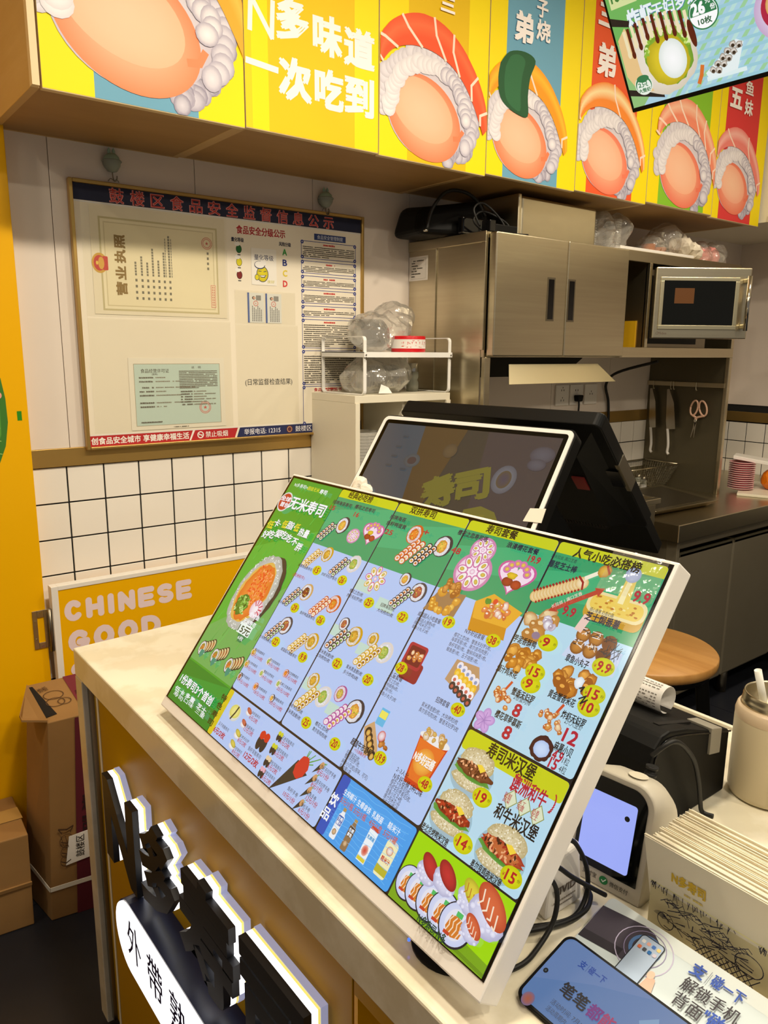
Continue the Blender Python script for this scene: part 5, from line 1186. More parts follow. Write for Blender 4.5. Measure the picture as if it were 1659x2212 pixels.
# microwave with the door standing open
t = thing('microwave', 'stainless microwave in the right bay of the steel cupboard, its door ajar', 'microwave', (2.30, -.2, 1.461))
build('body', M().box(2.072, 2.520, -.375, -.04, 1.475, 1.778), 'steel_dark', t, bevel=.004)
build('cavity', M().box(2.10, 2.44, -.378, -.374, 1.50, 1.755), 'black_plastic', t)
for x in (2.10, 2.48):
    for y in (-.35, -.07): build('foot', M().cyl((x, y, 1.4605), (x, y, 1.4755), .012, 12), 'black_rubber', t)
u = Vector((.8181, -.5751, 0)); nn = Vector((-.5751, -.8181, 0)); mw = Matrix((( u.x, -nn.x, 0, 2.062), (u.y, -nn.y, 0, -.420), (0, 0, 1, 1.519), (0, 0, 0, 1)))
def dl(g): return g.xf(mw)
d = build('door', dl(M().box(0, .368, 0, .030, 0, .262)), 'steel', t, bevel=.004)
build('window_frame', dl(M().hexa([(.018, -.0012, .040), (.322, -.0012, .040), (.310, .004, .052), (.030, .004, .052)], [(.018, -.0012, .222), (.322, -.0012, .222), (.310, .004, .208), (.030, .004, .208)])), 'steel_bright', d)
fr = M()
for q in (((.018, .322), (.034, .050)), ((.018, .322), (.212, .226)), ((.018, .032), (.050, .212)), ((.306, .322), (.050, .212))): fr.box(q[0][0], q[0][1], -.0045, .001, q[1][0], q[1][1])
build('window_frame', dl(fr), 'steel_bright', d, bevel=.0015)
build('window', dl(M().box(.032, .306, -.0020, .0008, .050, .212)), 'glass_dark', d)
build('warm_glow', dl(M().box(.075, .150, -.0024, -.0019, .130, .186)), 'orange_glow', d)  # orange glow painted as an emissive patch on the door window
h = build('handle', dl(M().box(.336, .356, -.030, 0, .205, .222).box(.336, .356, -.030, 0, .038, .055)), 'steel_bright', d, bevel=.004)
build('handle_bar', dl(M().cyl((.346, -.030, .030), (.346, -.030, .230), .0085, 20)), 'steel_polish', d)
a = Art(mw @ Vector((0, -.0006, 0)), u, (0, 0, 1)); a.text('Midea', .022, .055, .020, .013, '6a5c50', 1); a.ring(.019, .020, .004, .0052, '6a5c50'); a.build('badge', 'print', t)
# things on top of the cupboard
ZT = 1.8325
t = thing('steel_bin', 'brushed steel lidded box on top of the cupboard', 'box', (1.62, -.2, ZT))
build('body', M().box(1.420, 1.818, -.318, -.06, ZT, 1.972), 'steel_h', t, bevel=.010, seg=3)
build('rim', M().box(1.404, 1.4195, -.320, -.058, ZT, 1.976), 'steel', t, bevel=.004, seg=3)
t = thing('black_bag', 'black zipped carry bag on top of the steel cupboard at its left end', 'bag', (1.26, -.13, ZT))
build('body', M().hexa([(1.075, -.20, ZT), (1.36, -.27, ZT), (1.39, -.05, ZT), (1.09, -.03, ZT)], [(1.105, -.18, 1.915), (1.33, -.24, 1.958), (1.36, -.06, 1.958), (1.12, -.04, 1.935)]), 'black_plastic', t, bevel=.028, seg=4)
build('strap', M().tube([(1.10, -.212, 1.845), (1.12, -.215, 1.91), (1.17, -.225, 1.965), (1.24, -.235, 1.970), (1.29, -.245, 1.945), (1.31, -.26, 1.90)], .0055), 'black_rubber', t)
build('pocket', M().box(1.20, 1.30, -.272, -.246, ZT+.003, 1.890), 'black_gloss', t, bevel=.006)
build('strap_ring', M().lathe([(.006, 0), (.009, .003), (.006, .006)], (1.088, -.22, ZT+.004), 12), 'steel_polish', t)
t = thing('power_adapter', 'black power adapter box at the cupboard top edge in front of the bag', 'adapter', (1.30, -.34, ZT))
build('body', M().box(1.245, 1.345, -.375, -.335, ZT, ZT+.026), 'black_plastic', t, bevel=.003); build('switch', M().box(1.212, 1.238, -.382, -.345, ZT, ZT+.034), 'black_gloss', t, bevel=.002)
single('coiled_cable', M().tube([(1.22, -.33, ZT+.02), (1.20, -.32, ZT+.07), (1.25, -.31, ZT+.095), (1.31, -.32, ZT+.06), (1.33, -.33, ZT+.02), (1.28, -.30, ZT+.012), (1.22, -.30, ZT+.04), (1.27, -.29, ZT+.075), (1.35, -.31, ZT+.05), (1.375, -.33, ZT+.012), (1.36, -.36, ZT+.006), (1.40, -.37, ZT+.006)], .0032), 'black_rubber', 'tangled black cable looping over the power adapter on the cupboard', 'cable')
single('plastic_tray', M().box(1.86, 2.34, -.395, -.08, ZT, ZT+.006).box(1.86, 2.34, -.398, -.392, ZT, ZT+.011), 'white_paint', 'thin white plastic tray under the bags on top of the steel cupboard', 'tray', bevel=.002)
ZB = ZT+.012
c = single('plastic_cup', M().lathe([(.025, 0), (.034, .02), (.036, .022), (.032, .022)], (2.02, -.24, ZB), 20), 'lid', 'clear plastic cup in the tall nested stack on top of the steel cupboard', 'cup', 'nested clear cups on the cupboard')
for k in range(1, 12): q = c.copy(); COL.objects.link(q); q.location.z += k*.0088
c = single('plastic_cup', M().lathe([(.026, 0), (.036, .02), (.038, .022), (.034, .022)], (1.895, -.22, ZB), 20), 'lid', 'clear plastic cup stacked beside the steel box on the cupboard', 'cup', 'clear cups beside the steel box')
for k in range(1, 10): q = c.copy(); COL.objects.link(q); q.location.z += k*.0095
single('plastic_bag', bag_mesh([((1.985, -.23, 1.905), (.095, .07, .060)), ((2.08, -.24, 1.945), (.035, .05, .030)), ((1.90, -.23, 1.93), (.05, .06, .045))], .018, 26, 11, 4), 'film', 'tall crumpled clear bag of cups beside the steel box on the cupboard', 'plastic bag')
t = thing('cup_bag', 'clear bag holding orange cups lying in the middle of the cupboard top', 'bag', (2.30, -.23, ZB))
build('film', bag_mesh([((2.31, -.23, 1.888), (.09, .07, .042)), ((2.38, -.24, 1.950), (.05, .05, .030)), ((2.44, -.25, 1.965), (.035, .03, .018))], .016, 30, 14, 4), 'film', t)
build('contents', M().lathe([(.020, 0), (.030, .055), (.0, .058)], (2.29, -.22, ZB), 16).lathe([(.020, 0), (.030, .045), (.0, .048)], (2.35, -.23, ZB), 16), 'orange_food', t)
t = thing('white_bag', 'bunched white plastic bag between two clear bags on the cupboard top', 'bag', (2.45, -.27, ZT))
build('film', bag_mesh([((2.445, -.28, 1.878), (.065, .06, .045)), ((2.40, -.27, 1.905), (.035, .05, .028)), ((2.49, -.30, 1.860), (.04, .06, .026))], .022, 36, 17, 4), mat('white_film', 'e9dfcc', .35), t)
t = thing('pink_bag', 'clear bag of pink packed food at the right end of the cupboard top', 'bag', (2.64, -.26, ZT))
build('film', bag_mesh([((2.625, -.26, 1.876), (.085, .07, .045)), ((2.60, -.26, 1.905), (.04, .05, .026)), ((2.72, -.28, 1.852), (.05, .05, .018))], .014, 30, 21, 4), 'film', t)
build('contents', bag_mesh([((2.615, -.26, 1.872), (.068, .05, .036)), ((2.69, -.27, 1.855), (.035, .04, .018))], .008, 34, 23, 3), 'pink_food', t)

# ================================================================== WALL SOCKETS, cords
for i, (x, lab) in enumerate(((2.052, 'leftmost white wall socket plate under the steel cupboard'), (2.146, 'middle white wall socket plate with a black plug in it'), (2.246, 'rightmost white wall socket plate, nothing plugged in'))):
    t = thing('wall_socket', lab, 'socket', (x, -.006, 1.242))
    build('plate', M().box(x-.043, x+.043, -.0145, -.0065, 1.240, 1.328), 'white_paint', t, bevel=.002)
    g = M()
    for zc in ((1.305, 1.262) if i == 0 else (1.303,) if i == 1 else (1.285,)):
        g.box(x-.010, x-.007, -.0150, -.0140, zc-.004, zc+.004).box(x+.006, x+.009, -.0150, -.0140, zc-.004, zc+.004)
        if i != 1: g.box(x-.0015, x+.0015, -.0150, -.0140, zc+.008, zc+.014)
    build('holes', g, 'dark_gap', t)
t = thing('power_plug', 'black power plug and cord hanging from the middle socket', 'plug', (2.146, -.03, 1.26))
build('body', M().hexa([(2.130, -.038, 1.255), (2.162, -.038, 1.255), (2.162, -.0152, 1.255), (2.130, -.0152, 1.255)], [(2.124, -.038, 1.283), (2.168, -.038, 1.283), (2.168, -.0152, 1.283), (2.124, -.0152, 1.283)]), 'black_plastic', t, bevel=.005)
build('cord', M().tube([(2.146, -.028, 1.257), (2.146, -.030, 1.23), (2.147, -.026, 1.15), (2.148, -.03, 1.0), (2.15, -.04, .86)], .0042), 'black_rubber', t)
single('wall_cable', M().tube([(2.30, -.30, 1.43), (2.31, -.10, 1.38), (2.335, -.025, 1.326), (2.365, -.020, 1.25), (2.375, -.020, 1.169), (2.365, -.022, 1.12), (2.33, -.03, 1.08), (2.22, -.03, 1.0), (2.17, -.03, .86)], .0062), 'black_rubber', 'thick black power cord hanging down the wall right of the sockets', 'cord')

# ================================================================== KNIFE STRIP, knives, scissors on the steel end panel
t = thing('knife_rack', 'magnetic knife strip across the steel end panel', 'rack', (2.688, -.2, 1.31))
build('strip', M().box(2.676, 2.689, -.392, -.010, 1.316, 1.336), 'steel', t, bevel=.001)
for y in (-.045, -.135, -.150, -.262): build('hook', M().tube([(2.673, y, 1.337), (2.671, y, 1.318), (2.669, y-.004, 1.300), (2.666, y-.010, 1.303)], .0016), 'steel', t)
def knife(y, lab, wide):
    t = thing('kitchen_knife', lab, 'knife', (2.664, y, 1.0)); w = wide
    build('blade', M().prism([(y+.022, 1.300), (y+.010, 1.302), (y-.012*w, 1.24), (y-.024*w, 1.12), (y+.008, 1.115), (y+.014, 1.15)], 2.664, 2.667, 'x'), 'knife_steel', t)
    build('handle', M().tube([(2.6655, y+.004, 1.118), (2.6655, y-.002, 1.080), (2.6655, y-.006, 1.040), (2.6655, y-.004, 1.010), (2.6655, y-.012, 1.000)], .0062, 10), 'handle_white', t)
knife(-.055, 'knife with thin white handle hanging nearest the wall on the end panel', 1.0)
knife(-.145, 'broad knife with thick white handle hanging beside the scissors', 1.5)
t = thing('scissors', 'pink-handled kitchen scissors hanging on the steel end panel', 'scissors', (2.672, -.27, 1.09))
for s_, (yc, tilt) in enumerate(((-.262, .18), (-.305, -.30))):
    P = [(2.672, yc+.017*cos(q)-sin(tilt)*.034*sin(q), 1.222+.034*sin(q)*cos(tilt)+.017*cos(q)*sin(tilt)) for q in [2*pi*k/16 for k in range(17)]]
    build('handle', M().tube(P, .0042, 8, 1).tube([P[12], (2.672, -.276, 1.178), (2.672, -.274, 1.165)], .005, 8), 'handle_pink', t)
build('pivot', M().cyl((2.667, -.275, 1.165), (2.677, -.275, 1.165), .007, 14), 'steel_polish', t)
for dy in (-.010, .006): build('blade', M().prism([(-.279, 1.162), (-.270, 1.162), (-.262+dy, 1.088), (-.265+dy, 1.088)], 2.671+.1*0, 2.6735, 'x'), 'knife_steel', t)

# ================================================================== STEEL WORKTOP CABINET (right) and fryer (left)
t = thing('steel_worktop', 'stainless steel worktop cabinet with recessed doors along the right of the kitchen', 'worktop', (2.7, -.33, 0))
build('top', M().box(1.966, 3.42, -.661, -.012, WT-.068, WT), 'steel_h', t, bevel=.003)
build('back_splash', M().box(1.22, 3.42, -.0118, -.0045, WT, WT+.085), 'steel', t)
build('carcass', M().box(2.000, 3.41, -.600, -.02, .14, WT-.068), 'steel_matte', t)
build('rail', M().box(2.000, 3.41, -.632, -.600, WT-.105, WT-.068), 'steel_matte', t)
for i, (xa, xb) in enumerate(((2.018, 2.412), (2.418, 2.83), (2.836, 3.25))):
    d = build('door', M().box(xa, xb, -.640, -.602, .125, WT-.118), 'steel_matte', t, bevel=.008)
    build('grip_edge', M().prism([(-.602, WT-.118), (-.640, WT-.135), (-.640, WT-.118)], xa+.002, xb-.002, 'x'), 'steel_bright', d)
build('frame_post', M().box(1.990, 2.010, -.645, -.600, .05, WT-.068), 'steel_matte', t, bevel=.002)
for x in (2.05, 2.55, 3.05): build('leg', M().cyl((x, -.58, 0), (x, -.58, .14), .022, 16), 'steel_dark', t)
build('end_post', M().box(1.935, 1.965, -.56, -.50, 0, WT-.07), 'steel', t, bevel=.002)
t = thing('steel_fryer', 'low stainless steel fryer counter behind the black cash register screens', 'fryer', (1.6, -.4, 0))
build('body', M().box(1.22, 1.772, -.680, -.03, .05, .950), 'steel', t, bevel=.003)
build('rim', M().box(1.20, 1.782, -.692, -.668, .952, .972).box(1.20, 1.782, -.04, -.02, .952, .972).box(1.762, 1.782, -.668, -.04, .952, .972), 'steel', t, bevel=.002)
build('basin', M().box(1.23, 1.76, -.66, -.05, .9515, .955), 'steel_dark', t)
build('plinth', M().box(1.24, 1.75, -.65, -.05, 0, .05), 'black_plastic', t)
# oven tray, frying basket, jars
t = thing('oven_tray', 'shallow steel tray resting on the worktop with its front lip raised', 'tray', (2.2, -.36, WT))
build('pan', M().hexa([(2.03, -.50, WT+.001), (2.40, -.52, WT+.001), (2.50, -.23, WT+.001), (2.05, -.22, WT+.001)], [(1.99, -.545, WT+.030), (2.425, -.560, WT+.030), (2.56, -.20, WT+.030), (2.01, -.19, WT+.030)]), 'steel', t, bevel=.004)
build('well', M().hexa([(2.03, -.515, WT+.0302), (2.39, -.53, WT+.0302), (2.51, -.23, WT+.0302), (2.05, -.22, WT+.0302)], [(2.03, -.515, WT+.0306), (2.39, -.53, WT+.0306), (2.51, -.23, WT+.0306), (2.05, -.22, WT+.0306)]), 'steel_dark', t)
build('handle_grip', M().tube([(2.12, -.40, WT+.032), (2.12, -.40, WT+.055), (2.12, -.36, WT+.055), (2.12, -.36, WT+.032)], .005, 8, 1), 'steel', t)
t = thing('wire_basket', 'rectangular wire frying basket holding small spice jars on the worktop', 'basket', (2.45, -.13, WT))
B0 = [(2.28, -.185), (2.60, -.185), (2.62, -.05), (2.30, -.05)]; T0 = [(2.23, -.215), (2.66, -.215), (2.68, -.022), (2.24, -.022)]
g = M(); H0 = WT+.003; H1 = WT+.118
for i in range(4):
    (ax, ay), (bx_, by_) = B0[i], B0[(i+1) % 4]; (cx, cy), (dx, dy) = T0[i], T0[(i+1) % 4]; n = 30 if i % 2 == 0 else 14
    for k in range(n+1):
        f = k/n; g.cyl((ax+(bx_-ax)*f, ay+(by_-ay)*f, H0), (cx+(dx-cx)*f, cy+(dy-cy)*f, H1), .0007, 3, caps=False)
    for k in range(1, 10):
        f = k/10; g.cyl((ax+(cx-ax)*f, ay+(cy-ay)*f, H0+(H1-H0)*f), (bx_+(dx-bx_)*f, by_+(dy-by_)*f, H0+(H1-H0)*f), .0007, 3, caps=False)
w_ = build('wire_mesh', g, 'mesh_wire', t); w_['kind'] = 'stuff'
g = M()
for i in range(4):
    for P, h, r in ((B0, H0, .0022), (T0, H1, .0032)): (ax, ay), (bx_, by_) = P[i], P[(i+1) % 4]; g.cyl((ax, ay, h), (bx_, by_, h), r, 8)
build('rim_wire', g, 'steel', t)
for i, (x, y, lab) in enumerate(((2.335, -.10, 'back left'), (2.375, -.155, 'front left'), (2.42, -.09, 'back middle'), (2.485, -.155, 'front right'), (2.525, -.10, 'back right'))):
    t = thing('spice_jar', 'small glass spice jar with a white label, '+lab+' in the wire basket', 'jar', (x, y, H0+.003))
    build('glass', M().lathe([(0, 0), (.015, 0), (.015, .045), (.011, .050)], (x, y, H0+.003), 16), 'glass_jar', t)
    build('cap', M().lathe([(.0135, .049), (.0135, .062), (0, .063)], (x, y, H0+.003), 16), 'steel_dark', t)
    build('jar_label', M().lathe([(.0153, .010), (.0153, .026)], (x, y, H0+.003), 16), 'paper', t)

# pink plates and things at the right end of the worktop
single('chopping_board', M().hexa([(2.73, -.47, WT+.0005), (2.80, -.66, WT+.0005), (3.2, -.62, WT+.0005), (3.1, -.30, WT+.0005)], [(2.73, -.47, WT+.012), (2.80, -.66, WT+.012), (3.2, -.62, WT+.012), (3.1, -.30, WT+.012)]), 'cream_paint', 'cream chopping board under the pink plates on the worktop', 'board', bevel=.002)
PZ = WT+.0125
g = M().lathe([(0, 0), (.036, 0), (.052, .007), (.0560, .0080), (.0560, .0098), (.050, .0092), (.035, .003), (0, .003)], (2.842, -.425, PZ), 28)
p = single('pink_plate', g, 'pink_plate', 'pink pressed plate in the wrapped stack at the right end of the worktop', 'plate', 'stacked pink plates')
wm = M().lathe([(.0562, .0079), (.0566, .0090), (.0562, .0099)], (2.842, -.425, PZ), 28)
build('rim', wm, 'pink_rim', p)
for k in range(1, 13):
    c = p.copy(); COL.objects.link(c); c.location.z += k*.0098
    for ch in p.children: d = ch.copy(); COL.objects.link(d); d.parent = c
t = thing('white_carton', 'flat white carton lying tilted over the pink plates', 'carton', (2.88, -.46, PZ+.14))
build('body', M().hexa([(2.80, -.40, PZ+.140), (2.875, -.53, PZ+.118), (2.98, -.49, PZ+.118), (2.90, -.36, PZ+.140)], [(2.80, -.40, PZ+.156), (2.875, -.53, PZ+.134), (2.98, -.49, PZ+.134), (2.90, -.36, PZ+.156)]), 'white_paint', t, bevel=.002)
single('food_pack', bag_mesh([((2.965, -.52, PZ+.045), (.075, .06, .044))], .008, 30, 31, 3), 'orange_food', 'orange packed food beside the pink plates on the board', 'food pack')
single('pink_bowl', M().lathe([(0, 0), (.022, 0), (.040, .030), (.044, .034), (.020, .052), (0, .058)], (2.945, -.560, PZ+.088), 20), 'pink_plate', 'pink ruffled bowl on top of the orange food pack', 'bowl')
# ================================================================== FRONT COUNTER
CT = .878; FX = -.19; Y0 = -.65
t = thing('service_counter', 'marble-topped service counter with a yellow acrylic front and white frame', 'counter', (.17, -2.0, 0))
Ye = -3.4
build('countertop', M().hexa([(FX, Ye, CT-.058), (.545, Ye, CT-.058), (.545, -.602, CT-.058), (FX, Y0, CT-.058)], [(FX, Ye, CT), (.545, Ye, CT), (.545, -.602, CT), (FX, Y0, CT)]), 'marble', t, bevel=.003)
build('corner_post', M().box(FX, FX+.034, Y0-.042, Y0, .02, CT-.058), 'marble_front', t, bevel=.002)
build('end_panel', M().box(FX+.034, .50, Y0-.034, Y0-.018, .02, CT-.058), 'marble_front', t)
build('front_panel', M().box(-.172, -.150, -1.590, Y0-.034, .03, CT-.058), 'yellow_acrylic', t, bevel=.001)
build('channel_trim', M().box(-.180, -.172, Y0-.056, Y0-.0425, .03, CT-.058), 'steel_dark', t)
build('inner_strip', M().box(-.1735, -.1722, Y0-.082, Y0-.072, .03, CT-.058), 'cream_paint', t)
build('front_panel', M().box(-.172, -.150, Ye, -1.593, .775, CT-.058), 'yellow_acrylic', t)
build('front_panel', M().box(-.120, -.100, Ye, -1.595, .03, .775), 'yellow_panel', t)
build('return_panel', M().box(-.172, -.100, -1.600, -1.5935, .03, .775), 'yellow_panel', t)
build('plinth', M().box(-.165, .45, Ye, Y0-.04, 0, .03), 'black_plastic', t)
build('inner_panel', M().box(.47, .49, Ye, Y0-.034, .03, CT-.058), 'cream_paint', t)
build('lip', M().box(.545, .553, Ye, -.62, CT-.050, CT+.004), 'cream_paint', t, bevel=.001)

# illuminated letters: black face, lit core, yellow and clear layers, standing off the yellow panel
def letter(ch, label, yc, zc, hy, hz, poly=None):
    """ch is extruded along x; local text right = -y"""
    v, f, a0, a1, b0, b1 = glyphs(ch, 0)
    cu = bpy.data.curves.new('l', 'FONT'); cu.body = ch; cu.size = 1; cu.resolution_u = 3; cu.offset = .046; 
    r = thing('channel_letter', label, 'sign letter', (-.19, yc, zc-hz/2))
    for name, xa, xb, m_, off in (('face', -.2080, -.1972, 'letter_black', .040), ('lit_core', -.1970, -.1885, 'acrylic_lit', .039), ('yellow_layer', -.1883, -.1852, 'acrylic_yellow', .040), ('clear_back', -.1850, -.1752, 'acrylic_clear', .045)):
        cu.offset = off; cu.extrude = (xb-xa)/2; cu.dimensions = '2D'; cu.fill_mode = 'BOTH'
        if name == 'face': cu.bevel_depth = 0
        ob = bpy.data.objects.new('l', cu); COL.objects.link(ob); dg = bpy.context.evaluated_depsgraph_get(); me = bpy.data.meshes.new_from_object(ob.evaluated_get(dg))
        sx, sz = hy/(a1-a0+.09), hz/(b1-b0+.09); g = M()
        g.add([((xa+xb)/2-p.co.z, yc-(p.co.x-(a0+a1)/2)*sx, zc+(p.co.y-(b0+b1)/2)*sz) for p in me.vertices], [tuple(p.vertices) for p in me.polygons])
        bpy.data.objects.remove(ob); bpy.data.meshes.remove(me)
        build(name, g, m_, r)
    bpy.data.curves.remove(cu)
for ch, yc, zc, hy, hz, lab in (('N', -.922, .618, .158, .168, 'letter N of the lit sign, leftmost on the yellow counter front'), ('多', -1.098, .640, .145, .165, 'black lit sign character right after the letter N'), ('寿', -1.278, .645, .180, .172, 'black lit sign character between two others, third on the counter front'), ('司', -1.466, .645, .160, .165, 'rightmost black lit sign character on the counter front')):
    letter(ch, lab, yc, zc, hy, hz)
# pill light box
t = thing('light_box', 'glowing white pill-shaped light box with navy rim below the lit sign letters', 'light box', (-.19, -1.2, .40))
def pill(y0, y1, z0, z1, n=14):
    r = (z1-z0)/2; P = []
    for k in range(n+1): q = pi/2+pi*k/n; P.append((y0-r-r*0+r*(-cos(q))*1.0, (z0+z1)/2+r*sin(q)))
    P = [(y0-r+r*abs(cos(pi/2+pi*k/n)), (z0+z1)/2+r*sin(pi/2+pi*k/n)) for k in range(n+1)]
    P += [(y1+r-r*abs(cos(-pi/2+pi*k/n)), (z0+z1)/2+r*sin(-pi/2+pi*k/n)) for k in range(n+1)]
    return P
PZ0, PZ1 = .398, .534
build('case', M().prism(pill(-.936, -1.72, PZ0, PZ1), -.2245, -.1725, 'x'), 'navy', t)
build('face', M().prism(pill(-.939, -1.717, PZ0+.003, PZ1-.003), -.2285, -.2247, 'x'), 'face_lit', t)
a = Art((-.2288, 0, 0), (0, -1, 0), (0, 0, 1))
for ch, yc in zip('外帶熟', (1.030, 1.123, 1.216)): a.text(ch, yc-.031, yc+.031, .474, .078, '1a1240', 1)
a.build('lettering', 'print', t)

# ================================================================== YELLOW SWING GATE with hinge
t = thing('swing_gate', 'low yellow gate with white edges lettered CHINESE GOOD, between pier and counter', 'gate', (.24, -.06, .10))
build('panel', M().box(-.066, .546, -.073, -.046, .11, .826), 'yellow_panel', t)
build('edge_frame', M().box(-.0835, -.066, -.075, -.044, .10, .838).box(.546, .560, -.075, -.044, .10, .838).box(-.066, .546, -.075, -.044, .826, .838).box(-.066, .546, -.075, -.044, .10, .112), 'white_paint', t, bevel=.001)
a = Art((0, -.0732, 0), (1, 0, 0), (0, 0, 1), step=.00002); PK = 'ecd8de'
def rl(s_, x0, x1, zc, h):      # rounded heavy capitals
    n = len(s_); w_ = (x1-x0)/sum(.55 if c == 'I' else 1 for c in s_); x = x0
    for c in s_:
        q = w_*(.55 if c == 'I' else 1); th = h*.29; m = .07*w_; L_, R_, T_, B_ = x+m+th/2, x+q-m-th/2, zc+h/2-th/2, zc-h/2+th/2; cx = (L_+R_)/2; rx, rz = (R_-L_)/2, (T_-B_)/2
        def arc(a0, a1, cx_=cx, cz=zc, rx_=rx, rz_=rz, n_=12): return [(cx_+rx_*cos(radians(a0+(a1-a0)*k/n_)), cz+rz_*sin(radians(a0+(a1-a0)*k/n_))) for k in range(n_+1)]
        st = {'C': [arc(45, 315)], 'G': [arc(45, 350), [(R_, zc-rz*.1), (cx+rx*.1, zc-rz*.1)]], 'O': [arc(0, 360)], 'D': [[(L_, B_), (L_, T_)]+arc(90, -90, L_+rx*.7, zc, rx*1.3, rz)+[(L_, B_)]],
              'H': [[(L_, B_), (L_, T_)], [(R_, B_), (R_, T_)], [(L_, zc), (R_, zc)]], 'I': [[(cx, B_), (cx, T_)]], 'N': [[(L_, B_), (L_, T_), (R_, B_), (R_, T_)]],
              'E': [[(R_, T_), (L_, T_), (L_, B_), (R_, B_)], [(L_, zc), (R_*.9+L_*.1, zc)]], 'S': [arc(40, 270, cx, zc+rz/2, rx, rz/2)+arc(90, -140, cx, zc-rz/2, rx, rz/2)], 'U': [[(L_, T_), (L_, zc)]+arc(180, 360, cx, zc, rx, rz)+[(R_, T_)]]}[c]
        for p in st:
            a.line(p, th, PK, 0)
            for e in p: a.ell(e[0], e[1], th/2, th/2, PK, n=20, bump=False)
        x += q
rl('CHINESE', -.058, .318, .762, .060); rl('GOOD', -.055, .218, .672, .066); rl('S', -.053, .008, .580, .066)
a.ell(.415, .655, .035, .028, PK)
a.build('lettering', 'print', t)
build('hinge_knuckle', M().cyl((-.088, -.060, .655), (-.088, -.060, .775), .0055, 12), 'steel_dark', t)
h = build('hinge_plate', M().box(-.130, -.118, -.0485, -.0455, .664, .772).box(-.101, -.090, -.0485, -.0455, .664, .772).box(-.118, -.101, -.0485, -.0455, .752, .772).box(-.118, -.101, -.0485, -.0455, .664, .681), 'steel', t, bevel=.0008)
for x, z in ((-.109, .764), (-.109, .671), (-.124, .742), (-.124, .693)): build('screw', M().cyl((x, -.0485, z), (x, -.0498, z), .0032, 12), 'steel_polish', h)

# ================================================================== CARDBOARD BOXES
A_, B_, C_ = Vector((-.197, -.271, .001)), Vector((.0, -.300, .001)), Vector((-.222, -.112, .001))
D_ = B_+C_-A_; A1, B1, C1 = Vector((-.172, -.300, .565)), Vector((.030, -.330, .575)), Vector((-.174, -.118, .598)); D1 = B1+C1-A1
t = thing('cardboard_box', 'tall torn-topped cardboard box with a maroon stripe standing behind the counter post', 'box', (-.1, -.2, .001))
build('body', M().hexa([A_, B_, D_, C_], [A1, B1, D1, C1]), 'cardboard', t, bevel=.002)
def onf(P0, Ux, Uy, st=.0002): return Art(P0, Ux, Uy, step=st)
uf = (B_-A_); vf = (A1-A_); a = onf(A_+Vector((-.001, -.0012, 0)), uf, vf, .0004)
a.rect(.32, .0, .70, 1.0, '5c1424')
a.build('stripe', 'print_matte', t)
a = onf(A_+Vector((-.001, -.002, 0)), uf, vf, .0003)
a.vtext('寿司', .44, .62, .10, '2a0e12', 2)
for k, (x, z, r) in enumerate(((.20, .40, .085), (.20, .345, .075), (.19, .30, .07))): a.ring(x, z, r*.92, r, '4a3018', ry=.42); a.line([(x-r*.8, z), (x, z-.012), (x+r*.8, z)], .006, '4a3018')
a.line([(.14, .445), (.10, .47), (.20, .46), (.28, .472), (.24, .445)], .008, '4a3018')
for k in range(2): a.line([(.13+.05*k, .43), (.17+.05*k, .37)], .006, '4a3018')
a.build('drawing', 'print_matte', t)
us = (C_-A_); vs_ = (C1-C_)*.5+(A1-A_)*.5; a = onf(A_+Vector((-.0016, -.001, 0)), us, vs_, .0002); a.U = -a.U; a.o = a.o+us
for s_, z0, em in (('N多寿司', .22, .075), ('N多味道一次吃到', .42, .045)):
    hw = em*.28*len(s_); a.text(s_, .50-hw, .50+hw, z0+hw, em*2.6, '3a2614', 1, ang=pi/2)
a.build('side_print', 'print_matte', t)
up_ = (C1-A1); ut = (B1-A1); a = onf(A1+Vector((0, 0, .0015)), ut, up_, .0003)
a.rect(.43, -.0, .66, 1.0, '6c1a2a'); a.ring(.22, .60, .11, .12, '4a3018', ry=.9); a.ring(.20, .42, .10, .11, '4a3018'); a.ring(.30, .40, .07, .08, '4a3018'); a.text('寿司', .46, .63, .50, .20, '3a0c16', 1); a.text('炸虾', .08, .20, .78, .12, '4a3018', 1, ang=.3); a.ring(.76, .80, .05, .06, '4a3018')
a.build('top_print', 'print_matte', t)
fl = [A1+Vector((0, 0, .002)), A1+(C1-A1)*.95+Vector((-.002, 0, .004)), A1+(C1-A1)*.55+Vector((-.045, -.02, -.020)), A1+(C1-A1)*.30+Vector((-.050, -.02, -.006))]
build('torn_flap', M().hexa(fl, [p+Vector((.001, 0, .005)) for p in fl]), 'cardboard', t)
build('dark_opening', M().hexa([A1+(C1-A1)*.10+Vector((-.004, 0, .003)), A1+(C1-A1)*.12+Vector((.030, 0, .003)), A1+(C1-A1)*.9+Vector((.010, 0, .003)), A1+(C1-A1)*.9+Vector((-.002, 0, .003))], [A1+(C1-A1)*.10+Vector((-.004, 0, .0038)), A1+(C1-A1)*.12+Vector((.018, 0, .0038)), A1+(C1-A1)*.9+Vector((.008, 0, .0038)), A1+(C1-A1)*.9+Vector((-.002, 0, .0038))]), 'dark_gap', t)
g = M(); zf = .155
def at(p0, p1, f): return p0+(p1-p0)*f
for (P, Q, P1, Q1, n_) in ((A_, B_, A1, B1, Vector((-.002, -.0025, 0))), (C_, A_, C1, A1, Vector((-.0025, -.001, 0)))):
    g.add([at(P, P1, zf)+n_, at(Q, Q1, zf)+n_, at(Q, Q1, zf+.022)+n_, at(P, P1, zf+.022)+n_], [(0, 1, 2, 3)])
build('packing_strap', g, 'tape_white', t, solid=.0012)
n0 = Vector((-.0010, -.0040, 0))
lab = thing('address_label', 'white address label with Chinese characters stuck on the tall cardboard box', 'label', A_+(B_-A_)*.35+(A1-A_)*.27)
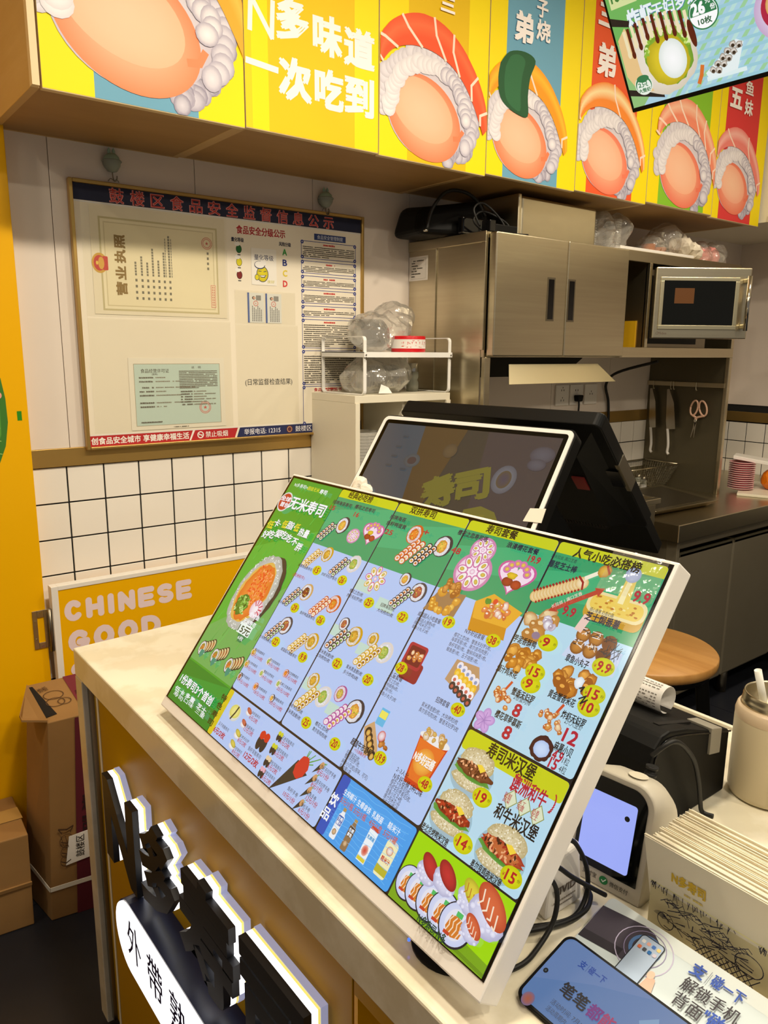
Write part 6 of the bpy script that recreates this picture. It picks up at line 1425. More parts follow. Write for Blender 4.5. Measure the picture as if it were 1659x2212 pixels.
P = [A_+uf*x+vf*z+n0 for x, z in ((.185, .275), (.75, .298), (.75, .440), (.225, .420))]
build('sheet', M().hexa(P, [p+Vector((0, -.0006, 0)) for p in P]), 'paper', lab)
a = onf(A_+Vector((-.001, -.0052, 0)), uf, vf)
a.text('鼓楼区', .36-.055, .36+.055, .360, .115, '2a2622', 1, ang=pi/2); a.text('李军', .53-.032, .53+.032, .372, .085, '2a2622', 0, ang=pi/2)
a.build('handwriting', 'print_matte', lab)
t = thing('cardboard_box', 'low taped brown cardboard box on the floor at the left edge', 'box', (-.38, -.15, .001))
build('body', M().hexa([(-.236, -.256, .001), (-.226, -.052, .001), (-.58, -.035, .001), (-.60, -.215, .001)], [(-.231, -.258, .262), (-.222, -.050, .262), (-.58, -.033, .265), (-.60, -.218, .262)]), 'cardboard', t, bevel=.003)
build('tape', M().hexa([(-.225, -.178, .2635), (-.225, -.118, .2635), (-.59, -.100, .2655), (-.59, -.150, .2655)], [(-.225, -.178, .2643), (-.225, -.118, .2643), (-.59, -.100, .2663), (-.59, -.150, .2663)]), 'tape_white' if 0 else mat('brown_tape', 'b08c52', .15, coat=.5), t)
build('fold_band', M().hexa([(-.2335, -.2605, .118), (-.2335, -.2560, .118), (-.60, -.215, .118), (-.60, -.2225, .118)], [(-.2330, -.2625, .128), (-.2330, -.2570, .128), (-.60, -.216, .128), (-.60, -.2235, .128)]), 'cardboard', t)

# ================================================================== MENU DISPLAY on the counter
def mtx(loc, yaw, tilt, roll=0): return Matrix.Translation(loc) @ Matrix.Rotation(radians(yaw), 4, 'Z') @ Matrix.Rotation(radians(roll), 4, 'Y') @ Matrix.Rotation(radians(tilt), 4, 'X')
def posed(name, label, cat, mw_, group=None):
    o = bpy.data.objects.new(name, None); COL.objects.link(o); o.empty_display_size = .05; o.matrix_world = mw_; return tag(o, label, cat, group)
Z0 = (0, 0, 0)
t = posed('menu_screen', 'large tilted menu screen in a white frame showing sushi dishes and prices', 'screen', mtx((-.162, -1.035, .898), -90.707, 53.917, -.69))
W_, H_ = .745, .442
build('frame', M().box(0, W_, 0, H_, -.028, 0), 'bezel_white', t, off=Z0, bevel=.002)
build('black_border', M().box(.0045, W_-.0045, .0165, H_-.004, -.0005, .0007), 'black_gloss', t, off=Z0)
build('rear_housing', M().box(.06, W_-.06, .05, H_-.05, -.045, -.028), 'bezel_white', t, off=Z0, bevel=.006)
mi = t.matrix_world.inverted()
build('stand_foot', M().cyl((-.115, -1.690, CT+.0002), (-.115, -1.690, CT+.004), .045, 32).xf(mi), 'black_plastic', t, off=Z0)
build('stand_leg', M().hexa([(.10, -1.34, CT), (.14, -1.34, CT), (.14, -1.24, CT), (.10, -1.24, CT)], [(.055, -1.34, 1.14), (.075, -1.34, 1.14), (.075, -1.24, 1.14), (.055, -1.24, 1.14)]).xf(mi), 'bezel_white', t, off=Z0)
build('power_light', M().cyl((-.158, -1.668, .8875), (-.158, -1.668, .8895), .0014, 10).xf(mi), 'led_blue', t, off=Z0)
menu_art(t)
for lab, q in (('clear sticky tape over the top right corner of the menu screen', (.672, .738, .392, .440)),):
    g = M(); n = 12; x0, x1, y0, y1 = q
    V = [(x0+(x1-x0)*i/n, y0+(y1-y0)*j/n, .0045+.0012*noise.noise((i*.7, j*.7, 3))) for j in range(n+1) for i in range(n+1)]
    g.add(V, [(j*(n+1)+i, j*(n+1)+i+1, (j+1)*(n+1)+i+1, (j+1)*(n+1)+i) for j in range(n) for i in range(n)], True); build('clear_tape', g, 'film_thin', t, off=Z0)

# ================================================================== CASH REGISTER with two screens
t = thing('cash_register', 'black cash register with a white-rimmed customer screen and large operator screen', 'cash register', (.33, -1.25, CT))
rb = root_off(t)
def addp(name, g, m_, mw_, parent=None, **k): return build(name, g.xf(mw_), m_, parent or t, **k)
m1 = mtx((.229, -1.127, 1.356), -79.574, 52.05); Lc, Hc = .360, .215
def rrect(x0, x1, y0, y1, r, n=5):
    P = []
    for cx, cy, a0 in ((x1-r, y1-r, 0), (x0+r, y1-r, 90), (x0+r, y0+r, 180), (x1-r, y0+r, 270)): P += [(cx+r*cos(radians(a0+90*q/n)), cy+r*sin(radians(a0+90*q/n))) for q in range(n+1)]
    return P
cs = addp('customer_screen', M().prism(rrect(-.003, Lc+.003, -Hc, .003, .012), -.022, -.0015), 'black_plastic', m1)
rim_o, rim_i = rrect(0, Lc, -Hc+.003, 0, .010), rrect(.0065, Lc-.0065, -Hc+.009, -.0065, .006); g = M(); n = len(rim_o)
g.add([(*p, z) for z in (-.0014, .0008) for p in rim_o]+[(*p, z) for z in (-.0014, .0008) for p in rim_i], [f for i in range(n) for j in [(i+1) % n] for f in ((i, j, n+j, n+i), (n+i, n+j, 3*n+j, 3*n+i), (2*n+j, 2*n+i, 3*n+i, 3*n+j))])
addp('white_rim', g, 'bezel_white', m1, cs); addp('glass', M().prism(rim_i, -.0013, .0001), 'glass_dark', m1, cs)
ax = m1.to_3x3(); a = Art(m1 @ Vector((0, 0, .0003)), ax.col[0], ax.col[1], step=.00008)  # dim screen picture with the yellow sign's reflection painted into it
a.rect(.014, -Hc+.014, Lc-.014, -.014, '4e463a'); a.poly([(.014, -.014), (.095, -.014), (.125, -Hc+.014), (.014, -Hc+.014)], '5a6066'); a.poly([(.095, -.014), (.18, -.014), (.15, -Hc+.014), (.125, -Hc+.014)], '6a5230'); a.poly([(.22, -.014), (Lc-.014, -.014), (Lc-.014, -Hc+.014), (.25, -Hc+.014)], '564a48')
a.lv(4).ell(.100, -.080, .016, .013, '6e6e6c', '5a5c5c'); a.ell(.100, -.080, .009, .007, '5e4a44')
a.ell(.280, -.092, .020, .024, '8a8a90', '6c6a70', n=26); a.ell(.280, -.092, .012, .015, '5a5060', '6e5c3c'); a.ell(.325, -.045, .020, .014, '6c6870', '5a5258'); a.ell(.322, -.062, .015, .010, '6c6870', '5a5258'); a.ell(.165, -.055, .013, .013, '7a6444', '66543c')
Yt = '8a8234'; a.text('寿', .150, .205, -.128, .060, Yt, 3, ang=.55); a.text('司', .203, .258, -.108, .058, Yt, 3, ang=.35); a.poly([(.236, -.150), (.262, -.140), (.288, -.146), (.300, -.160), (.24, -.175)], Yt); a.text('多', .24, .29, -.178, .05, '968c34', 3, ang=.4)
for k, (x, y) in enumerate(((.060, -.040), (.055, -.060), (.055, -.078), (.052, -.096), (.085, -.100))): a.rect(x, y, x+.012, y+.004, '50565a')
a.build('display', 'display_reflect', cs)
m2 = mtx((.319, -1.050, 1.356), -78.94, 138.25)
mb = addp('operator_screen', M().prism(rrect(0, .402, -.300, 0, .012), -.026, 0), 'black_plastic', m2, bevel=.002)
addp('rear_cover', M().hexa([(.02, -.285, 0), (.382, -.285, 0), (.382, -.02, 0), (.02, -.02, 0)], [(.05, -.26, .030), (.352, -.26, .030), (.352, -.06, .022), (.05, -.06, .022)]), 'black_plastic', m2, mb)
addp('red_sticker', M().box(.325, .348, -.150, -.115, .0245, .0275), mat('dark_red', '6c1414', .4), m2, mb)
addp('port_strip', M().box(.352, .398, -.165, -.120, .0002, .004), 'black_gloss', m2, mb); addp('port_trim', M().box(.396, .4035, -.18, -.105, -.022, .001), 'steel_dark', m2, mb)
g = M()
for k in range(16): g.box(.25+k*.006, .253+k*.006, -.275, -.262, .0262, .0290)
addp('vents', g, 'dark_gap', m2, mb)
addp('lower_screen_edge', M().prism(rrect(.004, .398, -.395, -.296, .006), -.022, -.001), 'black_plastic', m2, mb)
build('base', M().hexa([(.26, -1.42, CT), (.50, -1.38, CT), (.46, -1.12, CT), (.22, -1.16, CT)], [(.28, -1.41, CT+.03), (.49, -1.375, CT+.03), (.455, -1.13, CT+.03), (.24, -1.165, CT+.03)]), 'black_plastic', t, bevel=.004)
build('neck', M().prism([(.27, CT+.03), (.43, CT+.03), (.47, 1.15), (.34, 1.30), (.24, 1.28), (.20, 1.20)], -1.36, -1.18, 'y'), 'black_plastic', t, bevel=.006)
addp('white_tape', M().hexa([(.338, -.152, .001), (.366, -.150, .001), (.3645, -.128, .001), (.341, -.131, .001)], [(.338, -.152, .0022), (.366, -.150, .0022), (.3645, -.128, .0022), (.341, -.131, .0022)]), 'tape_white', m1)
addp('white_tape', bag_mesh([((.030, -.146, .004), (.026, .008, .004)), ((.014, -.132, .003), (.010, .014, .003))], .003, 90, 3, 3), 'tape_white', m1)

# ================================================================== TV hanging above the counter
ty = radians(33.8); tvm = Matrix(((0, -sin(ty), -cos(ty), .6), (-1, 0, 0, -1.319), (0, cos(ty), -sin(ty), 1.86), (0, 0, 0, 1)))
t = posed('hanging_screen', 'black-framed menu screen hanging from the ceiling, showing a large sushi roll', 'screen', tvm)
TW, TH = .93, .53
build('frame', M().box(0, TW, -.0, TH, -.035, 0), 'black_plastic', t, off=Z0, bevel=.002)
a = Art((.0055, .0075, .0004), (1, 0, 0), (0, 1, 0), step=.0001); w_, h_ = TW-.011, TH-.014
a.rect(0, 0, w_, h_, '8fc07a'); a.poly([(.02, .0), (w_, 0), (w_, h_), (.24, h_), (.13, .10)], 'a9d0e2')
a.h += 1; k = 0
for i in range(-6, 56):
    x = .01+i*.0165; a.poly([(max(x, .06), max(.0, 0)), (x+.0075, 0), (x+.0075+.20, .20), (x+.20, .20)] if x > .055 else [(.0, 0), (.001, 0), (.001, .001), (0, .001)], 'b9dfd8' if i % 2 else '9ccf9c', bump=False)
a.h += 1
for i in range(30): a.poly([(.10+i*.0125*0, 0+.0125*i), (w_, .0125*i), (w_, .0125*i+.0045), (.10, .0125*i+.0045)], '9bcbd8', bump=False) if i % 1 == 0 and .0125*i < h_-.02 else None
a.poly([(0, .10), (.060, .10), (.125, .105), (.14, .15), (.20, .22), (.24, h_), (0, h_)], '6db45c')
a.rect(.006, .150, .052, .178, 'd6e0a0').text('100%', .010, .048, .166, .022, '3c7c3c', 2)
a.poly([(.0, .140), (.044, .122), (.044, .114), (0, .128)], '14161c'); a.poly([(.0, .030), (.06, .012), (.06, .004), (0, .020)], '14161c')
a.ell(.068, .062, .062, .054, 'efe6d8', 'd9cdb8', n=36, wob=.04, seed=3); a.poly([(.004, .105), (.02, .12), (.028, .10), (.030, .05), (.045, .018), (.02, .02), (.004, .05)], 'e8c48a')
a.ell(.082, .062, .040, .042, 'a9c83c', '6c9a2c', n=30, wob=.05, seed=4); a.ell(.080, .056, .036, .036, 'e8cf30', 'b8a820', n=30, wob=.04, seed=5); a.ell(.088, .056, .023, .029, 'ffffff', 'dfe8e0', n=28)
rg = random.Random(6)
for k in range(60): an = rg.random()*pi; a.ell(.082+.038*cos(an)*(.8+.25*rg.random()), .070+.034*sin(an)*(.8+.25*rg.random()), .0028, .0024, ('c8e070', '8fbc3c', 'dfeea8')[k % 3], n=8, ang=rg.random()*3, bump=(k % 20 == 0))
for k in range(15):
    x = .018+k*.0075; y = .108+.010*sin(pi*k/14); l = .018+.014*rg.random(); c = '5a1a10' if k % 2 else 'efe2b8'
    a.line([(x, y+.006), (x+.001, y-l)], .0052, c); a.ell(x+.001, y-l, .0034, .006, c, bump=False)
a.ell(.128, .082, .005, .020, '5a1a10', ang=.1)
a.lv(14).text('炸虾', .030, .073, .1295, .026, 'eaf4f8', 3, sh=(.0008, -.0012, '2c5a8c')); a.text('天妇罗寿司', .073, .165, .128, .021, 'eaf4f8', 2, sh=(.0006, -.001, '3c7cac'))
a.ell(.150, .103, .0235, .0225, '2a7a4c', n=40).ell(.150, .103, .0215, .0205, 'ffffff', n=40); a.poly([(.150+.0205*cos(radians(q)), .103+.0195*sin(radians(q))) for q in range(-5, 186, 10)], '2a7a4c')
a.text('26', .134, .153, .1105, .022, 'ffffff', 3); a.text('元', .156, .163, .117, .008, 'ffffff', 2); a.text('份', .162, .169, .1075, .008, 'ffffff', 2); a.text('10枚', .140, .161, .0925, .010, '1d5c38', 2)
a.ell(.030, .031, .0155, .0150, 'e8f0e0', n=30).ell(.030, .031, .0142, .0138, '2a7a4c', n=30).ell(.030, .029, .0128, .0122, 'eaf2e6', n=30); a.ell(.031, .041, .011, .0055, '2a7a4c'); a.text('2只', .0205, .0375, .0325, .009, '2a7a4c', 2); a.text('大整虾', .019, .041, .0235, .0068, '2a7a4c', 2)
a.rect(.136, .010, .198, .016, 'dff0f0'); a.poly([(.140, .012), (.185, .016), (.200, .050), (.19, .056), (.136, .022)], 'e8f2f2')
for k in range(5):
    for j in range(2): a.ell(.148+k*.0092+j*.009, .024+k*.0068-j*.003, .0055, .005, 'efe9e0', '8a7a68', n=12, wob=.2); a.ell(.148+k*.0092+j*.009, .022+k*.0068-j*.003, .0028, .0026, '3a2c20', n=8)
a.line([(.124, .012), (.130, .022), (.134, .034)], .006, 'd8722c')
a.ell(.262, .075, .040, .040, 'e6dcec', 'c8a8cc', n=40); a.ell(.262, .078, .030, .030, 'b02040', n=36); a.ell(.258, .082, .019, .020, 'e8dcb8', 'd8a050'); a.ell(.252, .078, .007, .007, '5aa040'); a.ell(.262, .088, .008, .006, 'd84a30')
a.ell(.42, .12, .07, .06, 'efe6d8', 'd0b890', n=36); a.ell(.42, .12, .03, .028, 'd8642c', 'a8401c', n=30); a.ell(.70, .22, .12, .10, 'efe6d8', 'd0b890', n=36); a.ell(.70, .22, .06, .05, 'e8cf30', 'b8862c', n=30)
a.build('display', 'tv_display', t, off=Z0)
a = None
for x in (.25, .68):
    q = tvm @ Vector((x, .30, -.035)); build('ceiling_rod', M().cyl((q.x, q.y, q.z), (q.x+.02, q.y, CEIL), .012, 14).xf(tvm.inverted()), 'black_plastic', t, off=Z0)

# ================================================================== RECEIPT PRINTER
t = thing('receipt_printer', 'black receipt printer on the counter behind the payment terminal', 'printer', (.27, -1.64, CT))
prof = [(.370, CT+.0005), (.370, .968), (.352, .975), (.313, .985), (.262, 1.003), (.222, 1.012), (.206, 1.010), (.191, .998), (.182, .978), (.178, .953), (.178, CT+.0005)]
build('body', M().prism(prof, -1.708, -1.560, 'y'), 'black_plastic', t, bevel=.003)
build('lid_seam', M().tube([(.371, -1.7085, .966), (.313, -1.7088, .981), (.240, -1.7088, 1.000), (.205, -1.7088, 1.000), (.190, -1.7088, .975), (.186, -1.7088, .93)], .0012, 6), 'black_gloss', t)
build('paper_slot', M().hexa([(.225, -1.690, 1.0088), (.300, -1.690, .9905), (.300, -1.682, .9905), (.225, -1.682, 1.0088)], [(.225, -1.690, 1.0125), (.300, -1.690, .9935), (.300, -1.682, .9935), (.225, -1.682, 1.0125)]), 'dark_gap', t)
build('release_tab', M().hexa([(.316, -1.7115, .950), (.342, -1.7115, .945), (.342, -1.6900, .945), (.316, -1.6900, .950)], [(.316, -1.7115, .9875), (.342, -1.7115, .9810), (.342, -1.675, .9810), (.316, -1.675, .9875)]), mat('grey_tab', '8f8a7e', .45), t, bevel=.001)
t = thing('receipt', 'curled white paper receipt with printed lines lying on the black printer', 'receipt', (.285, -1.62, 1.0))
R_ = .0185; c0 = (.288, 1.0165); g = M(); n = 26; prof = [(c0[0]+R_*cos(radians(q)), c0[1]+R_*sin(radians(q))) for q in [300+i*(330/n) for i in range(n+1)]]
prof2 = [(c0[0]+R_*1.08, c0[1]-.006), (c0[0]+.028, c0[1]-.017), (c0[0]+.034, c0[1]-.030)]
V = [(x, y, z) for y in (-1.662, -1.570) for x, z in prof]; g.add(V, [(i, i+1, n+2+i, n+1+i) for i in range(n)], True)
build('curl', g, 'paper', t, solid=.0004)
ta = [(c0[0]+R_*cos(radians(q))*1.04, c0[1]+R_*sin(radians(q))*1.04) for q in (110, 80, 50, 20)]+[(c0[0]+.026, c0[1]-.008), (c0[0]+.030, c0[1]-.028)]
g = M(); m = len(ta); g.add([(x, y, z) for y in (-1.652, -1.575) for x, z in ta], [(i, i+1, m+i+1, m+i) for i in range(m-1)], True); build('tail', g, 'paper', t, solid=.0004)
g = Art((0, 0, 0), (1, 0, 0), (0, 0, 1)); rg = random.Random(8)
for k in range(9):
    an = radians(95+k*13); an2 = an+radians(4.0); y = -1.655
    while y < -1.60 and k != 3:
        l = .0022+.0035*rg.random(); P = [(c0[0]+(R_+.0006)*cos(q), yy, c0[1]+(R_+.0006)*sin(q)) for q, yy in ((an, y), (an, y+l), (an2, y+l), (an2, y))]; o = len(g.v); g.v += [Vector(p) for p in P]; g.f.append((o, o+1, o+2, o+3)); g.c += [lin('7c7670')]*4; y += l+.0018+(.006 if rg.random() < .2 else 0)
g.build('print', 'print_matte', t)
t = thing('printer_cable', 'black cable with ribbed plug looping from the side of the receipt printer', 'cable', (.24, -1.72, CT))
build('cord', M().tube([(.176, -1.7135, .997), (.186, -1.724, 1.012), (.200, -1.728, 1.014), (.222, -1.728, 1.000), (.248, -1.728, .972), (.268, -1.726, .934), (.284, -1.722, .900), (.292, -1.722, CT+.004), (.296, -1.735, CT+.003)], .0030), 'black_rubber', t)
g = M().cyl((.168, -1.716, .955), (.176, -1.716, .985), .0058, 14)
for k in range(4): g.cyl((.168+.0022*k, -1.716, .958+.008*k), (.1688+.0022*k, -1.716, .9615+.008*k), .0074, 14)
build('plug', g, 'black_rubber', t)

# ================================================================== PAYMENT TERMINAL
mt = mtx((.072, -1.696, .905), -83.4, 79.264)
t = thing('payment_terminal', 'cream rounded payment terminal with a lit lavender screen facing the customer', 'terminal', (.10, -1.73, CT))
def outl(x0, x1, y0, y1, r, n=8):
    P = [(x0, y0), (x1, y0)]
    for cx, cy, a0 in ((x1-r, y1-r, 0), (x0+r, y1-r, 90)): P += [(cx+r*cos(radians(a0+90*q/n)), cy+r*sin(radians(a0+90*q/n))) for q in range(n+1)]
    return P
def loft(g, rings, mw_=None, sm=True):
    n = len(rings[0]); V = [p for r in rings for p in r]; F = [(k*n+i, k*n+(i+1) % n, (k+1)*n+(i+1) % n, (k+1)*n+i) for k in range(len(rings)-1) for i in range(n)]
    g.add(V, F, sm); o = len(g.v)-len(V); g.f += [tuple(range(o, o+n))[::-1], tuple(range(o+(len(rings)-1)*n, o+len(rings)*n))]; g.sm += [False, False]; return g
g = M(); rings = []
for wz, x0, x1, y1, r in ((0, -.0105, .0775, .1005, .024), (-.004, -.0125, .0795, .1025, .025), (-.020, -.0128, .0800, .1030, .026), (-.045, -.012, .079, .098, .028), (-.068, -.010, .077, .084, .030), (-.084, -.006, .073, .062, .028), (-.092, .0, .067, .035, .020)):
    rings.append([(p[0], p[1], wz) for p in outl(x0, x1, -.0265-.19*wz*.0, y1, r)])
loft(g, rings); g.xf(mt); g.v = [Vector((p.x, p.y, max(p.z, CT+.0004))) for p in g.v]
build('body', g, 'terminal_white', t)
build('bezel', M().prism(outl(-.0068, .0712, -.0090, .0955, .020), .0002, .0012).xf(mt), 'glass_dark', t)
s_ = build('screen', M().prism(rrect(-.0018, .0600, -.0002, .0780, .0035), .0013, .0018).xf(mt), 'terminal_screen', t)
build('camera_dot', M().cyl((.0502, .0612, .0019), (.0502, .0612, .0023), .0030, 18).xf(mt), 'black_gloss', t)
build('scan_window', M().lathe([(.0001, .0004), (.011, .0004)], (0, 0, 0), 20).xf(mt @ Matrix.Translation((.045, .1042, -.020)) @ Matrix.Rotation(radians(-90), 4, 'X')), 'cream_paint', t)
ax = mt.to_3x3(); a = Art(mt @ Vector((0, 0, .0006)), ax.col[0], ax.col[1]); a.text('支付宝', .008, .0255, -.0170, .0062, '4a453c', 1); a.ell(.0345, -.0175, .0052, .0046, '2c8a4c'); a.line([(.0322, -.0175), (.0340, -.0192), (.0372, -.0155)], .0011, 'e8f0e8'); a.text('微信支付', .0420, .0640, -.0175, .0062, '4a453c', 1)
a.build('logos', 'print', t)

# adapter, cables
t = thing('adapter_box', 'small white power box lettered VIVID on the counter behind the menu screen', 'adapter', (.01, -1.70, CT))
build('body', M().hexa([(-.022, -1.728, CT+.0004), (.040, -1.728, CT+.0004), (.046, -1.668, CT+.0004), (-.006, -1.668, CT+.0004)], [(-.014, -1.726, .945), (.033, -1.726, .951), (.040, -1.672, .951), (-.002, -1.672, .945)]), 'white_paint', t, bevel=.005, seg=3)
a = Art((0, -1.7292, 0), (1, 0, 0), (0, 0, 1)); a.text('VIVID', -.012, .024, .9085, .0125, '5a5048', 3); a.lines(-.012, .8955, .024, .8985, 1, '8a8074', .8, 4, 1); a.lines(-.008, .8905, .020, .8932, 1, '8a8074', .8, 5, 1); a.build('lettering', 'print', t)
for lab, pts in (('black cable arching down past the payment terminal screen', [(-.045, -1.733, .992), (-.005, -1.738, .976), (.013, -1.738, .958), (.028, -1.739, .928), (.030, -1.740, .899), (.012, -1.742, CT+.004), (-.015, -1.738, CT+.004), (-.05, -1.72, CT+.004)]),
                 ('black cable slanting across the white adapter box to the flyer', [(-.055, -1.735, .972), (-.023, -1.738, .953), (.0, -1.741, .932), (.027, -1.747, .910), (.045, -1.753, .896)]),
                 ('black cable curving down beside the menu screen frame to the phone', [(-.055, -1.737, .958), (-.031, -1.741, .941), (-.025, -1.744, .919), (-.033, -1.746, .896), (-.058, -1.749, CT+.004), (-.085, -1.753, CT+.003), (-.12, -1.745, CT+.003)]),
                 ('flat black cable lying on the counter under the other cables', [(-.075, -1.712, CT+.003), (-.048, -1.733, CT+.009), (-.015, -1.746, CT+.010), (.018, -1.748, CT+.009), (.040, -1.738, CT+.010), (.055, -1.72, CT+.003)])):
    single('cable', M().tube(pts, .0026), 'black_rubber', lab, 'cable')

# ================================================================== THERMOS
TX, TY = .409, -1.748
t = thing('thermos', 'cream insulated thermos with open steel neck and a white straw', 'thermos', (TX, TY, CT))
build('body', M().lathe([(0, .0005), (.044, .0005), (.0485, .003), (.050, .009), (.050, .108), (.0495, .112)], (TX, TY, CT), 48), 'thermos', t)
build('shoulder', M().lathe([(.0497, .112), (.0500, .118), (.0480, .126), (.0445, .130), (.0440, .128)], (TX, TY, CT), 48), 'thermos_band', t)
build('neck', M().lathe([(.0440, .127), (.0425, .131), (.0432, .134), (.0425, .137), (.0415, .1385), (.0422, .141), (.0412, .1435), (.0412, .146), (.0398, .147), (.0390, .144), (.0390, .110), (0, .108)], (TX, TY, CT), 48), 'steel', t)
build('drink', M().cyl((TX, TY, CT+.112), (TX, TY, CT+.1135), .0388, 32), 'liquid', t)
single('straw', M().cyl((TX-.010, TY+.008, CT+.115), (TX-.026, TY+.018, CT+.180), .0048, 16, caps=False), 'straw', 'white drinking straw standing in the open thermos', 'straw', solid=.0006)

# ================================================================== NAPKINS in their box
t = thing('napkin_box', 'kraft paper napkin box printed with black line drawings of food', 'box', (.11, -1.87, CT))
build('box', M().box(.066, .150, -1.99, -1.792, CT+.0004, CT+.004).box(.0655, .0672, -1.99, -1.792, CT+.0004, CT+.053).box(.149, .1505, -1.99, -1.792, CT+.0004, CT+.053).box(.0672, .149, -1.7935, -1.792, CT+.0004, CT+.053), 'kraft', t)
a = Art((.0650, -1.79, CT), (0, -1, 0), (0, 0, 1), step=.00004); rg = random.Random(12); K1 = '1c1830'
a.line([(.002, .052), (.2, .052)], .0012, 'f0e8a8')
for k in range(60): x = .003+.19*rg.random()**1.3; a.line([(x, .051+.002*rg.random()), (x+.004*(rg.random()-.5), .044+.006*rg.random())], .0007, K1)
for k in range(70):       # crossed canes and leaves
    x = .018+.085*rg.random(); y = .012+.032*rg.random(); an = -.5+rg.random()*1.2+(pi/2 if k % 4 == 0 else 0); l = .006+.012*rg.random(); a.line([(x, y), (x+l*cos(an), min(y+l*sin(an)*.6, .051))], .0006+.0005*rg.random(), K1)
for k in range(26): x = .018+k*.0035; y = .040+.004*sin(k*.8); a.line([(x, y), (x+.004, y+.003), (x+.008, y)], .0008, K1)
a.ring(.026, .021, .0085, .0093, K1); a.ring(.112, .030, .013, .014, K1, ry=.8); a.ring(.150, .025, .016, .017, K1, ry=.9)
for k in range(14): an = k*.2; a.line([(.020+.008*cos(an), .021+.008*sin(an)), (.026+.004*cos(an), .021+.004*sin(an))], .0006, K1)
for k in range(10):
    a.line([(.055+k*.006, .004), (.070+k*.006, .022)], .0009, K1); a.line([(.070+k*.006, .004), (.055+k*.006, .022)], .0009, K1)
a.build('drawing', 'print_matte', t)
nz = random.Random(5); N_ = 64; a0 = None
for k in range(N_):
    x = .0700+k*.00118; top = .978+.004*(nz.random()-.5)+.003*min(k, 8)/8; yo = -1.789+.006*(nz.random()-.5)+(-.002 if k > 3 else .004)
    o = single('napkin', M().hexa([(x, -1.985, CT+.0045), (x+.0010, -1.985, CT+.0045), (x+.0010, -1.7945, CT+.0045), (x, -1.7945, CT+.0045)], [(x-.010, -1.985, top), (x-.0090, -1.985, top), (x-.0090, yo, top), (x-.010, yo, top)]), 'napkin', 'cream folded paper napkin standing on edge among the napkins in the box', 'napkin', 'napkins standing in the box')
    if k == 0: a0 = o; o['label'] = 'front paper napkin in the box, printed with a yellow shop logo'; 
a = Art((.0692, -1.79, CT+.0045), (0, -1, 0), (-.1, 0, 1), step=.0001); a.text('N多寿司', .026, .062, .066, .0135, 'd8b428', 3); a.lines(.040, .052, .060, .055, 1, 'dcc460', .8, 3, 1); a.build('logo', 'print_matte', a0)

# ================================================================== FLYER and phone-like reader
fm = Matrix(((0, .956, -.292, -.018), (-1, 0, 0, -1.76), (0, .292, .956, .8785), (0, 0, 0, 1)))
t = posed('flyer_board', 'pale tap-to-pay flyer board picturing a hand holding a phone, lying behind the reader', 'flyer', fm)
build('board', M().prism(rrect(0, .235, -.012, .0675, .006), -.002, 0), 'white_paint', t, off=Z0)
a = Art((0, 0, .0003), (1, 0, 0), (0, 1, 0)); a.poly(rrect(.0005, .2345, .001, .067, .006), 'd2e0e6'); a.poly(rrect(.0005, .2345, .052, .067, .006), 'dfe9ea')
a.poly([(-.0, .0525), (.0462, .0600), (.058, .058), (.067, .052), (.0636, .0145), (.0443, .0144), (.001, .0086)], '4a4450'); a.poly([(.001, .0186), (.0443, .0244), (.0443, .0144), (.001, .0086)], '343038')
a.ring(.060, .036, .028, .029, 'c8c0e0', ry=.9); a.ring(.060, .038, .020, .0208, '9a90b8', ry=.95); a.ring(.060, .038, .0125, .0160, '5a80b8', ry=.95); a.ell(.060, .038, .0105, .0100, '2c2834', '463e58')
a.poly([(.062, .003), (.066, .0145), (.0705, .012), (.0725, .001)], 'efb49c'); a.ell(.0655, .014, .003, .0035, 'f4c4b0')
a.poly(rrect(.0495, .0755, -.006, .0515, .004), '2c3038'); a.poly(rrect(.0505, .0745, -.005, .0505, .0035), 'b4c8e4')
for k in range(8): a.rect(.0530+(k % 4)*.0055, .0425-(k//4)*.0075, .0568+(k % 4)*.0055, .0463-(k//4)*.0075, ('f0f0f4', 'e8b0a0', '4a78c8', 'f0d890', 'e07a50', '505058', '2c70b8', 'd8d0e0')[k], .001)
a.poly([(.0755, -.008), (.079, .018), (.086, .016), (.090, .002), (.090, -.01)], 'efb8a4'); a.ell(.080, .018, .0035, .0045, 'f4c8b4')
a.text('支', .1035, .1165, .0500, .0150, '3a5ab8', 2); a.line([(.120, .043), (.120, .057)], .0006, '8a90a0'); a.text('碰一下', .1235, .1530, .0510, .0140, '3a5ab8', 2); a.text('解锁手机', .1050, .1590, .0320, .0160, '403c44', 1); a.text('背面', .1065, .1340, .0145, .0160, '403c44', 1); a.text('"碰一下"', .1350, .1850, .0165, .0160, '3a5ab8', 2)
a.build('print', 'print', t, off=Z0)
pm = Matrix(((0, .9487, -.316, -.115), (-1, 0, 0, -1.773), (0, .316, .9487, .884), (0, 0, 0, 1)))
t = posed('phone_reader', 'black-rimmed phone-like reader with a blue lit screen at the bottom right', 'phone', pm)
build('body', M().prism(rrect(0, .172, -.004, .0775, .010, 8), -.0075, 0), 'black_plastic', t, off=Z0, bevel=.0012)
build('support', M().hexa([(.02, .01, -.008), (.15, .01, -.008), (.15, .07, -.008), (.02, .07, -.008)], [(.02, .01, -.0078), (.15, .01, -.0078), (.15, .07, -.0078), (.02, .07, -.0078)]), 'black_plastic', t, off=Z0)
a = Art((0, 0, .0003), (1, 0, 0), (0, 1, 0)); a.poly(rrect(.0035, .1685, -.001, .0745, .008, 6), '5f80b4'); a.poly([(.0035, .02), (.0035, .0665), (.0115, .0745), (.10, .0745), (.05, .05)], '6a86b8'); a.poly([(.06, -.001), (.1685, -.001), (.1685, .06), (.11, .045)], '6f8fc4')
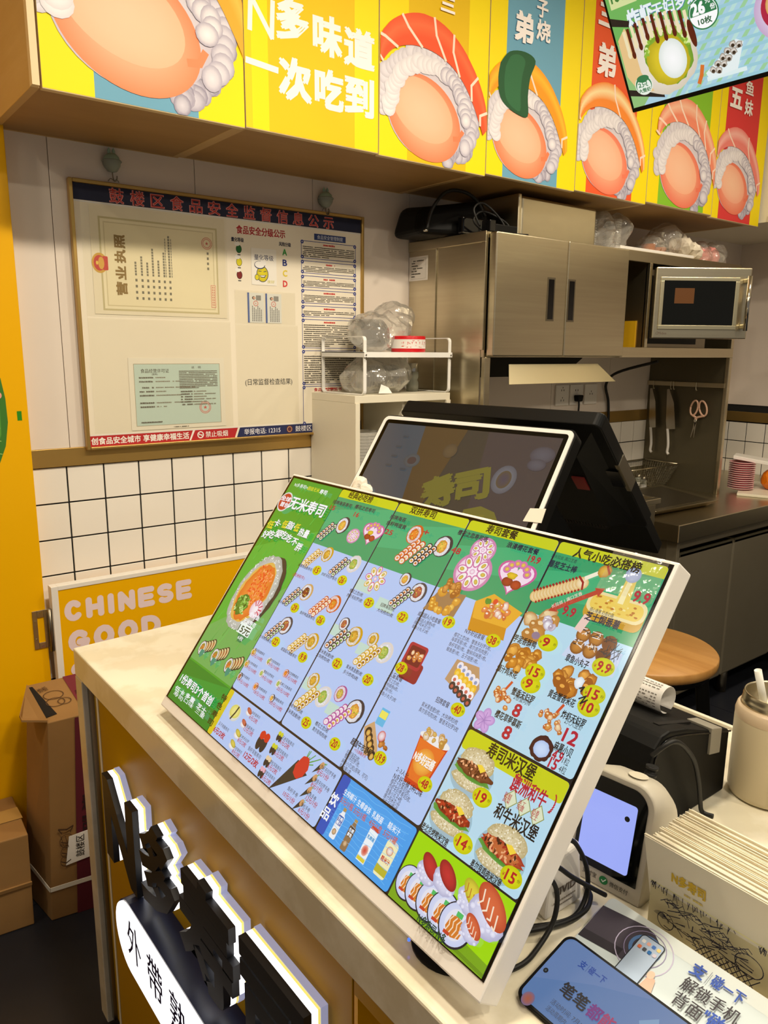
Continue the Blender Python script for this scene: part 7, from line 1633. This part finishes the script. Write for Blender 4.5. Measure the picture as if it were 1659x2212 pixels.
a.ell(.0135, .001, .006, .007, 'b06040', '7a6a8c'); a.poly([(.098, .05), (.11, .062), (.125, .035), (.112, .030)], '7aa0c8')
a.text('支', .0280, .0350, .0590, .0085, '2c4c9c', 2); a.line([(.0368, .055), (.0368, .063)], .0004, '4a6098'); a.text('碰一下', .0385, .0560, .0595, .0080, '2c4c9c', 2)
a.text('笔笔', .0300, .0580, .0300, .0145, '141420', 2); a.text('都', .0598, .0725, .0300, .0145, '7a2c80', 2); a.text('能', .0735, .0862, .0300, .0145, 'a8386c', 2);
a.text('活动时间: 7月12日', .0312, .072, .0135, .0058, '3a4258', 0); a.text('活动周期内', .0318, .0531, .0060, .0058, '3a4258', 0)
a.ell(.0091, .0320, .0024, .0026, '101014', n=16); a.ell(.0091, .0320, .0010, .0011, '4a5a60', n=10)
a.build('display', 'phone_display', t, off=Z0)

# ================================================================== STOOL
sx, sy, sz = 1.368, -.936, .600
t = thing('stool', 'round wooden stool on black legs behind the counter', 'stool', (sx, sy, 0))
build('seat', M().lathe([(0, -.032), (.203, -.032), (.208, -.028), (.2095, -.020), (.2095, -.004), (.206, 0), (0, 0)], (sx, sy, sz), 56), 'bamboo', t)
build('support_ring', M().lathe([(.15, -.055), (.19, -.055), (.19, -.033), (.15, -.033)], (sx, sy, sz), 32), 'black_plastic', t)
for k in range(4):
    an = radians(38+90*k); build('leg', M().hexa(*[[(sx+r*cos(an)+w1*cos(q), sy+r*sin(an)+w1*sin(q), z) for q in [an+radians(45+90*i) for i in range(4)]] for r, z, w1 in ((.235, .001, .020), (.165, sz-.055, .026))]), 'black_plastic', t, bevel=.002)
for k in range(4):
    an, an2 = radians(38+90*k), radians(128+90*k); build('stretcher', M().cyl((sx+.21*cos(an), sy+.21*sin(an), .20), (sx+.21*cos(an2), sy+.21*sin(an2), .20), .009, 10), 'black_plastic', t)

# ------------------------------------------------------------------ tell the pieces of each stack apart by their place in it
ORD = ('first', 'second', 'third', 'fourth', 'fifth', 'sixth', 'seventh', 'eighth', 'ninth', 'tenth', 'eleventh', 'twelfth', 'thirteenth', 'fourteenth', 'fifteenth')
for grp, ax, fmt in (('stacked pink plates', 2, '%s pink plate from the bottom of the wrapped stack on the worktop'),
                     ('clear lids stacked in the storage cabinet', 2, '%s clear lid from the bottom of the stack in the cream cabinet'),
                     ('nested clear cups on the cupboard', 2, '%s clear cup from the bottom of the taller nested stack on the cupboard'),
                     ('clear cups beside the steel box', 2, '%s clear cup from the bottom of the stack beside the steel box'),
                     ('lids bagged on the upper rack shelf', 0, '%s clear lid from the left in the upper bag on the rack'),
                     ('lids bagged on the lower rack level', 0, '%s clear lid from the left in the lower bag inside the rack')):
    for i, o in enumerate(sorted((o for o in SC.objects if o.get('group') == grp), key=lambda o: o.location[ax])): o['label'] = fmt % ORD[i]
